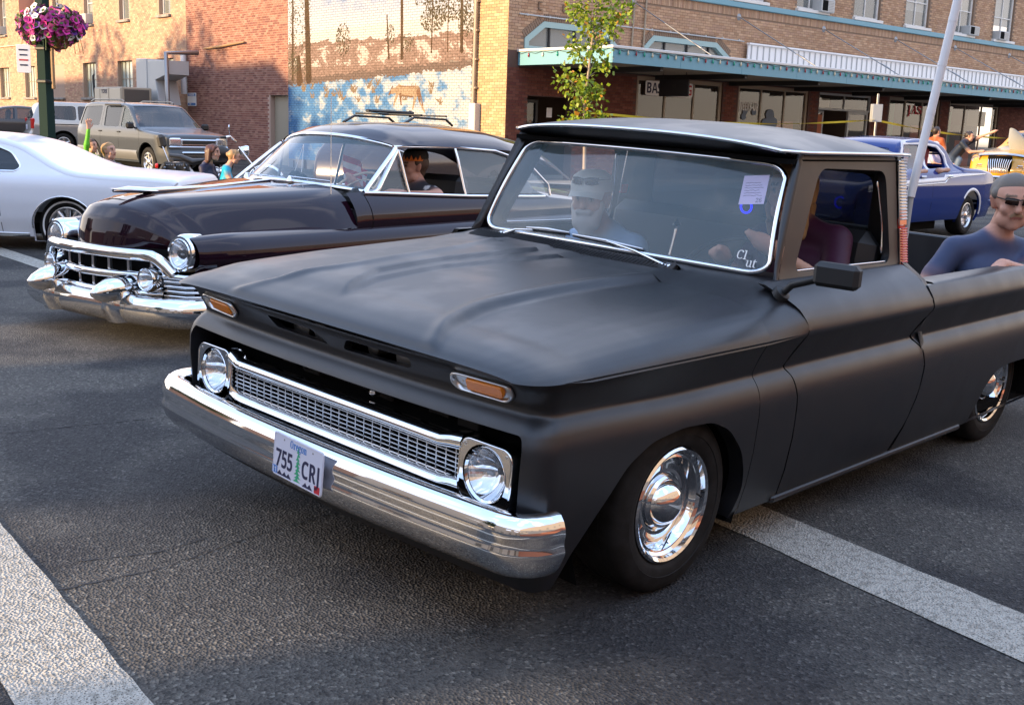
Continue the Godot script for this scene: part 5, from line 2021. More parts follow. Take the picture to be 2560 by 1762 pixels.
func opposite_side() -> void:
	# across both streets, behind and beside the camera: they shade the crossing and stand in the chrome
	mat("plaster", lin(0.5, 0.4, 0.3), 0.85)
	mat("brick_plain", lin(0.36, 0.2, 0.13), 0.85)
	var st := ST()
	var n1 := thing("parking_deck", "open parking deck across the side street, behind the camera", "building", Vector3(0, 0, 24))
	var holes := [Rect2(-13.7, 4.95, 1.9, 0.5), Rect2(-9.2, 4.4, 4.2, 0.62), Rect2(-3.0, 4.6, 3.0, 0.25), Rect2(4, 6.5, 5, 1.4), Rect2(12, 6.5, 5, 1.4)]
	for k in 2:
		var w := wall_sheet("deck_wall", n1, -21.5, 42, 0, 10.0, holes, M.plaster, 0.3)
		w.position.z = 0.3 * k
	for k in 9:
		st = ST()
		box(st, Vector3(2.2, 2.6, 0.06), at(Vector3(-18 + 6.5 * k, 1.6, -0.05)), 0.01)
		obj("shop_window", st, M.shop_glass, n1)
	var n3 := thing("tall_shop", "taller building far along the side street, outside the view", "building", Vector3(-59, 0, 27))
	st = ST()
	box(st, Vector3(25, 13.2, 4), at(Vector3(0, 6.6, 0)), 0.05)
	obj("wall", st, M.brick_plain, n3)
	var n2 := thing("low_shop", "low shop across the side street, behind the camera", "building", Vector3(-29, 0, 26))
	st = ST()
	box(st, Vector3(14.6, 7.0, 4), at(Vector3(0, 3.5, 0)), 0.05)
	obj("wall", st, M.brick_plain, n2)
	st = ST()
	box(st, Vector3(9, 2.2, 0.1), at(Vector3(0, 1.7, -2.03)), 0.02)
	obj("shop_window", st, M.shop_glass, n2)
	var eb := thing("street_building", "warm plastered building along the right side of the street, outside the view", "building", Vector3(19, 0, -10))
	st = ST()
	box(st, Vector3(5, 12.0, 62), at(Vector3(0, 6.0, 0)), 0.05)
	obj("wall", st, M.plaster, eb)
	st = ST()
	box(st, Vector3(0.1, 2.9, 62), at(Vector3(-2.55, 1.45, 0)), 0.02)
	obj("brick_base", st, mat("base_orange", lin(0.42, 0.15, 0.08), 0.85), eb)
	for k in 12:
		st = ST()
		box(st, Vector3(0.1, 1.7, 2.4), at(Vector3(-2.53, 1.6, -27 + k * 5.0)), 0.02)
		obj("window", st, M.shop_glass, eb)
		st = ST()
		box(st, Vector3(0.1, 1.7, 1.4), at(Vector3(-2.53, 6.0, -27 + k * 5.0)), 0.02)
		obj("window", st, M.shop_glass, eb)
	far_tree(Vector3(-52, 0, 22), 15.5, 3.6, "leafy tree across the side street, furthest left, outside the view")
	far_tree(Vector3(-61.5, 0, 23.5), 15.8, 3.8, "leafy tree across the side street beside the furthest one, outside the view")
	far_tree(Vector3(-44.5, 0, 24), 11.5, 3.4, "smaller leafy tree across the side street, outside the view")
	far_tree(Vector3(-5, 0, 17), 8.5, 2.6, "young leafy tree on the corner behind the camera")

# ---------- other vehicles: x to the left, z forward ----------
# top: outline (z, y) from the front bumper over bonnet and roof to the rear bumper; hx(z, y): half width
# side sheets with openings, then a strip round the outline whose edges are rounded by r
func car_shell(root: Node3D, top: PackedVector2Array, bottom: float, hx: Callable, r: float, side_holes: Array, top_holes: Array, m: Material, called := "body") -> void:
	var n := top.size()
	var nrm := []
	var len := [0.0]
	for i in n:
		var d := (top[mini(i + 1, n - 1)] - top[maxi(i - 1, 0)]).normalized()
		nrm.append(Vector2(d.y, -d.x) * -1.0)
		if i > 0:
			len.append(len[i - 1] + top[i].distance_to(top[i - 1]))
	for i in n: # normals point outwards: front (z+), up
		if nrm[i].dot(Vector2(top[i].x - (top[0].x + top[n - 1].x) / 2, (top[i].y - 0.5) * 3.0)) < 0:
			nrm[i] = -nrm[i]
	var inner := PackedVector2Array()
	for i in n:
		inner.append(top[i] - nrm[i] * r)
	var ol := PackedVector2Array(inner)
	ol.append(Vector2(inner[n - 1].x, bottom))
	ol.append(Vector2(inner[0].x, bottom))
	var good := Geometry2D.offset_polygon(ol, 0.0005)
	ol = good[0]
	var hs := []
	for h in side_holes:
		var q := PackedVector2Array(h)
		if Geometry2D.is_polygon_clockwise(q):
			q.reverse()
		hs.append(q)
	if Geometry2D.is_polygon_clockwise(ol):
		ol.reverse()
	var zs := lins(top[n - 1].x - 0.05, top[0].x + 0.05, 44)
	var ymax := 0.0
	for p in top:
		ymax = maxf(ymax, p.y)
	var ys := lins(bottom, ymax, 26)
	var st := ST()
	for sn in [1.0, -1.0]:
		var f := func(z: float, y: float) -> Vector3: return Vector3(sn * hx.call(z, y), y, z)
		panel(st, f, zs, ys, ol, hs, sn > 0)
		for h in hs:
			lip(st, on_surface(f, h), Vector3(-0.04 * sn, 0, 0))
	var at_s := func(u: float, s: float) -> Vector3:
		var i := 0
		while i < n - 2 and len[i + 1] < s:
			i += 1
		var t: float = clampf((s - len[i]) / maxf(1e-6, len[i + 1] - len[i]), 0, 1)
		var o: Vector2 = top[i].lerp(top[i + 1], t)
		var nn: Vector2 = (nrm[i] as Vector2).lerp(nrm[i + 1], t).normalized()
		var q := o - nn * r
		var h: float = hx.call(q.x, q.y)
		var a := absf(u)
		var x := 0.0
		var dn := 0.0
		if a <= 1.0:
			x = u * (h - r)
			dn = -0.022 * a * a
		else:
			var g := (a - 1.0) / 0.5 * PI * 0.5
			x = signf(u) * (h - r + r * sin(g))
			dn = -r * (1.0 - cos(g)) - 0.022 * cos(g)
		var p := o + nn * dn
		return Vector3(x, p.y, p.x)
	var us := [-1.5, -1.42, -1.33, -1.25, -1.17, -1.08] + lins(-1.0, 1.0, 12) + [1.08, 1.17, 1.25, 1.33, 1.42, 1.5]
	var ss := []
	for i in n:
		ss.append(len[i])
	var ths := []
	for h in top_holes: # u0, z0, y0 .. found along the outline: [u half, s start, s end, corner]
		var p := soften(V2s([-h[0], h[1], h[0], h[1], h[0] * h[3], h[2], -h[0] * h[3], h[2]]), 0.08, 3)
		if Geometry2D.is_polygon_clockwise(p):
			p.reverse()
		ths.append(p)
	panel(st, at_s, us, ss, PackedVector2Array(), ths)
	for h in ths:
		var lp := on_surface(at_s, h)
		lip(st, lp, Vector3(0, -0.03, 0))
	obj(called, st, m, root)
	for h in top_holes:
		st = ST()
		var g2 := func(u: float, s: float) -> Vector3: return at_s.call(u, s) + Vector3(0, -0.012, 0)
		panel(st, g2, lins(-h[0], h[0], 8), lins(h[1], h[2], 6), soften(V2s([-h[0], h[1], h[0], h[1], h[0] * h[3], h[2], -h[0] * h[3], h[2]]), 0.08, 3))
		obj("windscreen" if h[4] else "rear_window", st, M[h[5]], root)

func side_glass(root: Node3D, hx: Callable, poly: PackedVector2Array, m: Material, sides := [1.0, -1.0], called := "side_window") -> void:
	for sn in sides:
		var st := ST()
		var f := func(z: float, y: float) -> Vector3: return Vector3(sn * (hx.call(z, y) - 0.015), y, z)
		var lo := poly[0]
		var hi := poly[0]
		for p in poly:
			lo = lo.min(p)
			hi = hi.max(p)
		panel(st, f, lins(lo.x, hi.x, 6), lins(lo.y, hi.y, 4), poly)
		obj(called, st, m, root)

func strip_on(root: Node3D, called: String, hx: Callable, pts: PackedVector2Array, w: float, m: Material, sides := [1.0, -1.0], out := 0.006) -> void:
	for sn in sides:
		var st := ST()
		var rows := [[], [], [], []]
		for i in pts.size():
			var p := pts[i]
			var d := (pts[mini(i + 1, pts.size() - 1)] - pts[maxi(i - 1, 0)]).normalized()
			var nn := Vector2(-d.y, d.x) * w * 0.5
			var a := p + nn
			var b := p - nn
			rows[0].append(Vector3(sn * (hx.call(a.x, a.y) - 0.002), a.y, a.x))
			rows[1].append(Vector3(sn * (hx.call(a.x, a.y) + out), lerpf(a.y, b.y, 0.2), lerpf(a.x, b.x, 0.2)))
			rows[2].append(Vector3(sn * (hx.call(b.x, b.y) + out), lerpf(a.y, b.y, 0.8), lerpf(a.x, b.x, 0.8)))
			rows[3].append(Vector3(sn * (hx.call(b.x, b.y) - 0.002), b.y, b.x))
		grid(st, rows)
		obj(called, st, m, root)

func arch_poly(z: float, r: float, yb: float, yc := 0.34, flat_top := 1.0) -> PackedVector2Array:
	var o := PackedVector2Array()
	for i in 19:
		var a := PI * (1.0 - i / 18.0)
		o.append(Vector2(z + r * cos(a), yc + r * flat_top * sin(a)))
	o.append(Vector2(z + r, yb - 0.05))
	o.append(Vector2(z - r, yb - 0.05))
	return o

func cabin(root: Node3D, z0: float, z1: float, y0: float, w: float, y1: float, m: Material = null) -> void:
	var st := ST()
	box(st, Vector3(w, 0.05, z0 - z1), at(Vector3(0, y0 - 0.3, (z0 + z1) / 2)))
	box(st, Vector3(w * 0.96, y0 - 0.3, z0 - z1 - 0.3), at(Vector3(0, (y0 - 0.3) / 2 + 0.12, (z0 + z1) / 2)))
	obj("floor", st, M.dark, root)
	for s in [-1.0, 1.0]:
		for z in [lerpf(z0, z1, 0.38), lerpf(z0, z1, 0.75)]:
			st = ST()
			box(st, Vector3(w * 0.36, (y1 - y0) * 0.75 + 0.3, 0.14), at(Vector3(s * w * 0.23, y0 - 0.1 + (y1 - y0) * 0.3, z), 0, -0.15), 0.05)
			box(st, Vector3(0.24, 0.16, 0.09), at(Vector3(s * w * 0.23, y0 + (y1 - y0) * 0.68, z - 0.04), 0, -0.1), 0.035)
			obj("seat", st, M.seat_black if m == null else m, root)
	st = ST()
	box(st, Vector3(w * 0.95, 0.18, 0.35), at(Vector3(0, y0 - 0.05, z0 - 0.3)), 0.06)
	obj("dashboard", st, M.black_trim, root)

func mirror_on(root: Node3D, p: Vector3, m: Material, s := Vector3(0.1, 0.17, 0.22)) -> void:
	var st := ST()
	box(st, Vector3(s.z, s.y, s.x), at(p), 0.04)
	tube(st, [p + Vector3(-signf(p.x) * 0.14, -0.06, 0.0), p], 0.025, 6)
	obj("side_mirror", st, m, root)

func suv() -> void:
	var t := thing("parked_suv", "dark blue grey SUV facing right, parked behind the motorcycle", "SUV", Vector3(-24.2, 0.0, -12.5), PI * 0.5)
	var paint := mat("suv_paint", lin(0.02, 0.028, 0.036), 0.1, 0.2)
	paint.clearcoat_enabled = true
	var clad := mat("suv_cladding", lin(0.2, 0.2, 0.19), 0.35, 0.5)
	var top := soften(V2s([0.93, 0.42, 0.96, 0.62, 0.90, 0.74, 0.90, 1.06, 0.80, 1.13, -0.42, 1.25, -1.18, 1.84, -1.5, 1.90, -3.3, 1.92, -3.75, 1.86, -4.02, 1.25, -4.06, 0.75, -4.10, 0.5, -4.05, 0.4]), 0.12, 3)
	top = dense(top, 0.18, false)
	var hx := func(z: float, y: float) -> float:
		var x := soft_up([0.3, 0.93, 0.6, 0.985, 0.95, 1.0, 1.18, 0.985, 1.24, 0.955, 1.9, 0.78], y, 0.03)
		return x - 0.14 * sst(0.45, 0.98, z) - 0.06 * sst(-3.5, -4.1, z)
	var w1 := soften(V2s([-0.62, 1.22, -1.28, 1.24, -1.42, 1.27, -1.42, 1.78, -1.16, 1.77]), 0.05, 3)
	var w2 := soften(V2s([-1.52, 1.25, -2.35, 1.25, -2.42, 1.78, -1.52, 1.79]), 0.06, 3)
	var w3 := soften(V2s([-2.62, 1.26, -3.86, 1.28, -3.66, 1.76, -2.62, 1.79]), 0.08, 3)
	car_shell(t, top, 0.36, hx, 0.1, [w1, w2, w3, arch_poly(0.0, 0.47, 0.36, 0.42), arch_poly(-2.95, 0.47, 0.36, 0.42)], [[1.12, 2.1, 2.98, 0.9, true, "tint_glass"]], paint)
	side_glass(t, hx, w1, M.clear_glass)
	side_glass(t, hx, w2, M.tint_glass)
	side_glass(t, hx, w3, M.tint_glass)
	strip_on(t, "side_cladding", hx, dense(V2s([-0.5, 0.54, -2.46, 0.54]), 0.3, false), 0.26, clad, [1.0, -1.0], 0.02)
	strip_on(t, "rear_cladding", hx, dense(V2s([-3.46, 0.56, -4.0, 0.56]), 0.2, false), 0.28, clad, [1.0, -1.0], 0.02)
	cabin(t, -0.3, -3.6, 1.15, 1.7, 1.8)
	var st: SurfaceTool
	for q in [[0.92, 0.16], [0.62, 0.13]]:
		st = ST()
		box(st, Vector3(1.02, q[1], 0.05), at(Vector3(0, q[0], 0.905 + (0.04 if q[0] < 0.7 else 0.0))), 0.03)
		var gr := obj("grille", st, M.chrome, t)
		st = ST()
		box(st, Vector3(0.96, q[1] - 0.06, 0.03), at(Vector3(0, q[0], 0.92 + (0.04 if q[0] < 0.7 else 0.0))), 0.01)
		obj("grille_mesh", st, M.black_trim, gr)
	st = ST()
	box(st, Vector3(1.7, 0.07, 0.05), at(Vector3(0, 0.79, 0.92)), 0.02)
	obj("chrome_bar", st, M.chrome, t)
	st = ST()
	box(st, Vector3(1.72, 0.2, 0.2), at(Vector3(0, 0.46, 0.90)), 0.07)
	obj("front_bumper", st, M.black_trim, t)
	for s in [-1.0, 1.0]:
		st = ST()
		box(st, Vector3(0.34, 0.2, 0.1), at(Vector3(s * 0.66, 0.93, 0.87), s * 0.12), 0.035)
		var hl := obj("headlight", st, M.chrome, t)
		st = ST()
		box(st, Vector3(0.35, 0.19, 0.02), at(Vector3(s * 0.66, 0.93, 0.93), s * 0.12), 0.008)
		obj("lens", st, M.lens_glass, hl)
		mirror_on(t, Vector3(s * 1.1, 1.3, -0.62), M.black_trim)
		st = ST()
		tube(st, [Vector3(s * 0.72, 1.90, -1.6), Vector3(s * 0.72, 1.955, -1.75), Vector3(s * 0.72, 1.955, -3.3), Vector3(s * 0.72, 1.90, -3.5)], 0.02, 6)
		obj("roof_rail", st, paint, t)
		for z in [-1.35, -2.4]:
			st = ST()
			box(st, Vector3(0.03, 0.035, 0.16), at(Vector3(s * 1.0, 1.12, z - 0.1)), 0.01)
			obj("door_handle", st, M.black_trim, t)
		for q in [[-0.35, 1.15, 0.4], [-1.47, 1.8, 0.4], [-2.5, 1.8, 0.6]]:
			strip_on(t, "door_gap", hx, dense(V2s([q[0], q[2], q[0] - 0.02, q[1]]), 0.2, false), 0.012, M.dark, [s], 0.001)
		st = ST()
		box(st, Vector3(0.02, 0.05, 0.9), at(Vector3(s * 0.87, 1.82, -1.95)), 0.008)
		obj("rain_guard", st, M.black_trim, t)
	for w in [[0.86, 0.0, 1.0], [-0.86, 0.0, -1.0], [0.86, -2.95, 1.0], [-0.86, -2.95, -1.0]]:
		wheel_parts(t, Vector3(w[0] + 0.08 * w[2], 0.385, w[1]), w[2], "steel", 0.385, 0.24)
	st = ST()
	box(st, Vector3(1.5, 0.2, 4.4), at(Vector3(0, 0.42, -1.6)))
	obj("underbody", st, M.dark, t)

func minivan() -> void:
	var t := thing("parked_minivan", "silver minivan seen from behind its right rear corner, parked left of the SUV", "minivan", Vector3(-35.0, 0.2, -17.4), deg_to_rad(163))
	var paint := mat("van_paint", lin(0.4, 0.37, 0.33), 0.2, 0.5)
	paint.clearcoat_enabled = true
	var top := soften(V2s([0.92, 0.3, 0.95, 0.6, 0.70, 0.90, -0.1, 1.08, -1.0, 1.68, -1.4, 1.74, -3.3, 1.74, -3.75, 1.68, -4.0, 1.15, -4.03, 0.75, -4.12, 0.66, -4.1, 0.36]), 0.14, 3)
	top = dense(top, 0.2, false)
	var hx := func(z: float, y: float) -> float:
		var x := soft_up([0.25, 0.9, 0.6, 0.97, 0.95, 0.985, 1.1, 0.95, 1.74, 0.72], y, 0.03)
		return x - 0.2 * sst(0.3, 0.98, z) - 0.05 * sst(-3.6, -4.1, z)
	var w1 := soften(V2s([-0.5, 1.1, -1.35, 1.13, -1.4, 1.6, -1.1, 1.58]), 0.06, 3)
	var w2 := soften(V2s([-1.5, 1.12, -2.5, 1.12, -2.5, 1.6, -1.5, 1.61]), 0.05, 3)
	var w3 := soften(V2s([-2.56, 1.12, -3.72, 1.16, -3.58, 1.58, -2.56, 1.6]), 0.12, 4)
	car_shell(t, top, 0.3, hx, 0.12, [w1, w2, w3, arch_poly(0.0, 0.42, 0.3, 0.36), arch_poly(-3.0, 0.42, 0.3, 0.36)], [[1.1, 1.7, 2.6, 0.9, true, "tint_glass"], [1.08, 5.55, 6.05, 1.04, false, "tint_glass"]], paint)
	for w in [w1, w2, w3]:
		side_glass(t, hx, w, M.tint_glass)
	cabin(t, -0.2, -3.5, 1.05, 1.6, 1.65)
	var st: SurfaceTool
	for s in [-1.0, 1.0]:
		st = ST()
		box(st, Vector3(0.16, 0.36, 0.1), at(Vector3(s * 0.87, 0.98, -3.95), -s * 0.5), 0.03)
		obj("tail_light", st, M.red_lens, t)
		mirror_on(t, Vector3(s * 1.06, 1.15, -0.5), paint)
		st = ST()
		box(st, Vector3(0.02, 0.03, 1.1), at(Vector3(s * 0.985, 0.98, -3.0)), 0.008)
		obj("door_rail", st, M.dark, t)
	st = ST()
	box(st, Vector3(1.8, 0.26, 0.14), at(Vector3(0, 0.5, -4.1)), 0.06)
	obj("rear_bumper", st, paint, t)
	st = ST()
	box(st, Vector3(0.34, 0.16, 0.02), at(Vector3(0, 0.86, -4.05)), 0.005)
	obj("license_plate", st, M.plate_white, t)
	st = ST()
	tube(st, [Vector3(0.05, 1.16, -4.0), Vector3(-0.3, 1.22, -3.99)], 0.012, 5)
	obj("rear_wiper", st, M.black_trim, t)
	for w in [[0.92, 0.0, 1.0], [-0.92, 0.0, -1.0], [0.92, -3.0, 1.0], [-0.92, -3.0, -1.0]]:
		wheel_parts(t, Vector3(w[0], 0.34, w[1]), w[2], "spoke5", 0.34, 0.2)
	st = ST()
	box(st, Vector3(1.5, 0.2, 4.2), at(Vector3(0, 0.36, -1.6)))
	obj("underbody", st, M.dark, t)

func dark_sedan() -> void:
	var t := thing("dark_sedan", "dark car with tan interior cut off by the left edge of the photo", "car", Vector3(-38.4, 0.3, -12.4), deg_to_rad(-20))
	var paint := mat("sedan_paint", lin(0.03, 0.022, 0.018), 0.15, 0.2)
	paint.clearcoat_enabled = true
	var top := dense(soften(V2s([0.85, 0.3, 0.9, 0.6, 0.7, 0.78, -0.3, 0.98, -1.05, 1.42, -1.6, 1.48, -2.4, 1.44, -3.1, 1.04, -3.75, 0.98, -3.8, 0.6, -3.75, 0.34]), 0.16, 3), 0.2, false)
	var hx := func(z: float, y: float) -> float:
		return soft_up([0.25, 0.84, 0.6, 0.9, 0.9, 0.9, 1.0, 0.87, 1.48, 0.62], y, 0.03) - 0.14 * sst(0.3, 0.92, z) - 0.08 * sst(-3.2, -3.85, z)
	var w1 := soften(V2s([-0.55, 0.98, -1.5, 1.0, -1.5, 1.38, -1.12, 1.36]), 0.05, 3)
	var w2 := soften(V2s([-1.58, 1.0, -2.75, 1.02, -2.35, 1.36, -1.58, 1.39]), 0.05, 3)
	car_shell(t, top, 0.28, hx, 0.1, [w1, w2, arch_poly(0.0, 0.38, 0.28, 0.33), arch_poly(-2.7, 0.38, 0.28, 0.33)], [[1.08, 1.75, 2.45, 0.9, true, "tint_glass"], [1.02, 3.35, 3.95, 1.05, false, "tint_glass"]], paint)
	side_glass(t, hx, w1, M.tint_glass)
	side_glass(t, hx, w2, M.tint_glass)
	cabin(t, -0.3, -2.9, 0.95, 1.5, 1.4, M.cream)
	for w in [[0.86, 0.0, 1.0], [-0.86, 0.0, -1.0], [0.86, -2.7, 1.0], [-0.86, -2.7, -1.0]]:
		wheel_parts(t, Vector3(w[0], 0.31, w[1]), w[2], "steel", 0.31, 0.2)

func rack_car() -> void:
	var t := thing("roof_rack_car", "car with a black roof rack, mostly hidden behind the maroon car", "car", Vector3(-12.9, 0.06, -11.8), deg_to_rad(200))
	var paint := mat("rack_paint", lin(0.03, 0.02, 0.022), 0.2, 0.2)
	var top := dense(soften(V2s([0.85, 0.3, 0.9, 0.6, 0.7, 0.85, -0.2, 1.0, -0.95, 1.46, -1.4, 1.52, -2.9, 1.50, -3.5, 1.0, -3.6, 0.6, -3.55, 0.34]), 0.16, 3), 0.2, false)
	var hx := func(z: float, y: float) -> float:
		return soft_up([0.25, 0.82, 0.6, 0.88, 0.9, 0.88, 1.0, 0.85, 1.52, 0.62], y, 0.03) - 0.14 * sst(0.3, 0.92, z) - 0.08 * sst(-3.0, -3.6, z)
	var w1 := soften(V2s([-0.5, 1.0, -1.5, 1.02, -1.5, 1.42, -1.0, 1.40]), 0.05, 3)
	var w2 := soften(V2s([-1.58, 1.02, -3.1, 1.04, -2.85, 1.40, -1.58, 1.42]), 0.05, 3)
	car_shell(t, top, 0.28, hx, 0.1, [w1, w2, arch_poly(0.0, 0.38, 0.28, 0.33), arch_poly(-2.6, 0.38, 0.28, 0.33)], [[1.05, 1.75, 2.5, 0.9, true, "tint_glass"], [1.02, 4.05, 4.6, 1.03, false, "tint_glass"]], paint)
	side_glass(t, hx, w1, M.tint_glass)
	side_glass(t, hx, w2, M.tint_glass)
	for w in [[0.84, 0.0, 1.0], [-0.84, 0.0, -1.0], [0.84, -2.6, 1.0], [-0.84, -2.6, -1.0]]:
		wheel_parts(t, Vector3(w[0], 0.31, w[1]), w[2], "steel", 0.31, 0.2)
	var st: SurfaceTool
	for s in [-1.0, 1.0]:
		st = ST()
		tube(st, [Vector3(s * 0.58, 1.50, -1.2), Vector3(s * 0.58, 1.60, -1.45), Vector3(s * 0.58, 1.61, -2.6), Vector3(s * 0.58, 1.50, -2.95)], 0.022, 6)
		obj("roof_rail", st, M.black_trim, t)
	for z in [-1.55, -2.45]:
		st = ST()
		box(st, Vector3(1.3, 0.03, 0.06), at(Vector3(0, 1.655, z)), 0.01)
		obj("cross_bar", st, M.black_trim, t)
	st = ST()
	box(st, Vector3(0.1, 0.05, 1.55), at(Vector3(0.22, 1.70, -2.0)), 0.02)
	box(st, Vector3(0.05, 0.12, 0.05), at(Vector3(0.22, 1.68, -1.3)), 0.01)
	obj("bike_carrier", st, M.black_trim, t)

func white_coupe() -> void:
	var yaw := deg_to_rad(-46)
	var t := thing("white_coupe", "white vintage fastback coupe heading left, only its rear half in the photo", "car", Vector3(-10.0, -0.04, -3.24), yaw)
	var top := dense(soften(V2s([3.9, 0.3, 3.95, 0.5, 3.85, 0.80, 2.9, 0.98, 2.3, 1.31, 1.5, 1.36, 0.9, 1.33, 0.54, 1.25, 0.32, 1.14, 0.10, 1.03, -0.12, 0.965, -0.5, 0.945, -0.95, 0.93, -1.24, 0.91, -1.31, 0.82, -1.28, 0.55, -1.25, 0.35]), 0.12, 4), 0.14, false)
	var hx := func(z: float, y: float) -> float:
		var x := soft_up([0.2, 0.88, 0.4, 0.955, 0.6, 0.985, 0.78, 0.98, 0.88, 0.95, 0.95, 0.88, 1.31, 0.60], y, 0.03)
		return x - 0.10 * sst(-0.5, -1.3, z)
	var w1 := soften(V2s([1.9, 0.92, 0.55, 0.93, 0.50, 0.98, 0.64, 1.13, 0.82, 1.19, 1.75, 1.22]), 0.06, 4)
	car_shell(t, top, 0.2, hx, 0.085, [w1, arch_poly(0.0, 0.37, 0.2, 0.30, 0.98), arch_poly(3.0, 0.40, 0.2, 0.30)], [], M.white_paint)
	side_glass(t, hx, w1, M.tint_glass)
	strip_on(t, "window_moulding", hx, dense(w1, 0.08), 0.018, M.chrome)
	var ap := arch_poly(0.0, 0.375, 0.25, 0.30, 0.98)
	strip_on(t, "arch_moulding", hx, ap.slice(0, 19), 0.016, M.chrome)
	strip_on(t, "rocker_moulding", hx, dense(V2s([0.42, 0.22, 2.6, 0.22]), 0.2, false), 0.045, M.chrome)
	strip_on(t, "door_gap", hx, dense(V2s([0.72, 0.25, 0.71, 0.90]), 0.1, false), 0.01, M.dark, [1.0, -1.0], 0.001)
	var st := ST()
	box(st, Vector3(1.8, 0.14, 0.12), at(Vector3(0, 0.46, -1.32)), 0.05)
	obj("rear_bumper", st, M.chrome, t)
	st = ST()
	box(st, Vector3(1.5, 0.12, 0.04), at(Vector3(0, 0.72, -1.32)), 0.02)
	obj("tail_light", st, M.red_lens, t)
	for w in [[0.86, 0.0, 1.0], [-0.86, 0.0, -1.0], [0.86, 3.0, 1.0], [-0.86, 3.0, -1.0]]:
		wheel_parts(t, Vector3(w[0], 0.33, w[1]), w[2], "pinstripe", 0.33, 0.2)
	st = ST()
	box(st, Vector3(1.5, 0.12, 4.6), at(Vector3(0, 0.28, 1.2)))
	obj("underbody", st, M.dark, t)

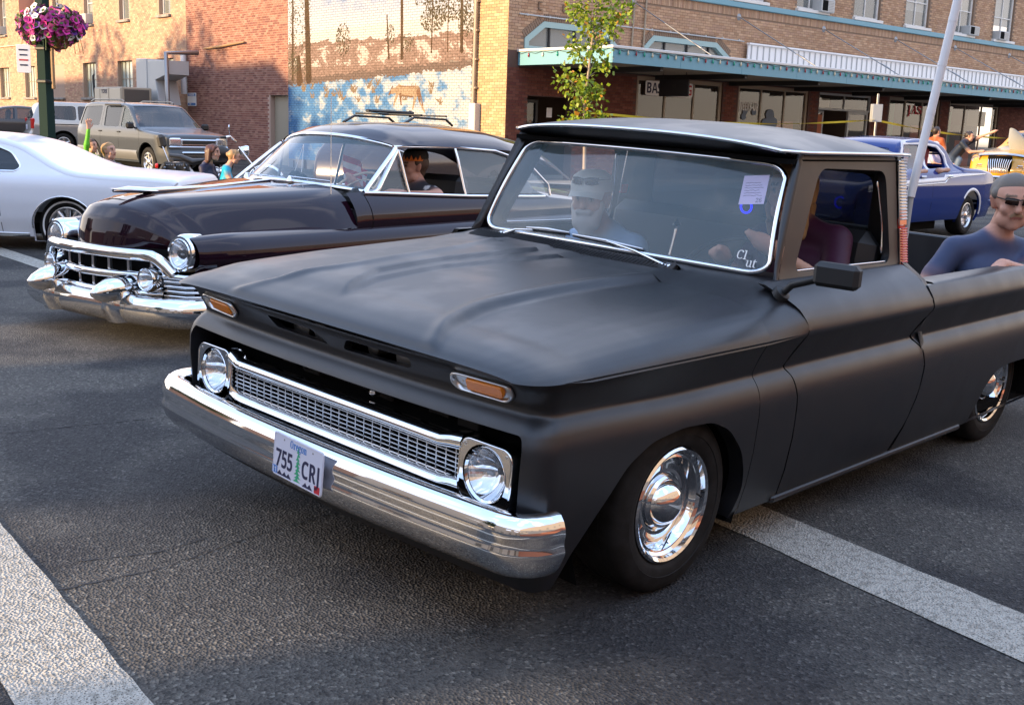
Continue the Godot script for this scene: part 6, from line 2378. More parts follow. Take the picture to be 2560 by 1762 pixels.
func maroon_car() -> void:
	var t := thing("maroon_car", "glossy dark maroon vintage coupe with heavy chrome grille and bullet bumper guards", "car", Vector3(-4.25, 0.04, -0.6), 0.13)
	var paint := mat("maroon_paint", lin(0.014, 0.004, 0.009), 0.04, 0.0, 0.45)
	var st: SurfaceTool
	# bonnet: rounded nose, full width cross sections
	st = ST()
	var rows := []
	for i in 57:
		var q := i / 56.0
		var row := []
		for j in 41:
			var u := -1.0 + j / 20.0
			var a := absf(u)
			# q runs from the grille up over the nose and back to the windscreen
			var z: float
			var y: float
			var hw: float
			if q < 0.36:
				var g := q / 0.36
				var c := look_up([0.0, 0.62, 0.35, 0.72, 0.6, 0.82, 0.8, 0.9, 1.0, 0.945], g)
				z = look_up([0.0, 0.165, 0.35, 0.15, 0.6, 0.115, 0.8, 0.05, 0.92, -0.03, 1.0, -0.11], g) - (0.34 - 0.12 * g) * pow(a, 2.4)
				y = lerpf(0.60, c, 1.0 - pow(a, 2.6) * (0.55 + 0.25 * g) * g)
				y = c - (c - 0.60) * pow(a, 3.0) * 0.9
				hw = lerpf(0.56, 0.60, g)
			else:
				var g := (q - 0.36) / 0.64
				z = lerpf(-0.11, -1.46, g) - (0.22 - 0.22 * g) * pow(a, 2.4)
				var c := look_up([0.0, 0.945, 0.12, 0.965, 0.4, 0.985, 1.0, 1.035], g)
				hw = lerpf(0.60, 0.895, sst(0.0, 0.9, g))
				var lowy := lerpf(0.635, 0.74, sst(0.0, 1.0, g))
				y = c - (c - lowy) * pow(a, lerpf(3.6, 7.0, g * g))
				y += 0.006 * exp(-pow(u / 0.05, 2.0))
			row.append(Vector3(u * hw, y, z))
		rows.append(row)
	grid(st, rows)
	obj("hood", st, paint, t)
	# wings: a long round fender from the headlight back through the door
	for sn in [1.0, -1.0]:
		st = ST()
		rows = []
		for i in 41:
			var z := lerpf(-0.02, -5.0, pow(i / 40.0, 1.3))
			var row := []
			var gr := sst(0.15, -0.35, z)
			for j in 25:
				var g := j / 24.0
				# around from the inner valley over the top down to the sill
				var px: float
				var py: float
				if g < 0.62:
					var a := lerpf(PI * 0.92, -0.28, g / 0.62)
					var rr := lerpf(0.125, 0.15, gr)
					px = lerpf(0.735, 0.80, gr) + rr * cos(a) * lerpf(1.0, 1.12, gr)
					py = lerpf(0.60, 0.605, gr) + rr * sin(a)
				else:
					var h := (g - 0.62) / 0.38
					var x0 := lerpf(0.735, 0.80, gr) + lerpf(0.125, 0.15, gr) * cos(-0.28) * lerpf(1.0, 1.12, gr)
					px = x0 - 0.07 * sin(PI * 0.5 * minf(1.0, h * 4.0)) + 0.03 * h
					py = lerpf(0.565, 0.18, h)
				row.append(Vector3(sn * px, py, z))
			rows.append(row)
		grid(st, rows)
		obj("wing", st, paint, t)
		# door skin above the wing and up to the belt
		st = ST()
		var bx := func(z: float, y: float) -> Vector3:
			return Vector3(sn * soft_up([0.68, 0.875, 0.74, 0.895, 0.80, 0.90, 0.88, 0.87, 0.95, 0.815, 1.0, 0.765], y, 0.02), y, z)
		panel(st, bx, lins(-5.0, -0.8, 34), lins(0.66, 0.99, 8), V2s([-1.45, 0.66, -1.45, 0.985, -1.66, 0.99, -2.85, 0.93, -3.9, 0.90, -5.0, 0.80, -5.0, 0.66]))
		obj("door_skin", st, paint, t)
		strip_on(t, "door_gap", func(z: float, y: float) -> float: return absf((bx.call(z, y) as Vector3).x), dense(V2s([-1.62, 0.70, -1.62, 0.97]), 0.06, false), 0.012, M.dark, [sn], 0.002)
		st = ST()
		tube(st, on_surface(func(z: float, y: float) -> Vector3: return Vector3(sn * (absf((bx.call(z, y) as Vector3).x) + 0.012), y, z), dense(V2s([-1.62, 0.985, -2.85, 0.93, -3.9, 0.90]), 0.2, false)), 0.016, 7)
		obj("belt_moulding", st, M.chrome, t)
		# headlight with deep bright ring
		var hp := Vector3(sn * 0.715, 0.62, 0.0)
		var hd := headlamp(t, hp, 0.092, Vector3(sn * 0.05, 0.04, 1))
		st = ST()
		lathe(st, [Vector2(0.135, -0.14), Vector2(0.137, -0.06), Vector2(0.130, -0.012), Vector2(0.118, 0.004), Vector2(0.102, 0.004)], axis_to(hp, Vector3(sn * 0.05, 0.04, 1)), 32)
		obj("headlight_ring", st, M.chrome, hd)
		# fog lamp in the grille end
		headlamp(t, Vector3(sn * 0.555, 0.45, 0.15), 0.07, Vector3(sn * 0.1, 0.03, 1), "fog_lamp")
		st = ST()
		lathe(st, [Vector2(0.082, -0.1), Vector2(0.085, -0.02), Vector2(0.08, 0.006)], axis_to(Vector3(sn * 0.555, 0.45, 0.15), Vector3(sn * 0.1, 0.03, 1)), 24)
		obj("fog_lamp_shell", st, M.chrome, t)
		# ribbed bright panel under the headlight
		for k in 5:
			st = ST()
			var y := 0.475 - 0.032 * k
			tube(st, [Vector3(sn * 0.64, y, 0.07), Vector3(sn * 0.80, y, 0.03), Vector3(sn * 0.90, y, -0.08), Vector3(sn * 0.92, y, -0.3)], 0.02 if k == 0 else 0.009, 7)
			obj("fender_rib", st, M.chrome, t)
		st = ST()
		rows = []
		for q in [[0.62, 0.04], [0.78, 0.0], [0.88, -0.1], [0.90, -0.4]]:
			rows.append([Vector3(sn * q[0], 0.48, q[1]), Vector3(sn * q[0], 0.28, q[1])])
		grid(st, rows)
		obj("rib_backing", st, M.dull_metal, t)
		# bullet guard on the bumper
		st = ST()
		lathe(st, [Vector2(0.0, 0.20), Vector2(0.018, 0.195), Vector2(0.05, 0.155), Vector2(0.078, 0.09), Vector2(0.09, 0.02), Vector2(0.088, -0.06), Vector2(0.08, -0.16)], axis_to(Vector3(sn * 0.37, 0.375, 0.24), Vector3(0, -0.08, 1)), 28)
		var gd := obj("bumper_guard", st, M.chrome, t)
		st = ST()
		rows = []
		for q in [[0.30, 0.055, 0.40], [0.33, 0.075, 0.33], [0.335, 0.085, 0.25], [0.29, 0.075, 0.16]]:
			rows.append([Vector3(sn * 0.37 - q[1], q[2], 0.2), Vector3(sn * 0.37 - q[1] * 0.6, q[2], q[0]), Vector3(sn * 0.37 + q[1] * 0.6, q[2], q[0]), Vector3(sn * 0.37 + q[1], q[2], 0.2)])
		grid(st, rows)
		obj("guard_foot", st, M.chrome, gd)
	# grille
	var gl := Node3D.new()
	gl.name = "grille"
	t.add_child(gl, true)
	for k in 3:
		st = ST()
		var pts := []
		for i in 33:
			var u := -1.0 + i / 16.0
			var a := absf(u)
			var y: float = [0.60, 0.46, 0.34][k]
			var x: float = u * [0.70, 0.52, 0.6][k]
			var z := 0.20 - 0.16 * pow(a, 2.2)
			if k == 0:
				y = 0.605 - 0.12 * pow(maxf(0.0, (a - 0.78) / 0.22), 1.8)
				z = 0.20 - 0.15 * pow(a, 2.6)
			pts.append(Vector3(x, y, z))
		tube(st, pts, [0.040, 0.030, 0.034][k], 12)
		obj("grille_bar", st, M.chrome, gl)
	for k in 7:
		st = ST()
		var x := -0.51 + k * 0.17
		box(st, Vector3(0.022, 0.26, 0.03), at(Vector3(x, 0.465, 0.165 - 0.14 * pow(absf(x) / 0.6, 2.2))), 0.006)
		obj("grille_bar", st, M.brushed, gl)
	st = ST()
	rows = []
	for i in 17:
		var x := -0.72 + 0.09 * i
		var z := 0.10 - 0.16 * pow(absf(x) / 0.72, 2.2)
		rows.append([Vector3(x, 0.64, z), Vector3(x, 0.2, z)])
	grid(st, rows)
	obj("grille_backing", st, M.dark, gl)
	# wrapped bumper
	st = ST()
	var pts := []
	var ups := []
	var sides := []
	for i in 41:
		var u := -1.0 + i / 20.0
		var a := absf(u)
		var x := u * 1.02
		pts.append(Vector3(x, 0.0, 0.24 - 0.10 * a * a - 0.34 * pow(a, 9.0)))
		var d := Vector3(1.02, 0, -0.2 * u - 3.0 * signf(u) * pow(a, 8.0)).normalized()
		sides.append(Vector3(-d.z, 0, d.x))
		ups.append(Vector3.UP)
	var bp := [Vector2(-0.06, 0.345), Vector2(-0.02, 0.352), Vector2(0.01, 0.345), Vector2(0.035, 0.325), Vector2(0.05, 0.29), Vector2(0.055, 0.25), Vector2(0.045, 0.21), Vector2(0.02, 0.175), Vector2(-0.02, 0.15), Vector2(-0.06, 0.142)]
	sweep(st, pts, bp, ups, sides, false)
	obj("front_bumper", st, M.chrome, t)
	# roof and glass house
	var hx := func(z: float, y: float) -> float:
		return soft_up([0.85, 0.80, 0.95, 0.775, 1.02, 0.75, 1.30, 0.665, 1.35, 0.63, 1.42, 0.52], y, 0.02)
	st = ST()
	rows = []
	for i in 33:
		var g := i / 32.0
		var z := lerpf(-1.93, -4.75, g)
		var c := look_up([-4.75, 1.16, -4.5, 1.30, -4.1, 1.42, -3.6, 1.485, -2.9, 1.52, -2.4, 1.51, -2.1, 1.47, -1.93, 1.405], z)
		var e := look_up([-4.75, 1.0, -4.5, 1.1, -4.2, 1.22, -3.6, 1.305, -2.9, 1.325, -2.2, 1.34, -1.93, 1.325], z)
		var row := []
		for j in 25:
			var u := -1.0 + j / 12.0
			var a := absf(u)
			var zz := z - 0.20 * pow(a, 2.5) * (1.0 - sst(0.0, 0.25, g))
			row.append(Vector3(u * lerpf(0.665, 0.60, sst(0.55, 1.0, g)), e + (c - e) * pow(1.0 - pow(a, 2.6), 0.75), zz))
		rows.append(row)
	grid(st, rows)
	obj("roof", st, paint, t)
	# windscreen, split down the middle, in a bright frame
	var ws := func(u: float, v: float) -> Vector3:
		var a := absf(u)
		return Vector3(u * lerpf(0.76, 0.65, v), lerpf(1.045 - 0.075 * pow(a, 2.0), 1.40 - 0.085 * pow(a, 2.5), v), lerpf(-1.43 - 0.36 * pow(a, 2.2), -1.93 - 0.22 * pow(a, 2.3), v))
	st = ST()
	panel(st, ws, lins(-1, 1, 24), lins(0, 1, 6))
	obj("windscreen", st, M.screen_glass, t)
	st = ST()
	var fr := dense(soften(V2s([-1, 0, 1, 0, 1, 1, -1, 1]), 0.09), 0.08)
	tube(st, on_surface(ws, fr), 0.02, 8, false, true)
	obj("windscreen_frame", st, M.chrome, t)
	for sn in [1.0, -1.0]:
		var sx := func(z: float, y: float) -> Vector3: return Vector3(sn * hx.call(z, y), y, z)
		st = ST()
		for q in [[-1.66, 0.985, -2.12, 1.315], [-2.16, 0.97, -2.14, 1.30], [-2.86, 0.94, -2.86, 1.315]]:
			tube(st, on_surface(sx, dense(V2s(q), 0.08, false)), 0.013 if q[0] < -1.7 else 0.019, 7)
		tube(st, on_surface(sx, dense(V2s([-2.10, 1.325, -2.86, 1.325, -3.4, 1.30, -3.85, 1.2, -4.1, 1.0, -4.1, 0.90]), 0.1, false)), 0.013, 7)
		obj("window_frame", st, M.chrome, t)
		side_glass(t, hx, V2s([-1.72, 0.985, -2.15, 0.975, -2.13, 1.30]), M.clear_glass, [sn], "quarter_light")
		side_glass(t, hx, V2s([-2.88, 0.945, -4.08, 0.92, -4.05, 1.02, -3.83, 1.2, -3.4, 1.29, -2.88, 1.315]), M.screen_glass, [sn], "rear_side_window")
	# boot and tail behind
	st = ST()
	rows = []
	for i in 13:
		var g := i / 12.0
		var z := lerpf(-4.2, -5.6, g)
		var c := look_up([-5.6, 0.55, -5.45, 0.78, -5.0, 0.92, -4.2, 1.0], z)
		var row := []
		for j in 17:
			var u := -1.0 + j / 8.0
			row.append(Vector3(u * 0.85, c - 0.25 * pow(absf(u), 3.0), z))
		rows.append(row)
	grid(st, rows)
	obj("trunk_lid", st, paint, t)
	st = ST()
	box(st, Vector3(1.3, 0.62, 0.16), at(Vector3(0, 0.78, -3.0), 0, -0.15), 0.06)
	box(st, Vector3(1.3, 0.5, 0.16), at(Vector3(0, 0.78, -3.95), 0, -0.2), 0.06)
	obj("bench_seat", st, M.seat_black, t)
	st = ST()
	box(st, Vector3(1.4, 0.05, 3.0), at(Vector3(0, 0.55, -2.8)))
	box(st, Vector3(1.45, 0.16, 0.3), at(Vector3(0, 0.93, -1.75)), 0.06)
	obj("dashboard", st, M.black_trim, t)
	st = ST()
	var wh := Transform3D(Basis(Vector3.RIGHT, -1.0), Vector3(0.36, 1.0, -1.98))
	tube(st, on_surface(func(x: float, y: float) -> Vector3: return wh * Vector3(x, y, 0), ring2(0.2, 36)), 0.012, 8, false, true)
	tube(st, on_surface(func(x: float, y: float) -> Vector3: return wh * Vector3(x, y, -0.02), ring2(0.13, 28)), 0.006, 6, false, true)
	tube(st, [wh * Vector3(-0.19, 0, 0), wh * Vector3(0, 0, -0.03), wh * Vector3(0.19, 0, 0)], 0.012, 6)
	obj("steering_wheel", st, M.cream, t)
	st = ST()
	lathe(st, [Vector2(0.013, 0), Vector2(0.013, 0.02), Vector2(0.007, 0.04), Vector2(0.0035, 0.05), Vector2(0.0035, 0.5), Vector2(0.002, 0.51), Vector2(0.002, 0.95), Vector2(0, 0.952)], Transform3D(Basis(), Vector3(0.69, 0.742, -1.38)), 8)
	obj("antenna", st, M.chrome, t)
	# wing shaped ornament
	st = ST()
	tube(st, [Vector3(0, 0.99, 0.0), Vector3(0, 0.995, -0.12), Vector3(0, 0.985, -0.3), Vector3(0, 1.0, -0.8), Vector3(0, 1.045, -1.4)], [0.012, 0.024, 0.02, 0.014, 0.008], 8)
	grid(st, [[Vector3(-0.07, 0.985, -0.32), Vector3(-0.02, 1.0, -0.02)], [Vector3(0, 0.995, -0.32), Vector3(0, 1.008, 0.03)], [Vector3(0.07, 0.985, -0.32), Vector3(0.02, 1.0, -0.02)]])
	obj("hood_ornament", st, M.chrome, t)
	for q in [[0.2, -1.42], [-0.3, -1.42]]:
		st = ST()
		lathe(st, [Vector2(0.025, 0), Vector2(0.02, 0.02), Vector2(0.008, 0.04), Vector2(0, 0.042)], Transform3D(Basis(), Vector3(q[0], 1.045, q[1])), 10)
		tube(st, [Vector3(q[0], 1.08, q[1]), Vector3(q[0] + 0.36, 1.06, q[1] - 0.08)], 0.005, 5)
		obj("wiper", st, M.chrome, t)
	for w in [[0.82, -0.75, 1.0], [-0.82, -0.75, -1.0], [0.80, -3.9, 1.0], [-0.80, -3.9, -1.0]]:
		wheel_parts(t, Vector3(w[0], 0.33, w[1]), w[2], "smoothie", 0.34, 0.2)
	st = ST()
	box(st, Vector3(1.4, 0.2, 4.6), at(Vector3(0, 0.32, -2.4)))
	obj("underbody", st, M.dark, t)
	# cloth and dice hang inside: things of their own
	var fl := thing("striped_flag", "red and white striped flag cloth behind the maroon car's front side window", "flag", t.transform * Vector3(0.14, 0.88, -2.22), 0.13)
	for k in 7:
		st = ST()
		rows = []
		for i in 3:
			var row := []
			for j in 9:
				var u := j / 8.0
				var v := (k + i / 2.0) / 7.0
				row.append(Vector3(-0.12 + 0.26 * u, 0.02 + 0.34 * v - 0.12 * u, 0.05 * sin(u * 7.0 + v * 2.0)))
			rows.append(row)
		grid(st, rows)
		obj("stripe", st, M.ink_red if k % 2 == 0 else M.white_plain, fl)
	var dc := thing("fuzzy_dice", "pair of black fuzzy dice hanging behind the maroon car's windscreen", "dice", t.transform * Vector3(-0.02, 1.06, -1.72), 0.13)
	for k in 2:
		st = ST()
		box(st, Vector3(0.085, 0.085, 0.085), at(Vector3(-0.05 + 0.1 * k, -0.02 * k, 0.02 * k), 0.5 + k, 0.4), 0.02)
		var d := obj("die", st, M.dark, dc)
		st = ST()
		for e in [[0.02, 0.02], [-0.02, -0.02], [0.0, 0.0]]:
			lathe(st, [Vector2(0.009, 0), Vector2(0, 0.002)], at(Vector3(-0.05 + 0.1 * k, -0.02 * k, 0.02 * k), 0.5 + k, 0.4) * axis_z(Vector3(e[0], e[1], 0.043)), 8)
		obj("pip", st, M.white_plain, d)
		st = ST()
		tube(st, [Vector3(-0.05 + 0.1 * k, 0.04, 0.02 * k), Vector3(0, 0.26, -0.05)], 0.003, 5)
		obj("cord", st, M.white_plain, d)

func blue_sedan() -> void:
	var t := thing("blue_sedan", "shiny blue vintage sedan with white side trim, behind the pickup's cab", "car", Vector3(-5.2, 0.095, -15.3), 0.0)
	var paint := mat("blue_paint", lin(0.01, 0.03, 0.17), 0.08, 0.0, 0.45)
	var top := dense(soften(V2s([4.0, 0.3, 4.05, 0.6, 3.9, 0.86, 3.0, 0.98, 2.6, 1.04, 2.28, 1.42, 2.05, 1.50, 1.5, 1.535, 1.0, 1.52, 0.62, 1.43, 0.38, 1.12, 0.1, 1.09, -0.4, 1.08, -0.95, 1.03, -1.1, 0.9, -1.05, 0.55, -1.0, 0.35]), 0.14, 4), 0.14, false)
	var hx := func(z: float, y: float) -> float:
		return soft_up([0.2, 0.78, 0.35, 0.84, 0.6, 0.875, 0.85, 0.87, 1.0, 0.83, 1.06, 0.75, 1.1, 0.70, 1.45, 0.60, 1.54, 0.52], y, 0.03) - 0.06 * sst(-0.4, -1.1, z)
	var w1 := soften(V2s([2.25, 1.06, 1.60, 1.06, 1.56, 1.41, 2.08, 1.41]), 0.05, 3)
	var w2 := soften(V2s([1.46, 1.06, 0.78, 1.08, 0.80, 1.25, 0.98, 1.38, 1.44, 1.42]), 0.06, 3)
	car_shell(t, top, 0.27, hx, 0.09, [w1, w2, arch_poly(0.0, 0.39, 0.27, 0.33), arch_poly(2.9, 0.39, 0.27, 0.33)], [[1.0, 1.9, 2.4, 0.92, true, "clear_glass"], [1.0, 4.28, 4.55, 1.05, false, "clear_glass"]], paint)
	strip_on(t, "window_frame", hx, dense(V2s([2.35, 1.06, 2.12, 1.44, 1.52, 1.455, 0.98, 1.42, 0.74, 1.27, 0.7, 1.07]), 0.08, false), 0.07, M.white_paint)
	strip_on(t, "window_frame", hx, dense(V2s([1.52, 1.05, 1.50, 1.43]), 0.08, false), 0.085, M.white_paint)
	side_glass(t, hx, w1, M.clear_glass)
	strip_on(t, "side_spear", hx, dense(V2s([3.6, 0.80, 2.43, 0.865, 1.5, 0.895, 1.1, 0.905, 0.95, 0.965, 0.4, 0.99, -0.55, 1.0]), 0.1, false), 0.075, M.white_paint)
	strip_on(t, "spear_moulding", hx, dense(V2s([3.6, 0.755, 2.43, 0.82, 1.5, 0.845, 1.08, 0.855, 0.93, 0.925, 0.4, 0.955, -0.55, 0.975]), 0.1, false), 0.014, M.chrome)
	strip_on(t, "arch_moulding", hx, arch_poly(0.0, 0.41, 0.3, 0.33).slice(0, 15), 0.05, M.white_paint)
	strip_on(t, "door_gap", hx, dense(V2s([1.5, 0.36, 1.5, 1.04]), 0.1, false), 0.01, M.dark, [1.0, -1.0], 0.001)
	var st: SurfaceTool
	for s in [1.0, -1.0]:
		st = ST()
		lathe(st, [Vector2(0, 0.10), Vector2(0.03, 0.08), Vector2(0.06, 0.0), Vector2(0.07, -0.1)], axis_to(Vector3(s * 0.68, 0.86, -1.02), Vector3(0, 0, -1)), 16)
		obj("tail_light", st, M.chrome, t)
		for z in [1.85, 0.9]:
			st = ST()
			box(st, Vector3(0.03, 0.025, 0.16), at(Vector3(s * 0.865, 0.95, z)), 0.01)
			obj("door_handle", st, M.chrome, t)
	st = ST()
	box(st, Vector3(1.75, 0.13, 0.12), at(Vector3(0, 0.5, -1.08)), 0.05)
	obj("rear_bumper", st, M.chrome, t)
	cabin(t, 2.5, 0.6, 1.03, 1.3, 1.5, mat("red_seat", lin(0.25, 0.03, 0.03), 0.6))
	for w in [[0.80, 0.0, 1.0], [-0.80, 0.0, -1.0], [0.80, 2.9, 1.0], [-0.80, 2.9, -1.0]]:
		wheel_parts(t, Vector3(w[0], 0.315, w[1]), w[2], "wire", 0.315, 0.24)
	st = ST()
	box(st, Vector3(1.3, 0.15, 4.2), at(Vector3(0, 0.35, 1.4)))
	obj("underbody", st, M.dark, t)

func yellow_car() -> void:
	var o := Vector3(-8.3, 0.30, -27.0)
	var t := thing("yellow_car", "yellow and silver vintage car with its hood raised, at the right edge of the photo", "car", o, 0.0)
	var paint := mat("yellow_paint", lin(0.55, 0.27, 0.01), 0.12)
	paint.clearcoat_enabled = true
	var silver := mat("silver_paint", lin(0.38, 0.44, 0.52), 0.5)
	var st: SurfaceTool
	var top := dense(soften(V2s([0.35, 0.42, 0.42, 0.6, 0.3, 0.95, -0.2, 1.10, -1.25, 1.2, -1.75, 1.62, -2.2, 1.70, -3.1, 1.66, -3.8, 1.2, -4.3, 0.9, -4.4, 0.5]), 0.16, 4), 0.16, false)
	var hx := func(z: float, y: float) -> float:
		return soft_up([0.3, 0.82, 0.6, 0.9, 0.9, 0.9, 1.1, 0.82, 1.2, 0.74, 1.7, 0.55], y, 0.03) - 0.12 * sst(-0.2, 0.42, z)
	var w1 := soften(V2s([-1.45, 1.22, -2.3, 1.22, -2.3, 1.56, -1.85, 1.56]), 0.05, 3)
	var w2 := soften(V2s([-2.38, 1.22, -3.2, 1.22, -3.0, 1.52, -2.38, 1.56]), 0.06, 3)
	car_shell(t, top, 0.36, hx, 0.13, [w1, w2, arch_poly(-0.45, 0.42, 0.36, 0.36), arch_poly(-3.2, 0.42, 0.36, 0.36)], [[0.95, 2.35, 2.95, 0.92, true, "tint_glass"]], paint)
	strip_on(t, "silver_belt", hx, dense(V2s([0.2, 1.02, -1.3, 1.12, -3.6, 1.1]), 0.2, false), 0.16, silver, [1.0, -1.0], 0.012)
	side_glass(t, hx, w1, M.tint_glass)
	side_glass(t, hx, w2, M.tint_glass)
	st = ST()
	var rows := []
	for i in 9: # silver front deck and cowl
		var z := lerpf(0.26, -1.3, i / 8.0)
		var row := []
		for j in 9:
			var u := -1.0 + j / 4.0
			row.append(Vector3(u * 0.70, 1.02 + 0.2 * i / 8.0 - 0.06 * u * u, z))
		rows.append(row)
	grid(st, rows)
	obj("cowl", st, silver, t)
	st = ST()
	rows = []
	for i in 13: # the raised hood, hinged at the back
		var q := i / 12.0
		var row := []
		for j in 13:
			var u := -1.0 + j / 6.0
			var hw := lerpf(0.30, 0.14, q * q)
			var c := Vector3(0.05 + u * hw, 1.15 + 0.55 * q, -0.75 + 0.75 * q)
			row.append(c + Vector3(0, -0.14 * pow(absf(u), 2.2), -0.3 * pow(absf(u), 2.0)) + Vector3(0, 0.04, 0.08) * sin(PI * q))
		rows.append(row)
	grid(st, rows)
	obj("raised_hood", st, silver, t)
	var gl := Node3D.new()
	gl.name = "grille"
	t.add_child(gl, true)
	for k in 11:
		st = ST()
		var x := -0.3 + 0.06 * k
		tube(st, [Vector3(x, 0.98 - 0.12 * absf(x), 0.36), Vector3(x * 0.9, 0.8, 0.44), Vector3(x * 0.75, 0.56, 0.45)], 0.014, 6)
		obj("grille_bar", st, M.chrome, gl)
	st = ST()
	box(st, Vector3(0.62, 0.42, 0.04), at(Vector3(0, 0.78, 0.38)), 0.02)
	obj("grille_backing", st, M.dark, gl)
	for s in [1.0, -1.0]:
		headlamp(t, Vector3(s * 0.66, 0.9, 0.30), 0.095, Vector3(0, 0.03, 1))
		st = ST()
		lathe(st, [Vector2(0.03, -0.3), Vector2(0.1, -0.15), Vector2(0.115, -0.02), Vector2(0.11, 0.006)], axis_z(Vector3(s * 0.66, 0.9, 0.30)), 20)
		obj("headlight_pod", st, paint, t)
		for k in 4:
			st = ST()
			box(st, Vector3(0.26 - 0.04 * k, 0.022, 0.03), at(Vector3(s * 0.52, 0.60 + 0.05 * k, 0.37)), 0.008)
			obj("side_grille_bar", st, M.chrome, t)
		for z in [0.55]:
			st = ST()
			box(st, Vector3(0.06, 0.2, 0.06), at(Vector3(s * 0.32, 0.44, 0.6)), 0.02)
			obj("bumper_guard", st, M.chrome, t)
	st = ST()
	box(st, Vector3(1.66, 0.13, 0.06), at(Vector3(0, 0.42, 0.56)), 0.03)
	obj("front_bumper", st, M.chrome, t)
	cabin(t, -1.4, -3.3, 1.15, 1.2, 1.6)
	for w in [[0.80, -0.45, 1.0], [-0.80, -0.45, -1.0], [0.80, -3.2, 1.0], [-0.80, -3.2, -1.0]]:
		wheel_parts(t, Vector3(w[0], 0.33, w[1]), w[2], "steel", 0.34, 0.18)
	st = ST()
	box(st, Vector3(1.4, 0.3, 4.2), at(Vector3(0, 0.45, -1.9)))
	obj("underbody", st, M.dark, t)

func motorcycle() -> void:
	# x to its left, z forward; rear axle at z = 0
	var t := thing("motorcycle", "black and chrome cruiser motorcycle with studded saddlebags behind the white coupe", "motorcycle", Vector3(-16.75, 0.0, -8.15), deg_to_rad(148))
	var st: SurfaceTool
	for z in [0.0, 1.68]:
		var w := Node3D.new()
		w.name = "wheel"
		t.add_child(w, true)
		w.position = Vector3(0, 0.33, z)
		st = ST()
		var r := 0.33
		var ww := 0.085 if z == 0.0 else 0.055
		lathe(st, [Vector2(r * 0.72, -ww), Vector2(r * 0.9, -ww * 1.05), Vector2(r, -ww * 0.5), Vector2(r, ww * 0.5), Vector2(r * 0.9, ww * 1.05), Vector2(r * 0.72, ww)], axis_x(Vector3.ZERO), 36)
		obj("tyre", st, M.rubber, w)
		st = ST()
		lathe(st, [Vector2(r * 0.74, -ww * 0.9), Vector2(r * 0.68, 0), Vector2(r * 0.74, ww * 0.9)], axis_x(Vector3.ZERO), 36)
		lathe(st, [Vector2(0.0, -0.09), Vector2(0.05, -0.08), Vector2(0.05, 0.08), Vector2(0, 0.09)], axis_x(Vector3.ZERO), 16)
		for i in 20:
			var a := TAU * i / 20
			tube(st, [Vector3(0.04 if i % 2 else -0.04, 0.05 * sin(a), 0.05 * cos(a)), Vector3(0, r * 0.7 * sin(a + 0.3), r * 0.7 * cos(a + 0.3))], 0.003, 4, false)
		obj("rim", st, M.chrome, w)
		st = ST()
		var rows := []
		for i in 19:
			var a := lerpf(PI * 1.12, 0.15, i / 18.0) if z == 0.0 else lerpf(PI * 0.95, 0.5, i / 18.0)
			var row := []
			for j in 7:
				var u := -1.0 + j / 3.0
				var rr := r + 0.045 - 0.05 * pow(absf(u), 3.0)
				row.append(Vector3(u * (ww + 0.025), 0.33 + rr * sin(a), z + rr * cos(a) * 1.0))
			rows.append(row)
		grid(st, rows)
		obj("fender", st, M.white_paint if z == 0.0 else M.chrome, t)
	st = ST()
	for s in [-0.1, 0.1]:
		tube(st, [Vector3(s, 0.33, 1.68), Vector3(s, 1.02, 1.16)], 0.026, 8)
	var fk := obj("fork", st, M.chrome, t)
	st = ST()
	tube(st, [Vector3(-0.42, 1.2, 0.92), Vector3(-0.36, 1.22, 1.0), Vector3(-0.12, 1.12, 1.12), Vector3(0.12, 1.12, 1.12), Vector3(0.36, 1.22, 1.0), Vector3(0.42, 1.2, 0.92)], 0.014, 7)
	obj("handlebar", st, M.chrome, t)
	for s in [-1.0, 1.0]:
		st = ST()
		tube(st, [Vector3(s * 0.42, 1.2, 0.93), Vector3(s * 0.46, 1.19, 0.82)], 0.02, 8)
		obj("grip", st, M.black_trim, t)
		st = ST()
		tube(st, [Vector3(s * 0.36, 1.22, 1.0), Vector3(s * 0.42, 1.36, 0.98)], 0.006, 5)
		lathe(st, [Vector2(0.0, -0.02), Vector2(0.06, -0.012), Vector2(0.065, 0.004), Vector2(0.055, 0.006), Vector2(0, 0.006)], axis_to(Vector3(s * 0.43, 1.39, 0.98), Vector3(0, 0.1, -1)), 18, Vector2(1.0, 0.75))
		obj("rear_view_mirror", st, M.chrome, t)
		st = ST()
		prism(st, soften(V2s([-0.28, 0.36, 0.22, 0.36, 0.30, 0.46, 0.24, 0.70, -0.22, 0.70, -0.32, 0.50]), 0.08, 4), 0.16, Transform3D(Basis(Vector3(0, 0, 1), Vector3.UP, Vector3(-1, 0, 0)) if s < 0 else Basis(Vector3(0, 0, -1), Vector3.UP, Vector3(1, 0, 0)), Vector3(s * 0.14, 0, -0.02)), 0.03)
		var bag := obj("saddlebag", st, M.black_trim, t)
		for k in 3:
			st = ST()
			box(st, Vector3(0.012, 0.34, 0.03), at(Vector3(s * 0.306, 0.53, -0.2 + k * 0.18)), 0.004)
			obj("strap", st, M.seat_black, bag)
			st = ST()
			box(st, Vector3(0.01, 0.03, 0.04), at(Vector3(s * 0.315, 0.60, -0.2 + k * 0.18)), 0.004)
			obj("buckle", st, M.chrome, bag)
		st = ST()
		for k in 14:
			lathe(st, [Vector2(0.007, 0), Vector2(0, 0.006)], axis_x(Vector3(s * 0.302, 0.655, -0.2 + k * 0.03), s), 6)
		obj("studs", st, M.chrome, bag).set_meta("kind", "stuff")
	headlamp(t, Vector3(0, 0.95, 1.34), 0.085, Vector3(0, -0.05, 1))
	st = ST()
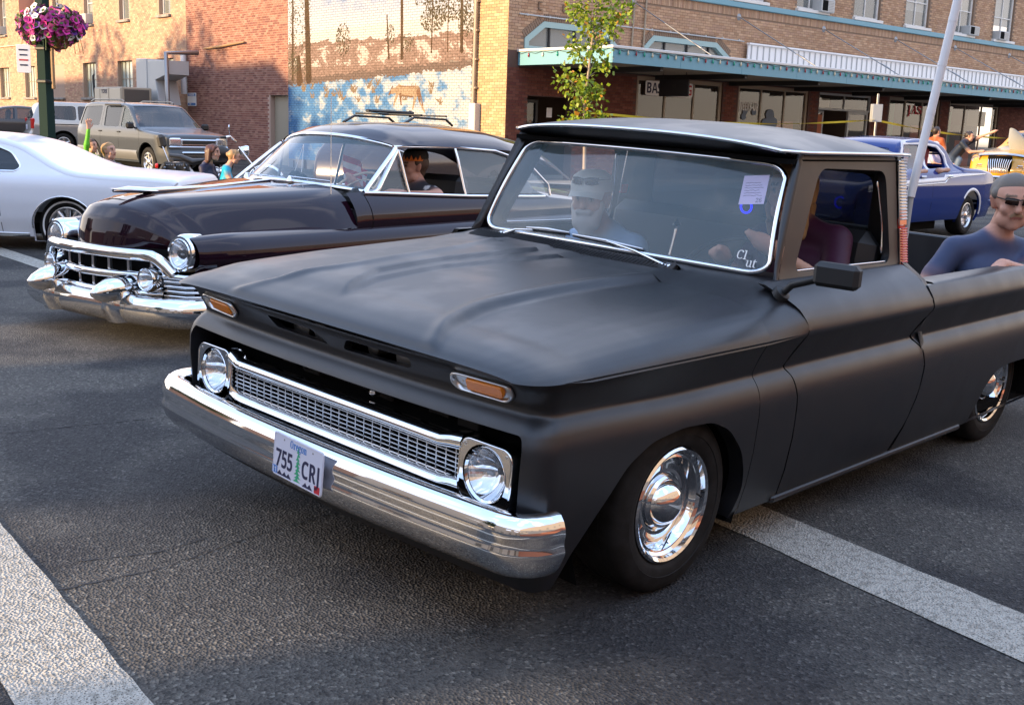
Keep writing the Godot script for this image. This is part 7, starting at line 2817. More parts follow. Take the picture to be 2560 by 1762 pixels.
	lathe(st, [Vector2(0.0, -0.2), Vector2(0.07, -0.15), Vector2(0.1, -0.04), Vector2(0.1, 0.0)], axis_z(Vector3(0, 0.95, 1.34)), 18)
	obj("headlight_shell", st, M.chrome, t)
	st = ST()
	tube(st, [Vector3(0, 0.86, 1.08), Vector3(0, 0.90, 0.85), Vector3(0, 0.84, 0.55)], [0.07, 0.15, 0.09], 14)
	obj("fuel_tank", st, M.seat_black, t)
	st = ST()
	tube(st, [Vector3(0, 0.76, 0.56), Vector3(0, 0.71, 0.3), Vector3(0, 0.80, 0.08), Vector3(0, 0.82, -0.12)], [0.08, 0.17, 0.13, 0.1], 12, true, false, 0.4)
	obj("seat", st, M.seat_black, t)
	st = ST()
	tube(st, [Vector3(-0.1, 0.6, -0.1), Vector3(-0.1, 1.05, -0.26), Vector3(0.1, 1.05, -0.26), Vector3(0.1, 0.6, -0.1)], 0.01, 6)
	obj("sissy_bar", st, M.chrome, t)
	st = ST()
	box(st, Vector3(0.24, 0.26, 0.16), at(Vector3(0, 1.08, -0.26), 0, -0.2), 0.05)
	obj("luggage_roll", st, M.black_trim, t)
	for k in 2:
		st = ST()
		lathe(st, [Vector2(0, -0.16), Vector2(0.09, -0.15), Vector2(0.09, 0.06), Vector2(0.06, 0.1), Vector2(0, 0.12)], axis_to(Vector3(0, 0.52, 0.72 + 0.16 * k), Vector3(0, 1, 0.5 - 1.0 * k)), 14)
		for i in 6:
			lathe(st, [Vector2(0.09, -0.12 + i * 0.03), Vector2(0.115, -0.112 + i * 0.03), Vector2(0.09, -0.104 + i * 0.03)], axis_to(Vector3(0, 0.52, 0.72 + 0.16 * k), Vector3(0, 1, 0.5 - 1.0 * k)), 14)
		obj("cylinder", st, M.brushed, t)
	st = ST()
	box(st, Vector3(0.26, 0.24, 0.5), at(Vector3(0, 0.34, 0.72)), 0.08)
	obj("engine_case", st, M.chrome, t)
	for k in 2:
		st = ST()
		tube(st, [Vector3(-0.14, 0.5, 0.8 - 0.14 * k), Vector3(-0.2, 0.32, 0.7), Vector3(-0.22, 0.27 + 0.07 * k, 0.4), Vector3(-0.22, 0.27 + 0.07 * k, -0.5)], [0.02, 0.022, 0.035, 0.04], 10)
		obj("exhaust_pipe", st, M.chrome, t)
	st = ST()
	tube(st, [Vector3(0, 0.98, 1.12), Vector3(0, 0.3, 0.95), Vector3(0, 0.22, 0.4), Vector3(0, 0.33, 0.0)], 0.02, 7)
	tube(st, [Vector3(0, 0.94, 1.1), Vector3(0, 0.7, 0.4), Vector3(0, 0.33, 0.0)], 0.018, 7)
	obj("bike_frame", st, M.seat_black, t)
	st = ST()
	lathe(st, [Vector2(0.05, 0), Vector2(0.05, 0.03), Vector2(0.03, 0.05), Vector2(0, 0.055)], axis_to(Vector3(0, 0.62, -0.34), Vector3(0, 0, -1)), 14)
	obj("tail_light", st, M.red_lens, t)

# ---------- people: one smooth skin round a skeleton of tapered capsules ----------
# bone: [a, b, ra, rb, colour]; spot: [position, radius, colour]
func blob(st: SurfaceTool, bones: Array, cell: float, k: float, spots := []) -> void:
	var lo := Vector3.INF
	var hi := -Vector3.INF
	for b in bones:
		var r := Vector3.ONE * (maxf(b[2], b[3]) + k * 2.0 + cell * 2.0)
		lo = lo.min((b[0] as Vector3).min(b[1]) - r)
		hi = hi.max((b[0] as Vector3).max(b[1]) + r)
	var nx := int(ceil((hi.x - lo.x) / cell)) + 1
	var ny := int(ceil((hi.y - lo.y) / cell)) + 1
	var nz := int(ceil((hi.z - lo.z) / cell)) + 1
	var F := PackedFloat32Array()
	F.resize(nx * ny * nz)
	for b in bones:
		var a: Vector3 = b[0]
		var ba: Vector3 = b[1] - a
		var l2 := maxf(ba.length_squared(), 1e-9)
		var ra: float = b[2]
		var dr: float = b[3] - ra
		var m := Vector3.ONE * (maxf(b[2], b[3]) + k * 2.2 + cell)
		var l: Vector3 = ((b[0] as Vector3).min(b[1]) - m - lo) / cell
		var h: Vector3 = ((b[0] as Vector3).max(b[1]) + m - lo) / cell
		for z in range(maxi(0, int(l.z)), mini(nz, int(h.z) + 2)):
			for y in range(maxi(0, int(l.y)), mini(ny, int(h.y) + 2)):
				var at0 := (z * ny + y) * nx
				for x in range(maxi(0, int(l.x)), mini(nx, int(h.x) + 2)):
					var p := lo + Vector3(x, y, z) * cell - a
					var t := clampf(p.dot(ba) / l2, 0.0, 1.0)
					F[at0 + x] += exp(-((p - ba * t).length() - ra - dr * t) / k)
	var idx := PackedInt32Array()
	idx.resize(nx * ny * nz)
	var V := []
	var C := []
	var sx := 1
	var sy := nx
	var sz := nx * ny
	var offs := [0, sx, sy, sx + sy, sz, sx + sz, sy + sz, sx + sy + sz]
	for z in nz - 1:
		for y in ny - 1:
			for x in nx - 1:
				var i := x + y * sy + z * sz
				var n := 0
				for o in offs:
					if F[i + o] >= 1.0:
						n += 1
				if n == 0 or n == 8:
					continue
				var s := Vector3.ZERO
				var c := 0
				for e in [[0, 1], [2, 3], [4, 5], [6, 7], [0, 2], [1, 3], [4, 6], [5, 7], [0, 4], [1, 5], [2, 6], [3, 7]]:
					var f0: float = F[i + offs[e[0]]]
					var f1: float = F[i + offs[e[1]]]
					if (f0 >= 1.0) != (f1 >= 1.0):
						var g0 := -log(maxf(f0, 1e-12))
						var g1 := -log(maxf(f1, 1e-12))
						var t := clampf(g0 / (g0 - g1), 0.0, 1.0)
						var p0 := Vector3(e[0] & 1, (e[0] >> 1) & 1, e[0] >> 2)
						var p1 := Vector3(e[1] & 1, (e[1] >> 1) & 1, e[1] >> 2)
						s += p0.lerp(p1, t)
						c += 1
				idx[i] = V.size() + 1
				var P := lo + (Vector3(x, y, z) + s / c) * cell
				V.append(P)
				var best := INF
				var col := Color.WHITE
				for b in bones:
					var ba: Vector3 = b[1] - b[0]
					var q: Vector3 = P - b[0]
					var t := clampf(q.dot(ba) / maxf(ba.length_squared(), 1e-9), 0.0, 1.0)
					var d: float = (q - ba * t).length() - lerpf(b[2], b[3], t)
					if d < best:
						best = d
						col = b[4]
				var sumw := 0.0
				var mixed := Color(0, 0, 0)
				for b in bones:
					var ba: Vector3 = b[1] - b[0]
					var q: Vector3 = P - b[0]
					var t := clampf(q.dot(ba) / maxf(ba.length_squared(), 1e-9), 0.0, 1.0)
					var w := exp(-((q - ba * t).length() - lerpf(b[2], b[3], t) - best) / (cell * 0.4))
					sumw += w
					mixed += (b[4] as Color) * w
				col = mixed / sumw
				col.a = 1.0
				for sp in spots:
					if P.distance_squared_to(sp[0]) < sp[1] * sp[1]:
						col = sp[2]
				C.append(col)
	group(st)
	var put := func(a: int, b: int, c: int, d: int, flip: bool) -> void:
		var q := [a, b, c, a, c, d] if not flip else [a, c, b, a, d, c]
		for i in q:
			st.set_color(C[idx[i] - 1])
			st.add_vertex(V[idx[i] - 1])
	for z in range(1, nz - 1):
		for y in range(1, ny - 1):
			for x in range(1, nx - 1):
				var i := x + y * sy + z * sz
				var a := F[i] >= 1.0
				if a != (F[i + sx] >= 1.0):
					put.call(i, i - sy, i - sy - sz, i - sz, a)
				if a != (F[i + sy] >= 1.0):
					put.call(i, i - sz, i - sx - sz, i - sx, a)
				if a != (F[i + sz] >= 1.0):
					put.call(i, i - sx, i - sx - sy, i - sy, a)

const SKIN := Color(0.52, 0.29, 0.2)

func head_bones(c: Vector3, f: Vector3, u: Vector3, s: float, skin: Color) -> Array:
	f = f.normalized()
	var r := f.cross(u).normalized()
	u = r.cross(f)
	var q := func(x: float, y: float, z: float) -> Vector3: return c + (r * x + u * y + f * z) * s
	var dk := skin * Color(0.85, 0.75, 0.72)
	var o := []
	o.append([q.call(0, 0.025, -0.03), q.call(0, 0.03, 0.012), 0.088 * s, 0.084 * s, skin])
	o.append([q.call(0, -0.01, 0.03), q.call(0, -0.075, 0.045), 0.07 * s, 0.05 * s, skin])
	o.append([q.call(-0.03, -0.085, 0.03), q.call(0.03, -0.085, 0.03), 0.042 * s, 0.042 * s, skin])
	o.append([q.call(0, -0.108, 0.062), q.call(0, -0.108, 0.066), 0.026 * s, 0.026 * s, skin])
	o.append([q.call(0, 0.012, 0.096), q.call(0, -0.03, 0.112), 0.011 * s, 0.015 * s, skin])
	for e in [-1.0, 1.0]:
		o.append([q.call(e * 0.086, 0.012, -0.008), q.call(e * 0.08, -0.03, 0.0), 0.018 * s, 0.013 * s, dk])
		o.append([q.call(e * 0.045, 0.034, 0.074), q.call(e * 0.014, 0.030, 0.088), 0.012 * s, 0.012 * s, skin])
		o.append([q.call(e * 0.045, -0.03, 0.066), q.call(e * 0.04, -0.035, 0.066), 0.025 * s, 0.025 * s, skin])
	o.append([q.call(-0.02, -0.062, 0.086), q.call(0.02, -0.062, 0.086), 0.013 * s, 0.013 * s, dk])
	return o

func face_spots(c: Vector3, f: Vector3, u: Vector3, s: float, skin: Color, brow: Color) -> Array:
	f = f.normalized()
	var r := f.cross(u).normalized()
	u = r.cross(f)
	var q := func(x: float, y: float, z: float) -> Vector3: return c + (r * x + u * y + f * z) * s
	var o := []
	for e in [-1.0, 1.0]:
		o.append([q.call(e * 0.034, 0.012, 0.088), 0.016 * s, skin * 0.55])
		o.append([q.call(e * 0.034, 0.012, 0.09), 0.009 * s, Color(0.04, 0.03, 0.03)])
		for k in 4:
			o.append([q.call(e * (0.018 + 0.011 * k), 0.036, 0.094 - 0.004 * k), 0.009 * s, brow])
	for k in 5:
		o.append([q.call(-0.02 + 0.01 * k, -0.066, 0.1), 0.0085 * s, Color(0.30, 0.11, 0.09)])
	return o

func hand_bones(w: Vector3, d: Vector3, side: Vector3, n: Vector3, s: float, curl: float, skin: Color, spread := 0.0) -> Array:
	# d: towards the fingers, side: towards the thumb, n: the way the palm faces
	var o := []
	for i in 3:
		var e := (i - 1) * 0.022
		o.append([w + (d * 0.012 + side * e * 0.7) * s, w + (d * 0.082 + side * e) * s, 0.02 * s, 0.018 * s, skin])
	for i in 4:
		var x: float = 0.031 - 0.021 * i
		var L: float = [0.072, 0.08, 0.074, 0.058][i]
		var dd := (d + side * (spread * (1.5 - i) * 0.5)).normalized()
		var p0 := w + (d * 0.088 + side * x) * s
		var d1 := (dd * cos(curl * 0.6) + n * sin(curl * 0.6)).normalized()
		var d2 := (dd * cos(curl * 1.5) + n * sin(curl * 1.5)).normalized()
		var d3 := (dd * cos(curl * 2.1) + n * sin(curl * 2.1)).normalized()
		var p1 := p0 + d1 * L * 0.45 * s
		var p2 := p1 + d2 * L * 0.33 * s
		o.append([p0, p1, 0.0102 * s, 0.0092 * s, skin])
		o.append([p1, p2, 0.0092 * s, 0.0085 * s, skin])
		o.append([p2, p2 + d3 * L * 0.25 * s, 0.0085 * s, 0.0072 * s, skin])
	var b := w + (d * 0.022 + side * 0.03) * s
	var m := b + (d * 0.035 + side * 0.03 + n * 0.012) * s
	o.append([b, m, 0.0145 * s, 0.011 * s, skin])
	o.append([m, m + (d * 0.034 + side * 0.006 + n * 0.012) * s, 0.0105 * s, 0.0085 * s, skin])
	return o

# D: head, look, neck, chest, pelvis, arms [[shoulder, elbow, wrist] ...], legs [[hip, knee, ankle] ...], colours
func person(label: String, grp: String, base: Vector3, D: Dictionary) -> Node3D:
	var t := thing("person", label, "person", base, 0.0, grp)
	var s: float = D.get("s", 1.0)
	var skin: Color = D.get("skin", SKIN)
	var shirt: Color = D.shirt
	var pants: Color = D.get("pants", Color(0.03, 0.04, 0.07))
	var look: Vector3 = D.look
	var up: Vector3 = D.get("up", Vector3.UP)
	var B := []
	var ch: Vector3 = D.chest
	var pe: Vector3 = D.pelvis
	var hd: Vector3 = D.head
	var sl: Vector3 = D.arms[0][0]
	var sr: Vector3 = D.arms[1][0]
	var across := (sl - sr)
	var ax := across.normalized()
	for e in [-1.0, 0.0, 1.0]:
		B.append([ch + ax * e * 0.085 * s, pe + ax * e * 0.075 * s, 0.115 * s, 0.12 * s * D.get("belly", 1.0), shirt])
		B.append([pe + ax * e * 0.07 * s, pe + ax * e * 0.08 * s + Vector3(0, -0.05 * s, 0), 0.12 * s, 0.115 * s, pants])
	var cl: Vector3 = (sl + sr) * 0.5
	B.append([sl - ax * 0.03 * s, cl + Vector3(0, 0.035 * s, 0), 0.062 * s, 0.075 * s, shirt])
	B.append([sr + ax * 0.03 * s, cl + Vector3(0, 0.035 * s, 0), 0.062 * s, 0.075 * s, shirt])
	B.append([cl + Vector3(0, 0.02 * s, 0), ch, 0.08 * s, 0.11 * s, shirt])
	var sleeve: float = D.get("sleeve", 0.75)
	for a in D.arms:
		var sh: Vector3 = a[0]
		var el: Vector3 = a[1]
		var wr: Vector3 = a[2]
		if sleeve <= 1.0:
			var cut := sh.lerp(el, sleeve)
			B.append([sh, cut, 0.062 * s, 0.056 * s, shirt])
			B.append([cut, el, 0.046 * s, 0.04 * s, skin])
			B.append([el, wr, 0.042 * s, 0.028 * s, skin])
		else:
			B.append([sh, el, 0.06 * s, 0.048 * s, shirt])
			B.append([el, wr, 0.047 * s, 0.036 * s, shirt])
	for l in D.get("legs", []):
		B.append([l[0], l[1], 0.088 * s, 0.062 * s, pants])
		B.append([l[1], l[2], 0.06 * s, 0.042 * s, pants])
		if l.size() > 3:
			B.append([l[2] + Vector3(0, -0.03, 0), l[3], 0.045 * s, 0.035 * s, D.get("shoes", Color(0.03, 0.03, 0.03))])
	var cell: float = D.get("cell", 0.024) * s
	var st := ST()
	var neck0 := hd - (up.normalized() * 0.075 + look.normalized() * 0.025) * s
	var neck1: Vector3 = cl + Vector3(0, 0.045 * s, 0)
	var body_only := B + [[neck0, neck1, 0.052 * s, 0.058 * s, skin]]
	var spots: Array = D.get("spots", [])
	for a in D.arms: # simple hands go with the body, fine ones get their own grid
		var wr: Vector3 = a[2]
		var hd2: Vector3 = a[3] if a.size() > 3 else (wr - (a[1] as Vector3)).normalized()
		if a.size() <= 4:
			body_only += [[wr, wr + hd2 * 0.075 * s, 0.03 * s, 0.032 * s, skin], [wr + hd2 * 0.075 * s, wr + hd2 * 0.15 * s, 0.026 * s, 0.018 * s, skin], [wr + hd2 * 0.04 * s, wr + hd2 * 0.09 * s + hd2.cross(Vector3.UP).normalized() * 0.04 * s, 0.016 * s, 0.012 * s, skin]]
	blob(st, body_only, cell, D.get("k", 0.014) * s, spots)
	var hb := head_bones(hd, look, up, s, skin) + [[neck0 + up.normalized() * 0.03 * s, neck0.lerp(neck1, 0.8), 0.053 * s, 0.055 * s, skin]]
	var hc: float = D.get("headcell", 0.011) * s
	var fs := face_spots(hd, look, up, s, skin, D.get("brow", Color(0.08, 0.05, 0.035)))
	blob(st, hb, hc, 0.006 * s, fs + D.get("face", []))
	for a in D.arms:
		if a.size() > 4: # wrist, fingers, thumb side, palm normal, curl, spread
			var h = a[4]
			blob(st, hand_bones(a[2], a[3], h[0], h[1], s * h[4] if h.size() > 4 else s, h[2], skin, h[3]) + [[(a[2] as Vector3).lerp(a[1], 0.12), a[2], 0.031 * s, 0.027 * s, skin]], D.get("handcell", 0.007) * s, 0.006 * s)
	obj("body", st, M.skin_vc, t)
	if D.has("hair"):
		st = ST()
		var f := look.normalized()
		var r := f.cross(up).normalized()
		var u := r.cross(f)
		var q := func(x: float, y: float, z: float) -> Vector3: return hd + (r * x + u * y + f * z) * s
		var H := [[q.call(0, 0.036, -0.036), q.call(0, 0.058, 0.004), 0.094 * s, 0.078 * s, Color.WHITE], [q.call(0, 0.0, -0.05), q.call(0, -0.05, -0.045), 0.078 * s, 0.055 * s, Color.WHITE], [q.call(-0.07, 0.03, 0.0), q.call(0.07, 0.03, 0.0), 0.03 * s, 0.03 * s, Color.WHITE]]
		match D.get("style", "short"):
			"long":
				for e in [-1.0, 1.0]:
					H.append([q.call(e * 0.075, 0.04, -0.02), q.call(e * 0.092, -0.13, -0.03), 0.042 * s, 0.032 * s, Color.WHITE])
					H.append([q.call(e * 0.05, 0.0, -0.07), q.call(e * 0.06, -0.2, -0.07), 0.05 * s, 0.03 * s, Color.WHITE])
					H.append([q.call(e * 0.05, 0.085, 0.05), q.call(e * 0.085, 0.02, 0.03), 0.025 * s, 0.022 * s, Color.WHITE])
			"curly":
				var rr := RandomNumberGenerator.new()
				rr.seed = 5
				for e in 34:
					var a := rr.randf_range(-2.3, 2.3) + PI
					var y := rr.randf_range(-0.2, 0.1)
					var p: Vector3 = q.call(0.1 * sin(a) * (1.0 - maxf(0, y) * 3.0), y, 0.09 * cos(a) - 0.02)
					H.append([p, p + Vector3(0.01, -0.05, 0.01) * s, 0.022 * s, 0.012 * s, Color.WHITE])
			"bun":
				H.append([q.call(0, 0.0, -0.12), q.call(0, 0.01, -0.13), 0.04 * s, 0.035 * s, Color.WHITE])
		blob(st, H, maxf(hc * 0.8, 0.007), 0.008 * s)
		obj("hair", st, M[D.hair], t)
	return t

func cap_on(t: Node3D, hd: Vector3, look: Vector3, s: float, m: Material, brim := true) -> void:
	var f := look.normalized()
	var r := f.cross(Vector3.UP).normalized()
	var u := r.cross(f)
	var xf := Transform3D(Basis(r, u, -f), hd + (u * 0.038 - f * 0.012) * s)
	var st := ST()
	lathe(st, [Vector2(0.104 * s, -0.002), Vector2(0.105 * s, 0.03 * s), Vector2(0.092 * s, 0.068 * s), Vector2(0.055 * s, 0.092 * s), Vector2(0.0, 0.098 * s)], xf, 24, Vector2(0.94, 1.08))
	if brim:
		var rows := []
		for i in 4:
			var row := []
			for j in 13:
				var a := lerpf(-1.0, 1.0, j / 12.0)
				var rad := 0.103 + 0.026 * i * cos(a * 1.2)
				row.append(xf * Vector3(sin(a) * 0.098 * s * (1.0 - 0.0 * i), 0.002 - 0.006 * i - 0.02 * a * a * i / 3.0, -(cos(a) * 0.108 + 0.026 * i * cos(a)) * s))
			rows.append(row)
		grid(st, rows)
	obj("cap", st, m, t)

func shades_on(t: Node3D, hd: Vector3, look: Vector3, s: float, up := 0.012, fwd := 0.103, up_dir := Vector3.UP) -> void:
	var f := look.normalized()
	var r := f.cross(up_dir).normalized()
	var u := r.cross(f)
	var st := ST()
	for e in [-1.0, 1.0]:
		var rows := []
		for i in 7:
			var row := []
			for j in 9:
				var x := lerpf(0.008, 0.062, j / 8.0)
				var yy := lerpf(-0.018, 0.013, i / 6.0) * (1.0 - 0.35 * pow((x - 0.03) / 0.035, 2.0))
				row.append(hd + (r * e * x + u * (up + yy) + f * (fwd + 0.002 - 6.5 * x * x + 0.004 * (1 - pow(i / 3.0 - 1.0, 2)))) * s)
			rows.append(row)
		grid(st, rows)
	var o := obj("sunglasses", st, mat("shade_lens", lin(0.02, 0.008, 0.005), 0.04), t)
	st = ST()
	for e in [-1.0, 1.0]:
		tube(st, [hd + (r * e * 0.062 + u * (up + 0.006) + f * (fwd - 0.025)) * s, hd + (r * e * 0.09 + u * (up + 0.006) + f * 0.005) * s], 0.0028 * s, 5)
	tube(st, [hd + (r * -0.062 + u * (up + 0.012) + f * (fwd - 0.023)) * s, hd + (r * -0.03 + u * (up + 0.015) + f * fwd) * s, hd + (u * (up + 0.008) + f * (fwd + 0.004)) * s, hd + (r * 0.03 + u * (up + 0.015) + f * fwd) * s, hd + (r * 0.062 + u * (up + 0.012) + f * (fwd - 0.023)) * s], 0.003 * s, 5)
	obj("frame", st, M.black_trim, o)

func people() -> void:
	var tk := Transform3D(Basis(Vector3(0, 0, 1), -0.0385), Vector3.ZERO) # pickup's own frame
	# man riding in the pickup's bed
	var b := tk * Vector3(0.66, 0.53, -3.19)
	var hd := Vector3(0.125, 0.745, 0.06)
	var lk := Vector3(0.62, -0.12, 0.78)
	var skin := Color(0.56, 0.30, 0.215)
	var stub := Color(0.36, 0.22, 0.16)
	var fr := lk.normalized()
	var rt := fr.cross(Vector3.UP).normalized()
	var uu := rt.cross(fr)
	var face := []
	for k in 9:
		face.append([hd + (rt * (-0.032 + 0.008 * k) + uu * (-0.047 - 0.004 * absf(k - 4.0) * 0.6) + fr * 0.102) * 1.12, 0.0115, Color(0.30, 0.19, 0.11)])
	var shirt := Color(0.045, 0.06, 0.12)
	var man := person("grey haired man in sunglasses and navy T-shirt riding in the black pickup's bed", "", b, {"s": 1.1, "head": hd, "look": lk, "skin": skin, "shirt": shirt, "pants": Color(0.05, 0.05, 0.06), "chest": Vector3(0.06, 0.33, 0.02), "pelvis": Vector3(0.0, 0.08, -0.05), "belly": 1.12, "cell": 0.013, "headcell": 0.0052, "handcell": 0.0045,
		"arms": [[Vector3(0.17, 0.46, -0.17), Vector3(0.30, 0.36, 0.10), Vector3(0.215, 0.43, 0.33), Vector3(-0.12, -0.42, 0.8).normalized(), [Vector3(-0.75, -0.2, -0.2).normalized(), Vector3(0.2, -0.9, -0.35).normalized(), 0.42, 0.12]], [Vector3(-0.10, 0.47, 0.20), Vector3(-0.18, 0.25, 0.36), Vector3(0.02, 0.12, 0.50)]],
		"legs": [[Vector3(0.0, 0.12, 0.0), Vector3(-0.42, 0.16, 0.12), Vector3(-0.8, 0.12, 0.1)], [Vector3(-0.1, 0.12, -0.1), Vector3(-0.48, 0.16, -0.12), Vector3(-0.86, 0.12, -0.12)]], "sleeve": 0.62, "face": face, "brow": Color(0.2, 0.14, 0.1), "hair": "hair_grey"})
	shades_on(man, hd, lk, 1.12, 0.014, 0.116)
	# bearded passenger
	var pb := tk * Vector3(-0.50, 0.72, -1.30)
	var ph := Vector3(0.0, 0.475, 0.13)
	var beard := []
	var bl := Vector3(0.35, -0.03, 0.93)
	var man2 := person("white bearded man in a pale cap riding behind the pickup's windscreen", "", pb, {"head": ph, "look": bl, "skin": Color(0.5, 0.32, 0.25), "shirt": Color(0.3, 0.45, 0.68), "chest": Vector3(0, 0.16, 0.0), "pelvis": Vector3(0, -0.08, 0.0), "cell": 0.022, "headcell": 0.008,
		"arms": [[Vector3(0.19, 0.25, 0.0), Vector3(0.24, 0.0, 0.08), Vector3(0.16, -0.1, 0.25)], [Vector3(-0.19, 0.25, 0.0), Vector3(-0.25, 0.0, 0.08), Vector3(-0.16, -0.1, 0.25)]], "legs": [[Vector3(0.1, -0.1, 0.05), Vector3(0.1, -0.05, 0.4), Vector3(0.1, -0.42, 0.42)], [Vector3(-0.1, -0.1, 0.05), Vector3(-0.1, -0.05, 0.4), Vector3(-0.1, -0.42, 0.42)]]})
	var st := ST()
	var bf := bl.normalized()
	var br := bf.cross(Vector3.UP).normalized()
	blob(st, [[ph + bf * 0.06 + Vector3(0, -0.10, 0), ph + bf * 0.06 + Vector3(0, -0.18, 0), 0.05, 0.03, Color.WHITE], [ph + bf * 0.04 + br * 0.055 + Vector3(0, -0.03, 0), ph + bf * 0.06 + br * 0.03 + Vector3(0, -0.11, 0), 0.03, 0.04, Color.WHITE], [ph + bf * 0.04 - br * 0.055 + Vector3(0, -0.03, 0), ph + bf * 0.06 - br * 0.03 + Vector3(0, -0.11, 0), 0.03, 0.04, Color.WHITE], [ph + bf * 0.1 + br * 0.03 + Vector3(0, -0.055, 0), ph + bf * 0.1 - br * 0.03 + Vector3(0, -0.055, 0), 0.013, 0.013, Color.WHITE]], 0.008, 0.006)
	obj("beard", st, M.hair_white, man2)
	cap_on(man2, ph, bl, 1.06, mat("cap_pale", lin(0.55, 0.58, 0.55), 0.8))
	shades_on(man2, ph + Vector3(0, 0.06, 0), bl, 1.08, 0.03, 0.105)
	# woman driving
	var wb := tk * Vector3(0.46, 0.82, -1.50)
	var wh := Vector3(-0.02, 0.50, 0.08)
	person("woman with wavy blond hair and dark purple T-shirt driving the black pickup", "", wb, {"head": wh, "look": Vector3(0.1, -0.05, 1), "skin": Color(0.55, 0.33, 0.24), "shirt": Color(0.05, 0.012, 0.035), "chest": Vector3(0, 0.16, 0.0), "pelvis": Vector3(0, -0.08, 0.0), "cell": 0.016, "headcell": 0.008, "hair": "hair_blond", "style": "curly",
		"arms": [[Vector3(0.19, 0.30, 0.0), Vector3(0.27, 0.10, 0.16), Vector3(0.10, 0.26, 0.36)], [Vector3(-0.19, 0.28, 0.0), Vector3(-0.27, 0.08, 0.12), Vector3(-0.16, 0.20, 0.36)]], "sleeve": 0.86, "legs": [[Vector3(0.1, -0.1, 0.05), Vector3(0.1, -0.05, 0.4), Vector3(0.1, -0.42, 0.42)], [Vector3(-0.1, -0.1, 0.05), Vector3(-0.1, -0.05, 0.4), Vector3(-0.1, -0.42, 0.42)]]})
	# driver of the maroon car
	var mk := Transform3D(Basis(Vector3.UP, 0.13), Vector3(-4.25, 0.04, -0.6))
	var db := mk * Vector3(0.42, 0.60, -2.66)
	var dh := Vector3(-0.02, 0.56, 0.03)
	var dl := Vector3(-0.25, -0.08, 0.9)
	var drv := person("man with flame patterned headband and checked shirt driving the maroon car", "", db, {"head": dh, "look": dl, "skin": Color(0.55, 0.30, 0.22), "shirt": Color(0.04, 0.04, 0.05), "chest": Vector3(0, 0.22, 0.0), "pelvis": Vector3(0, -0.05, 0.0), "cell": 0.016, "headcell": 0.0075, "belly": 1.1,
		"arms": [[Vector3(0.19, 0.345, 0.0), Vector3(0.31, 0.335, 0.05), Vector3(0.17, 0.345, 0.34)], [Vector3(-0.19, 0.33, 0.0), Vector3(-0.22, 0.15, 0.26), Vector3(-0.13, 0.40, 0.56)]], "sleeve": 0.5, "legs": [[Vector3(0.1, -0.1, 0.05), Vector3(0.1, -0.02, 0.45), Vector3(0.1, -0.35, 0.6)], [Vector3(-0.1, -0.1, 0.05), Vector3(-0.1, -0.02, 0.45), Vector3(-0.1, -0.35, 0.6)]], "hair": "hair_brown",
		"spots": [[Vector3(0.22, 0.36, 0.0), 0.05, Color(0.6, 0.6, 0.6)], [Vector3(0.26, 0.34, 0.03), 0.03, Color(0.03, 0.03, 0.03)], [Vector3(0.17, 0.40, 0.05), 0.03, Color(0.6, 0.6, 0.6)], [Vector3(0.12, 0.40, 0.09), 0.03, Color(0.03, 0.03, 0.03)], [Vector3(0.21, 0.30, 0.07), 0.03, Color(0.6, 0.6, 0.6)]]})
	cap_on(drv, dh + Vector3(0, 0.022, -0.01), dl, 1.0, mat("cap_black", lin(0.012, 0.012, 0.012), 0.7), false)
	st = ST()
	for k in 18:
		var a := TAU * k / 18.0
		var hgt := 0.035 if k % 2 else 0.05
		var p := func(g: float, y: float) -> Vector3: return dh + Vector3(sin(g) * 0.101, 0.045 + y, cos(g) * 0.112)
		t3(st, p.call(a - 0.19, 0), p.call(a, hgt), p.call(a + 0.19, 0))
	obj("flame_band", st, mat("flame", lin(0.7, 0.18, 0.02), 0.7), drv)
	# four people on the kerb behind the white coupe
	var g := "people sitting by the motorcycle"
	var sit := func(o: Vector3, yaw: float, d: Dictionary, lb: String) -> Node3D:
		# everyone of them is posed facing +z, then turned
		var p := person(lb, g, o, d)
		p.rotation.y = yaw
		return p
	var P1 := Vector3(-13.75, 0.0, -5.4)
	sit.call(P1 + Vector3(0.0, 0.12, 0.0), 1.9, {"head": Vector3(0, 0.87, -0.12), "look": Vector3(0.1, 0.08, 1), "shirt": Color(0.09, 0.09, 0.11), "pants": Color(0.03, 0.03, 0.05), "chest": Vector3(0, 0.48, -0.08), "pelvis": Vector3(0, 0.22, 0.0), "belly": 1.15, "cell": 0.024, "headcell": 0.010, "hair": "hair_blond", "style": "bun",
		"arms": [[Vector3(0.18, 0.62, -0.1), Vector3(0.26, 0.4, 0.08), Vector3(0.12, 0.42, 0.3)], [Vector3(-0.18, 0.62, -0.1), Vector3(-0.26, 0.4, 0.1), Vector3(-0.1, 0.42, 0.32)]], "sleeve": 0.8, "legs": [[Vector3(0.1, 0.2, 0.1), Vector3(0.14, 0.34, 0.5), Vector3(0.12, -0.02, 0.72)], [Vector3(-0.1, 0.2, 0.1), Vector3(-0.14, 0.34, 0.5), Vector3(-0.12, -0.02, 0.72)]],
		"spots": [[Vector3(0.05, 0.5, 0.05), 0.035, Color(0.5, 0.5, 0.5)], [Vector3(-0.06, 0.42, 0.05), 0.035, Color(0.5, 0.5, 0.5)], [Vector3(0.08, 0.36, 0.1), 0.03, Color(0.5, 0.5, 0.5)], [Vector3(-0.1, 0.55, 0.02), 0.03, Color(0.5, 0.5, 0.5)], [Vector3(-0.14, 0.46, 0.0), 0.04, Color(0.4, 0.4, 0.42)], [Vector3(-0.16, 0.34, 0.02), 0.04, Color(0.45, 0.45, 0.47)]]}, "blond woman in a black and white patterned top beside a waving child")
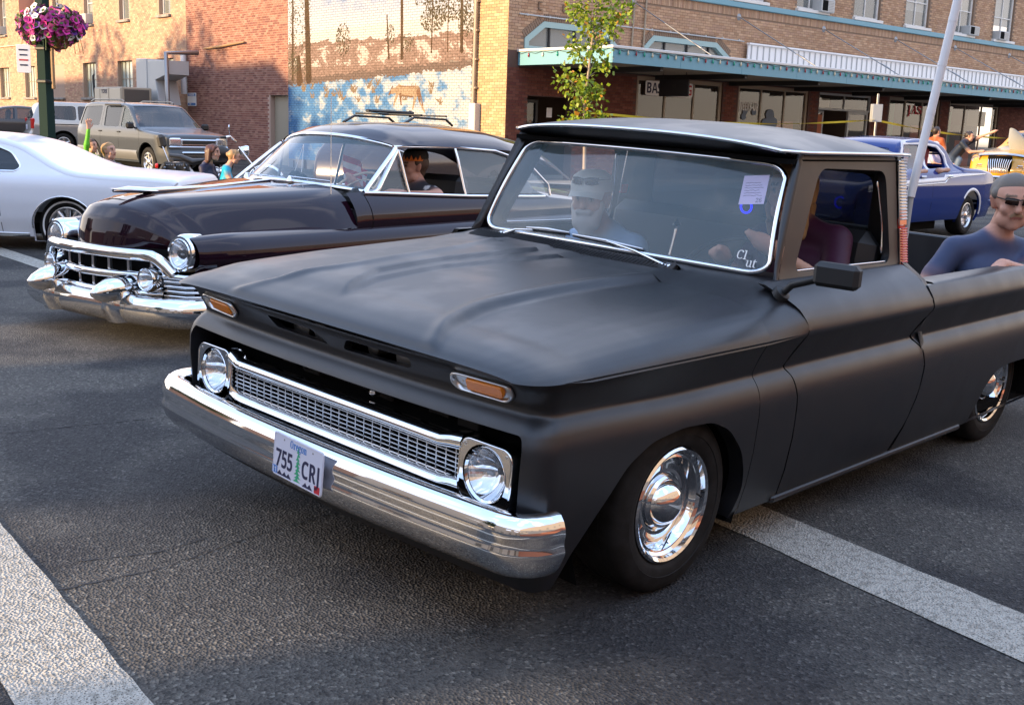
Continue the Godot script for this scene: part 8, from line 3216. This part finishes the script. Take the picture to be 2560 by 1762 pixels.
	sit.call(P1 + Vector3(-0.28, 0.2, 0.24), 2.0, {"s": 0.8, "head": Vector3(0, 0.86, 0.0), "look": Vector3(0.1, 0.05, 1), "shirt": Color(0.12, 0.42, 0.03), "pants": Color(0.1, 0.1, 0.12), "chest": Vector3(0, 0.56, 0), "pelvis": Vector3(0, 0.32, 0), "cell": 0.024, "headcell": 0.012, "hair": "hair_brown", "handcell": 0.009,
		"arms": [[Vector3(0.14, 0.66, 0), Vector3(0.2, 0.46, 0.1), Vector3(0.06, 0.42, 0.24)], [Vector3(-0.14, 0.66, 0), Vector3(-0.17, 0.88, 0.05), Vector3(-0.15, 1.12, 0.08), Vector3(0.05, 1, 0).normalized(), [Vector3(0.9, 0, 0.2).normalized(), Vector3(0, 0.1, 1).normalized(), 0.1, 0.5, 1.15]]], "sleeve": 2.0, "legs": [[Vector3(0.07, 0.28, 0.05), Vector3(0.1, 0.3, 0.32), Vector3(0.1, 0.0, 0.4)], [Vector3(-0.07, 0.28, 0.05), Vector3(-0.1, 0.3, 0.32), Vector3(-0.1, 0.0, 0.4)]]}, "child in a bright green top waving one arm high")
	var P2 := Vector3(-12.55, 0.0, -6.35)
	sit.call(P2 + Vector3(0.0, 0.16, 0.0), 2.2, {"s": 0.95, "head": Vector3(0, 0.87, 0.05), "look": Vector3(0.0, -0.05, 1), "skin": Color(0.45, 0.25, 0.18), "shirt": Color(0.02, 0.022, 0.05), "pants": Color(0.03, 0.035, 0.08), "chest": Vector3(0, 0.5, -0.05), "pelvis": Vector3(0, 0.2, -0.06), "cell": 0.024, "headcell": 0.010, "hair": "hair_red", "style": "long",
		"arms": [[Vector3(0.17, 0.63, -0.05), Vector3(0.24, 0.4, 0.02), Vector3(0.1, 0.34, 0.26)], [Vector3(-0.17, 0.63, -0.05), Vector3(-0.24, 0.38, 0.0), Vector3(-0.12, 0.32, 0.24)]], "sleeve": 2.0, "legs": [[Vector3(0.1, 0.18, 0.0), Vector3(0.13, 0.36, 0.42), Vector3(0.12, -0.05, 0.6)], [Vector3(-0.1, 0.18, 0.0), Vector3(-0.13, 0.36, 0.42), Vector3(-0.12, -0.05, 0.6)]]}, "dark red haired woman in a navy jacket sitting beside a child in turquoise")
	sit.call(P2 + Vector3(0.30, 0.14, -0.1), 2.6, {"s": 0.8, "head": Vector3(0, 0.84, 0.12), "look": Vector3(0.0, -0.3, 1), "shirt": Color(0.01, 0.30, 0.44), "pants": Color(0.03, 0.04, 0.1), "chest": Vector3(0, 0.5, 0.0), "pelvis": Vector3(0, 0.22, -0.04), "cell": 0.022, "headcell": 0.011, "hair": "hair_blond", "style": "bun",
		"arms": [[Vector3(0.14, 0.62, 0), Vector3(0.2, 0.42, 0.1), Vector3(0.06, 0.3, 0.28)], [Vector3(-0.14, 0.62, 0), Vector3(-0.22, 0.42, 0.08), Vector3(-0.08, 0.3, 0.28)]], "sleeve": 0.15, "legs": [[Vector3(0.08, 0.2, 0.0), Vector3(0.12, 0.34, 0.36), Vector3(0.12, 0.0, 0.5)], [Vector3(-0.08, 0.2, 0.0), Vector3(-0.12, 0.34, 0.36), Vector3(-0.12, 0.0, 0.5)]]}, "child in a turquoise sleeveless top bending forward beside the navy jacket")
	# riders in the blue sedan
	var gb := "people leaning from the blue sedan"
	for q in [[Vector3(-4.78, 0.62, -13.45), Color(0.3, 0.08, 0.08), "passenger in the blue sedan's front window with one bare arm on the sill", "hair_brown"], [Vector3(-4.78, 0.64, -14.25), Color(0.5, 0.12, 0.12), "passenger in red in the blue sedan's rear window with an arm on the sill", "hair_dark"]]:
		person(q[2], gb, q[0], {"s": 0.95, "head": Vector3(-0.02, 0.60, 0.0), "look": Vector3(0.6, 0, 0.8), "shirt": q[1], "chest": Vector3(0, 0.26, 0), "pelvis": Vector3(-0.02, 0.0, 0), "cell": 0.024, "headcell": 0.012, "hair": q[3],
			"arms": [[Vector3(0.12, 0.40, 0.1), Vector3(0.40, 0.49, 0.2), Vector3(0.37, 0.50, -0.12)], [Vector3(-0.16, 0.40, -0.06), Vector3(-0.24, 0.2, 0.0), Vector3(-0.12, 0.1, 0.2)]], "sleeve": 0.45})
	# onlookers at the yellow car
	var go := "people at the yellow car"
	var leg := func(y: float, x: float) -> Array: return [[Vector3(0.1, y, 0), Vector3(0.11 + x, y * 0.53, 0.06), Vector3(0.11 + x, 0.08, 0), Vector3(0.12 + x, 0.05, 0.14)], [Vector3(-0.1, y, 0), Vector3(-0.11 + x, y * 0.53, 0.04), Vector3(-0.12 + x, 0.08, -0.06), Vector3(-0.12 + x, 0.05, 0.1)]]
	var m3 := person("man in dark T-shirt and jeans reaching up to the yellow car's hood", go, Vector3(-9.45, 0.3, -26.6), {"head": Vector3(0.2, 1.46, -0.25), "look": Vector3(0.9, -0.1, -0.3), "shirt": Color(0.018, 0.025, 0.04), "pants": Color(0.09, 0.13, 0.2), "chest": Vector3(0.06, 1.14, -0.12), "pelvis": Vector3(-0.1, 0.86, 0.0), "cell": 0.028, "headcell": 0.013, "hair": "hair_dark",
		"arms": [[Vector3(0.14, 1.28, -0.36), Vector3(0.42, 1.46, -0.42), Vector3(0.68, 1.58, -0.5)], [Vector3(0.14, 1.28, 0.04), Vector3(0.36, 1.06, 0.0), Vector3(0.58, 1.08, -0.1)]], "legs": leg.call(0.84, -0.1)})
	person("white haired woman in a pale lilac shirt beside the man in dark T-shirt", go, Vector3(-9.85, 0.3, -26.3), {"s": 0.92, "head": Vector3(0, 1.18, 0.1), "look": Vector3(0.6, -0.2, -0.6), "shirt": Color(0.42, 0.40, 0.55), "pants": Color(0.3, 0.3, 0.34), "chest": Vector3(-0.04, 0.86, 0.0), "pelvis": Vector3(-0.04, 0.58, 0.0), "cell": 0.028, "headcell": 0.013, "hair": "hair_white", "style": "long",
		"arms": [[Vector3(0.1, 1.0, -0.14), Vector3(0.2, 0.76, -0.1), Vector3(0.34, 0.74, -0.2)], [Vector3(-0.1, 1.0, 0.16), Vector3(0.04, 0.74, 0.2), Vector3(0.2, 0.7, 0.1)]], "legs": [[Vector3(0.05, 0.56, 0), Vector3(0.3, 0.5, 0), Vector3(0.3, 0.08, 0), Vector3(0.42, 0.05, 0)], [Vector3(-0.05, 0.56, 0.15), Vector3(0.2, 0.5, 0.2), Vector3(0.2, 0.08, 0.2), Vector3(0.32, 0.05, 0.2)]]})
	person("person in an orange brown top standing behind the woman in lilac", go, Vector3(-10.3, 0.3, -27.2), {"head": Vector3(0, 1.56, 0), "look": Vector3(0.4, 0, -0.9), "shirt": Color(0.28, 0.07, 0.02), "pants": Color(0.04, 0.05, 0.09), "chest": Vector3(0, 1.2, 0), "pelvis": Vector3(0, 0.9, 0), "cell": 0.028, "headcell": 0.013, "hair": "hair_dark",
		"arms": [[Vector3(0.18, 1.34, 0), Vector3(0.26, 1.08, -0.05), Vector3(0.12, 1.06, -0.25)], [Vector3(-0.18, 1.34, 0), Vector3(-0.25, 1.08, 0.02), Vector3(-0.22, 0.86, -0.1)]], "legs": leg.call(0.88, 0.0)})
	person("driver with a dim face at the SUV's open front window", "", Vector3(-25.3, 0.82, -11.9), {"head": Vector3(0, 0.66, 0), "look": Vector3(1, -0.05, 0.15), "shirt": Color(0.1, 0.08, 0.06), "chest": Vector3(-0.02, 0.34, 0), "pelvis": Vector3(0, 0.08, 0), "cell": 0.03, "headcell": 0.014, "hair": "hair_brown",
		"arms": [[Vector3(0, 0.46, -0.18), Vector3(0.15, 0.28, -0.2), Vector3(0.4, 0.34, -0.12)], [Vector3(0, 0.46, 0.18), Vector3(0.15, 0.28, 0.2), Vector3(0.4, 0.34, 0.12)]]})

# ---------- street furniture and small things ----------
func street_things() -> void:
	var st: SurfaceTool
	# lamp post with its basket, banner and notices
	var pb := Vector3(-14.83, gy(-14.83, -4.83), -4.83)
	var lp := thing("lamp_post", "dark green square lamp post rising in front of the silver minivan", "lamp post", pb, 0.4)
	st = ST()
	var rows := []
	for q in [[0.13, 0.0], [0.13, 0.5], [0.085, 0.6], [0.075, 3.2], [0.06, 6.0]]:
		var row := []
		for c in [[1, 1], [1, -1], [-1, -1], [-1, 1]]:
			row.append(Vector3(q[0] * c[0], q[1], q[0] * c[1]))
		rows.append(row)
	flat(st)
	for i in rows.size() - 1:
		for j in 4:
			var k := (j + 1) % 4
			quad(st, rows[i][j], rows[i + 1][j], rows[i + 1][k], rows[i][k])
	obj("post", st, mat("post_green", lin(0.014, 0.03, 0.026), 0.75, 0.0, 0.2), lp)
	for y in [2.02, 2.52]:
		st = ST()
		box(st, Vector3(0.2, 0.05, 0.2), at(Vector3(0, y, 0)), 0.01)
		obj("band", st, M.black_trim, lp)
	st = ST()
	box(st, Vector3(0.05, 0.62, 0.05), at(Vector3(0.16, 2.22, 0)), 0.01)
	obj("bracket", st, M.wood, lp)
	# banner above the basket
	var bn := thing("street_banner", "narrow dark red banner hanging on the lamp post above the flowers", "banner", pb + Vector3(-0.05, 0, 0.1), 0.7)
	st = ST()
	rows = []
	for i in 9:
		var y := lerpf(2.86, 4.4, i / 8.0)
		rows.append([Vector3(-0.22 - 0.02 * sin(i), y + (0.12 if i == 0 else 0.0), 0.02 * sin(i * 0.9)), Vector3(-0.1, y, 0.03 * sin(i * 1.1)), Vector3(0.0, y, 0)])
	grid(st, rows)
	obj("cloth", st, mat("banner_red", lin(0.16, 0.07, 0.06), 0.8), bn)
	# notice on the post
	var nt := thing("parking_notice", "small white notice board strapped to the lamp post below the flowers", "sign", Vector3(-14.62, 0, -4.55), 1.02)
	st = ST()
	prism(st, rrect(0.2, 0.42, 0.02, 3), 0.012, Transform3D(Basis(), Vector3(-0.12, 2.34, 0.02)), 0.002)
	obj("board", st, M.white_plain, nt)
	for k in 4:
		st = ST()
		box(st, Vector3(0.13 - 0.02 * (k % 2), 0.022, 0.002), at(Vector3(-0.12, 2.47 - 0.075 * k, 0.034)))
		obj("print", st, M.ink_red if k == 2 else M.ink, nt)
	# flower basket
	var fb := thing("flower_basket", "hanging basket overflowing with pink, purple and white petunias on the lamp post", "flower basket", Vector3(-14.86, 2.86, -4.98))
	st = ST()
	lathe(st, [Vector2(0.0, -0.33), Vector2(0.12, -0.31), Vector2(0.2, -0.2), Vector2(0.27, -0.02), Vector2(0.31, 0.0), Vector2(0.29, 0.02), Vector2(0.27, 0.0)], Transform3D(Basis(), Vector3(0.1, -0.02, -0.05)), 24)
	obj("pot", st, mat("pot_coir", lin(0.2, 0.09, 0.03), 0.9), fb)
	st = ST()
	lathe(st, [Vector2(0.30, 0.0), Vector2(0.36, 0.02), Vector2(0.30, 0.03)], Transform3D(Basis(Vector3(0, 0, 1), -0.25), Vector3(0.12, 0.06, -0.05)), 24)
	obj("pot_rim", st, M.grey_panel, fb)
	st = ST()
	for k in 3:
		var a := TAU * k / 3
		tube(st, [Vector3(0.3 * cos(a), 0.0, 0.3 * sin(a)), Vector3(0, 0.95, 0)], 0.004, 4)
	obj("hanger", st, M.black_trim, fb)
	var cols := [["pink", lin(0.62, 0.03, 0.28)], ["magenta", lin(0.38, 0.015, 0.22)], ["violet", lin(0.10, 0.015, 0.22)], ["white", lin(0.78, 0.74, 0.72)], ["rose", lin(0.6, 0.12, 0.32)]]
	var meshes := []
	for c in cols:
		var m := mat("petal_" + c[0], c[1], 0.7)
		m.backlight_enabled = true
		m.backlight = Color(0.35, 0.3, 0.3)
		var s2 := ST()
		var P := []
		for i in 3:
			var row := []
			for j in 10:
				var a := TAU * j / 10
				var rr: float = [0.006, 0.03, 0.055][i] * (1.0 + (0.1 * cos(5.0 * a) if i == 2 else 0.0))
				row.append(Vector3(rr * cos(a), [-0.03, 0.0, 0.008][i], rr * sin(a)))
			P.append(row)
		grid(s2, P, true)
		s2.generate_normals()
		meshes.append([s2.commit(), m])
	var rr2 := RandomNumberGenerator.new()
	rr2.seed = 99
	var lf := ST()
	flat(lf)
	for i in 420:
		var d := Vector3(rr2.randfn(), rr2.randfn() * 0.75, rr2.randfn()).normalized()
		var p := Vector3(d.x * 0.5, d.y * (0.30 if d.y > 0 else 0.36) + 0.03, d.z * 0.5) * rr2.randf_range(0.82, 1.05)
		var k := 0
		var side := d.dot(Vector3(-0.69, 0, 0.72))
		if d.y > 0.25 and side > -0.2 and rr2.randf() < 0.55:
			k = 3
		elif rr2.randf() < 0.12:
			k = 3
		else:
			k = [0, 1, 2, 4, 1, 0, 1][rr2.randi() % 7]
		if i < 290:
			var o := obj("petunia", meshes[k][0], meshes[k][1], fb)
			o.transform = axis_to(p, d + Vector3(rr2.randfn(), rr2.randfn() + 0.4, rr2.randfn()) * 0.35) * Transform3D(Basis.from_scale(Vector3.ONE * rr2.randf_range(0.8, 1.25)), Vector3.ZERO)
		for q in 5:
			var c := p * rr2.randf_range(0.75, 1.02)
			var u := Vector3(rr2.randfn(), rr2.randfn(), rr2.randfn()).normalized() * 0.05
			var v := u.cross(Vector3(rr2.randfn(), rr2.randfn(), rr2.randfn())).normalized() * 0.03
			quad(lf, c - u, c + v, c + u, c - v)
	var lm := mat("basket_leaf", lin(0.07, 0.11, 0.025), 0.6)
	lm.backlight_enabled = true
	lm.backlight = Color(0.4, 0.45, 0.2)
	obj("foliage", lf, lm, fb).set_meta("kind", "stuff")
	for k in 10: # trailing stems
		st = ST()
		var a := TAU * k / 10.0
		var p0 := Vector3(0.42 * cos(a), -0.16, 0.42 * sin(a))
		tube(st, [p0 + Vector3(0, 0.1, 0), p0, p0 + Vector3(0.04 * cos(a), -0.22, 0.04 * sin(a))], 0.005, 4)
		obj("stem", st, lm, fb)
	# young street tree
	var tr := thing("street_tree", "slender young tree with bright green leaves in front of the canopy", "tree", Vector3(-12.15, gy(-12.15, -14.7), -14.7))
	var tp := [Vector3(0.05, 0, -0.05), Vector3(0.03, 1.2, -0.03), Vector3(0.0, 2.0, 0.0), Vector3(0.06, 2.8, -0.03), Vector3(0.05, 3.5, -0.12), Vector3(0.15, 4.3, -0.18), Vector3(0.1, 5.2, -0.2)]
	st = ST()
	tube(st, tp, [0.04, 0.034, 0.028, 0.024, 0.02, 0.013, 0.005], 8)
	obj("trunk", st, M.bark, tr)
	st = ST()
	var clumps := [[-0.42, 2.60, 0.20], [-0.28, 2.42, 0.20], [-0.1, 2.22, 0.22], [0.12, 2.2, 0.2], [0.0, 2.42, 0.2], [0.24, 2.32, 0.16], [-0.3, 1.62, 0.2], [-0.12, 1.75, 0.2], [0.02, 1.9, 0.16], [0.48, 1.62, 0.2], [0.36, 1.78, 0.14], [-0.28, 3.18, 0.2], [-0.12, 3.02, 0.2], [0.2, 2.98, 0.24], [0.38, 2.88, 0.18], [0.14, 3.25, 0.22], [0.0, 3.5, 0.22], [0.22, 3.6, 0.24], [0.44, 3.52, 0.22], [-0.14, 3.78, 0.22], [-0.3, 3.88, 0.18], [0.1, 3.9, 0.26], [0.4, 3.8, 0.2], [0.72, 3.9, 0.2], [0.58, 3.72, 0.18], [0.3, 4.15, 0.2], [0.0, 4.3, 0.24], [-0.2, 4.25, 0.16], [0.55, 4.2, 0.16], [0.2, 4.5, 0.25], [0.0, 4.7, 0.22], [0.3, 4.85, 0.2], [0.1, 5.1, 0.2]]
	var ax := Vector3(0.717, 0.0, -0.697)
	var az := Vector3(0.69, 0, 0.72)
	var lt := mat("tree_leaf", Color.WHITE, 0.5)
	lt.vertex_color_use_as_albedo = true
	lt.backlight_enabled = true
	lt.backlight = Color(0.7, 0.75, 0.35)
	var brs := ST()
	var leaf := ST()
	flat(leaf)
	for c in clumps:
		var cc: Vector3 = ax * c[0] + Vector3(0, c[1] - 0.05, 0) + az * rr2.randf_range(-0.16, 0.16)
		var yy: float = clampf(c[1] - 0.35, 0.9, 5.0)
		var ti := 0
		while ti < 5 and tp[ti + 1].y < yy:
			ti += 1
		var root: Vector3 = tp[ti].lerp(tp[ti + 1], clampf((yy - tp[ti].y) / (tp[ti + 1].y - tp[ti].y), 0, 1))
		var br := ST()
		tube(br, [root, root.lerp(cc, 0.5) + Vector3(0, -0.03, 0), cc], [0.01, 0.007, 0.003], 5)
		obj("branch", br, M.bark, tr)
		for i in 60:
			var d: Vector3 = Vector3(rr2.randfn(), rr2.randfn(), rr2.randfn()) * c[2] * 0.5
			var p: Vector3 = cc + d
			var dir: Vector3 = (d + Vector3(0, -0.05, 0) + Vector3(rr2.randfn(), rr2.randfn(), rr2.randfn()) * 0.08).normalized()
			var L := rr2.randf_range(0.07, 0.12)
			var w: Vector3 = dir.cross(Vector3(rr2.randfn(), rr2.randfn(), rr2.randfn())).normalized() * L * 0.42
			var col := Color(0.14, 0.24, 0.02).lerp(Color(0.3, 0.34, 0.02), rr2.randf())
			if rr2.randf() < 0.05:
				col = Color(0.45, 0.2, 0.03)
			leaf.set_color(col)
			quad(leaf, p, p + dir * L * 0.45 + w, p + dir * L, p + dir * L * 0.45 - w)
	obj("leaves", leaf, lt, tr).set_meta("kind", "stuff")
	# sign post with warning tape strung along the street
	var sp := thing("sign_post", "slim metal post carrying a small sign seen edge on, where the yellow tape is tied", "sign post", Vector3(-11.28, gy(-11.28, -25.6), -25.6), 0.9)
	st = ST()
	tube(st, [Vector3(0, 0, 0), Vector3(0, 2.5, 0)], 0.032, 6)
	obj("pole", st, M.dull_metal, sp)
	for k in 2:
		st = ST()
		box(st, Vector3(0.3, 0.46, 0.012), at(Vector3(0, 2.0, 0.045 - 0.09 * k), 0.16 * (1 - 2 * k)), 0.004)
		obj("sign_board", st, M.grey_panel, sp)
	var tape := func(a: Vector3, b2: Vector3, label: String, sag: float) -> void:
		var o := thing("warning_tape", label, "tape", Vector3.ZERO, 0.0, "yellow tape along the pavement")
		var s3 := ST()
		var r0 := []
		var r1 := []
		for i in 25:
			var f := i / 24.0
			var p := a.lerp(b2, f) + Vector3(0, -sag * sin(PI * f), 0)
			var tw := 0.5 + 0.7 * sin(f * 17.0)
			var w := Vector3(0.02 * cos(tw), 0.02 * absf(sin(tw)) + 0.006, 0.0)
			r0.append(p + w)
			r1.append(p - w)
		grid(s3, [r0, r1])
		obj("tape", s3, M.tape_yellow, o)
	tape.call(Vector3(-12.1, 1.92, -14.7), Vector3(-11.28, 2.10, -25.55), "yellow warning tape from the young tree to the sign post", 0.16)
	tape.call(Vector3(-11.28, 2.10, -25.55), Vector3(-10.9, 1.78, -34.0), "yellow warning tape running on from the sign post past the yellow car", 0.1)
	# signs at the shops
	var ff := face_front()
	var hs := thing("hanging_sign", "black board sign hanging under the canopy", "sign")
	hs.transform = ff * Transform3D(Basis(Vector3.UP, -PI * 0.5), Vector3(4.62, 2.81, 1.73))
	st = ST()
	box(st, Vector3(1.08, 0.46, 0.06), Transform3D(), 0.012)
	obj("board", st, mat("sign_black", lin(0.012, 0.012, 0.016), 0.5), hs)
	text("sign_text", "BI", 0.1, Transform3D(Basis(), Vector3(0.02, 0.05, 0.034)), mat("sign_dim", lin(0.03, 0.025, 0.025), 0.6), hs)
	for x in [-0.42, 0.42]:
		st = ST()
		tube(st, [Vector3(x, 0.25, 0), Vector3(x, 0.42, 0)], 0.01, 5)
		obj("hanger", st, M.black_trim, hs)
	var sbn := thing("shop_banner", "white banner with dark blue and red capitals behind the shop glass", "banner")
	sbn.transform = ff * Transform3D(Basis(), Vector3(6.36, 2.86, 0.0))
	st = ST()
	prism(st, rrect(2.1, 0.42, 0.06, 4), 0.01, Transform3D(Basis(), Vector3(0, 0, 0.0)), 0.002)
	obj("cloth", st, M.white_plain, sbn)
	text("banner_text", "BAS", 0.3, Transform3D(Basis(), Vector3(-0.68, 0, 0.012)), M.ink, sbn, true, "Droid Sans", 0.003, 0.62)
	text("banner_text", "NG", 0.3, Transform3D(Basis(), Vector3(0.78, 0, 0.012)), M.ink_red, sbn, true, "Droid Sans", 0.003, 0.42)
	# coloured bulbs along the canopy edge
	var ls := thing("string_lights", "string of red, green and white bulbs along the teal canopy edge", "string lights")
	ls.transform = ff
	st = ST()
	var wire := []
	for i in 99:
		wire.append(Vector3(0.42 + i * 0.3, 3.50 + 0.02 * cos(PI * i), 3.515))
	tube(st, wire, 0.006, 4)
	var wire2 := []
	for i in 12:
		wire2.append(Vector3(0.35, 3.50 + 0.025 * cos(PI * i), 3.4 - i * 0.3))
	tube(st, wire2, 0.006, 4)
	obj("wire", st, M.black_trim, ls)
	var bulbs := []
	for c in [lin(0.02, 0.3, 0.2), lin(0.7, 0.6, 0.4), lin(0.3, 0.03, 0.04)]:
		var s4 := ST()
		lathe(s4, [Vector2(0.012, 0.03), Vector2(0.016, 0.0), Vector2(0.026, -0.03), Vector2(0.02, -0.065), Vector2(0.0, -0.09)], Transform3D(), 8)
		s4.generate_normals()
		bulbs.append([s4.commit(), mat("bulb_%d" % bulbs.size(), c, 0.15)])
	for i in 49:
		var o := obj("bulb", bulbs[i % 3][0], bulbs[i % 3][1], ls)
		o.position = Vector3(0.57 + i * 0.29, 3.47, 3.53)
	for i in 49:
		var o := obj("bulb", bulbs[i % 3][0], bulbs[i % 3][1], ls)
		o.position = Vector3(0.57 + (49 + i) * 0.29, 3.47, 3.53)
	for i in 6:
		var o := obj("bulb", bulbs[i % 3][0], bulbs[i % 3][1], ls)
		o.position = Vector3(0.34, 3.47, 3.2 - i * 0.55)
	for q in [[0.26, 0.06, 0.12, "dark plant pot with spiky leaves standing on the canopy end", 0.0], [0.55, 0.05, 0.14, "pale round bush standing on the canopy end beside the plant pot", 1.0]]:
		var pt := thing("potted_plant", q[3], "plant")
		pt.transform = ff * Transform3D(Basis(), Vector3(q[0], 3.6, 3.1))
		st = ST()
		lathe(st, [Vector2(0.0, 0.0), Vector2(0.07, 0.0), Vector2(0.09, 0.12), Vector2(0.0, 0.12)], Transform3D(), 12)
		obj("pot", st, M.black_trim, pt)
		st = ST()
		flat(st)
		for i in 60:
			var d := Vector3(rr2.randfn(), absf(rr2.randfn()) + 0.2, rr2.randfn()).normalized() * rr2.randf_range(0.08, 0.2)
			var w := d.cross(Vector3(rr2.randfn(), 0.1, rr2.randfn())).normalized() * 0.02
			quad(st, Vector3(0, 0.1, 0) + d * 0.3, Vector3(0, 0.1, 0) + d * 0.7 + w, Vector3(0, 0.1, 0) + d, Vector3(0, 0.1, 0) + d * 0.7 - w)
		obj("leaves", st, M.pale_teal if q[4] > 0.5 else M.wood, pt).set_meta("kind", "stuff")
	# pickup: flag staff behind the cab and the entry card behind its glass
	var tk := Transform3D(Basis(Vector3(0, 0, 1), -0.0385), Vector3.ZERO)
	var fp := thing("flag_pole", "tall white plastic pole standing in the corner of the pickup's bed", "pole")
	fp.transform = tk
	st = ST()
	tube(st, [Vector3(0.775, 1.325, -1.86), Vector3(0.81, 2.2, -1.985), Vector3(0.855, 3.4, -2.16)], 0.0195, 14)
	obj("pole", st, M.pvc, fp)
	st = ST()
	tube(st, [Vector3(0.755, 0.62, -1.90), Vector3(0.776, 1.335, -1.862)], 0.0135, 10)
	obj("lower_pole", st, M.grey_panel, fp)
	for f in [0.42, 0.66, 0.88]:
		st = ST()
		var p := Vector3(0.775, 1.325, -1.86).lerp(Vector3(0.81, 2.2, -1.985), f)
		tube(st, [p, p + Vector3(0.0008, 0.02, -0.003)], 0.0206, 14)
		obj("joint", st, M.pvc, fp)
	var cd := thing("entry_card", "pale lilac handwritten card held in the top corner of the pickup's windscreen", "card")
	cd.transform = tk * Transform3D(Basis(Vector3(0.985, 0.12, -0.1), Vector3(-0.2, 0.88, -0.42), Vector3(0.05, 0.42, 0.9)).orthonormalized(), Vector3(0.585, 1.352, -0.858))
	st = ST()
	box(st, Vector3(0.11, 0.125, 0.0015))
	obj("paper", st, M.paper, cd)
	for k in 6:
		st = ST()
		var pts := []
		for i in 14:
			pts.append(Vector3(-0.042 + 0.006 * i * (0.85 + 0.1 * (k % 3)), 0.03 - 0.011 * k + rr2.randf_range(-0.002, 0.002), 0.0012))
		tube(st, pts, 0.0008, 4, false)
		obj("handwriting", st, M.ink, cd)
	text("card_number", "26", 0.018, Transform3D(Basis(), Vector3(0.03, -0.047, 0.001)), M.ink, cd, false, "Droid Serif", 0.0005)

func _ready() -> void:
	rng.seed = 20240611
	camera_and_light()
	materials()
	setting()
	corner_building()
	side_buildings()
	opposite_side()
	truck()
	maroon_car()
	white_coupe()
	suv()
	minivan()
	dark_sedan()
	rack_car()
	blue_sedan()
	yellow_car()
	motorcycle()
	street_things()
	people()
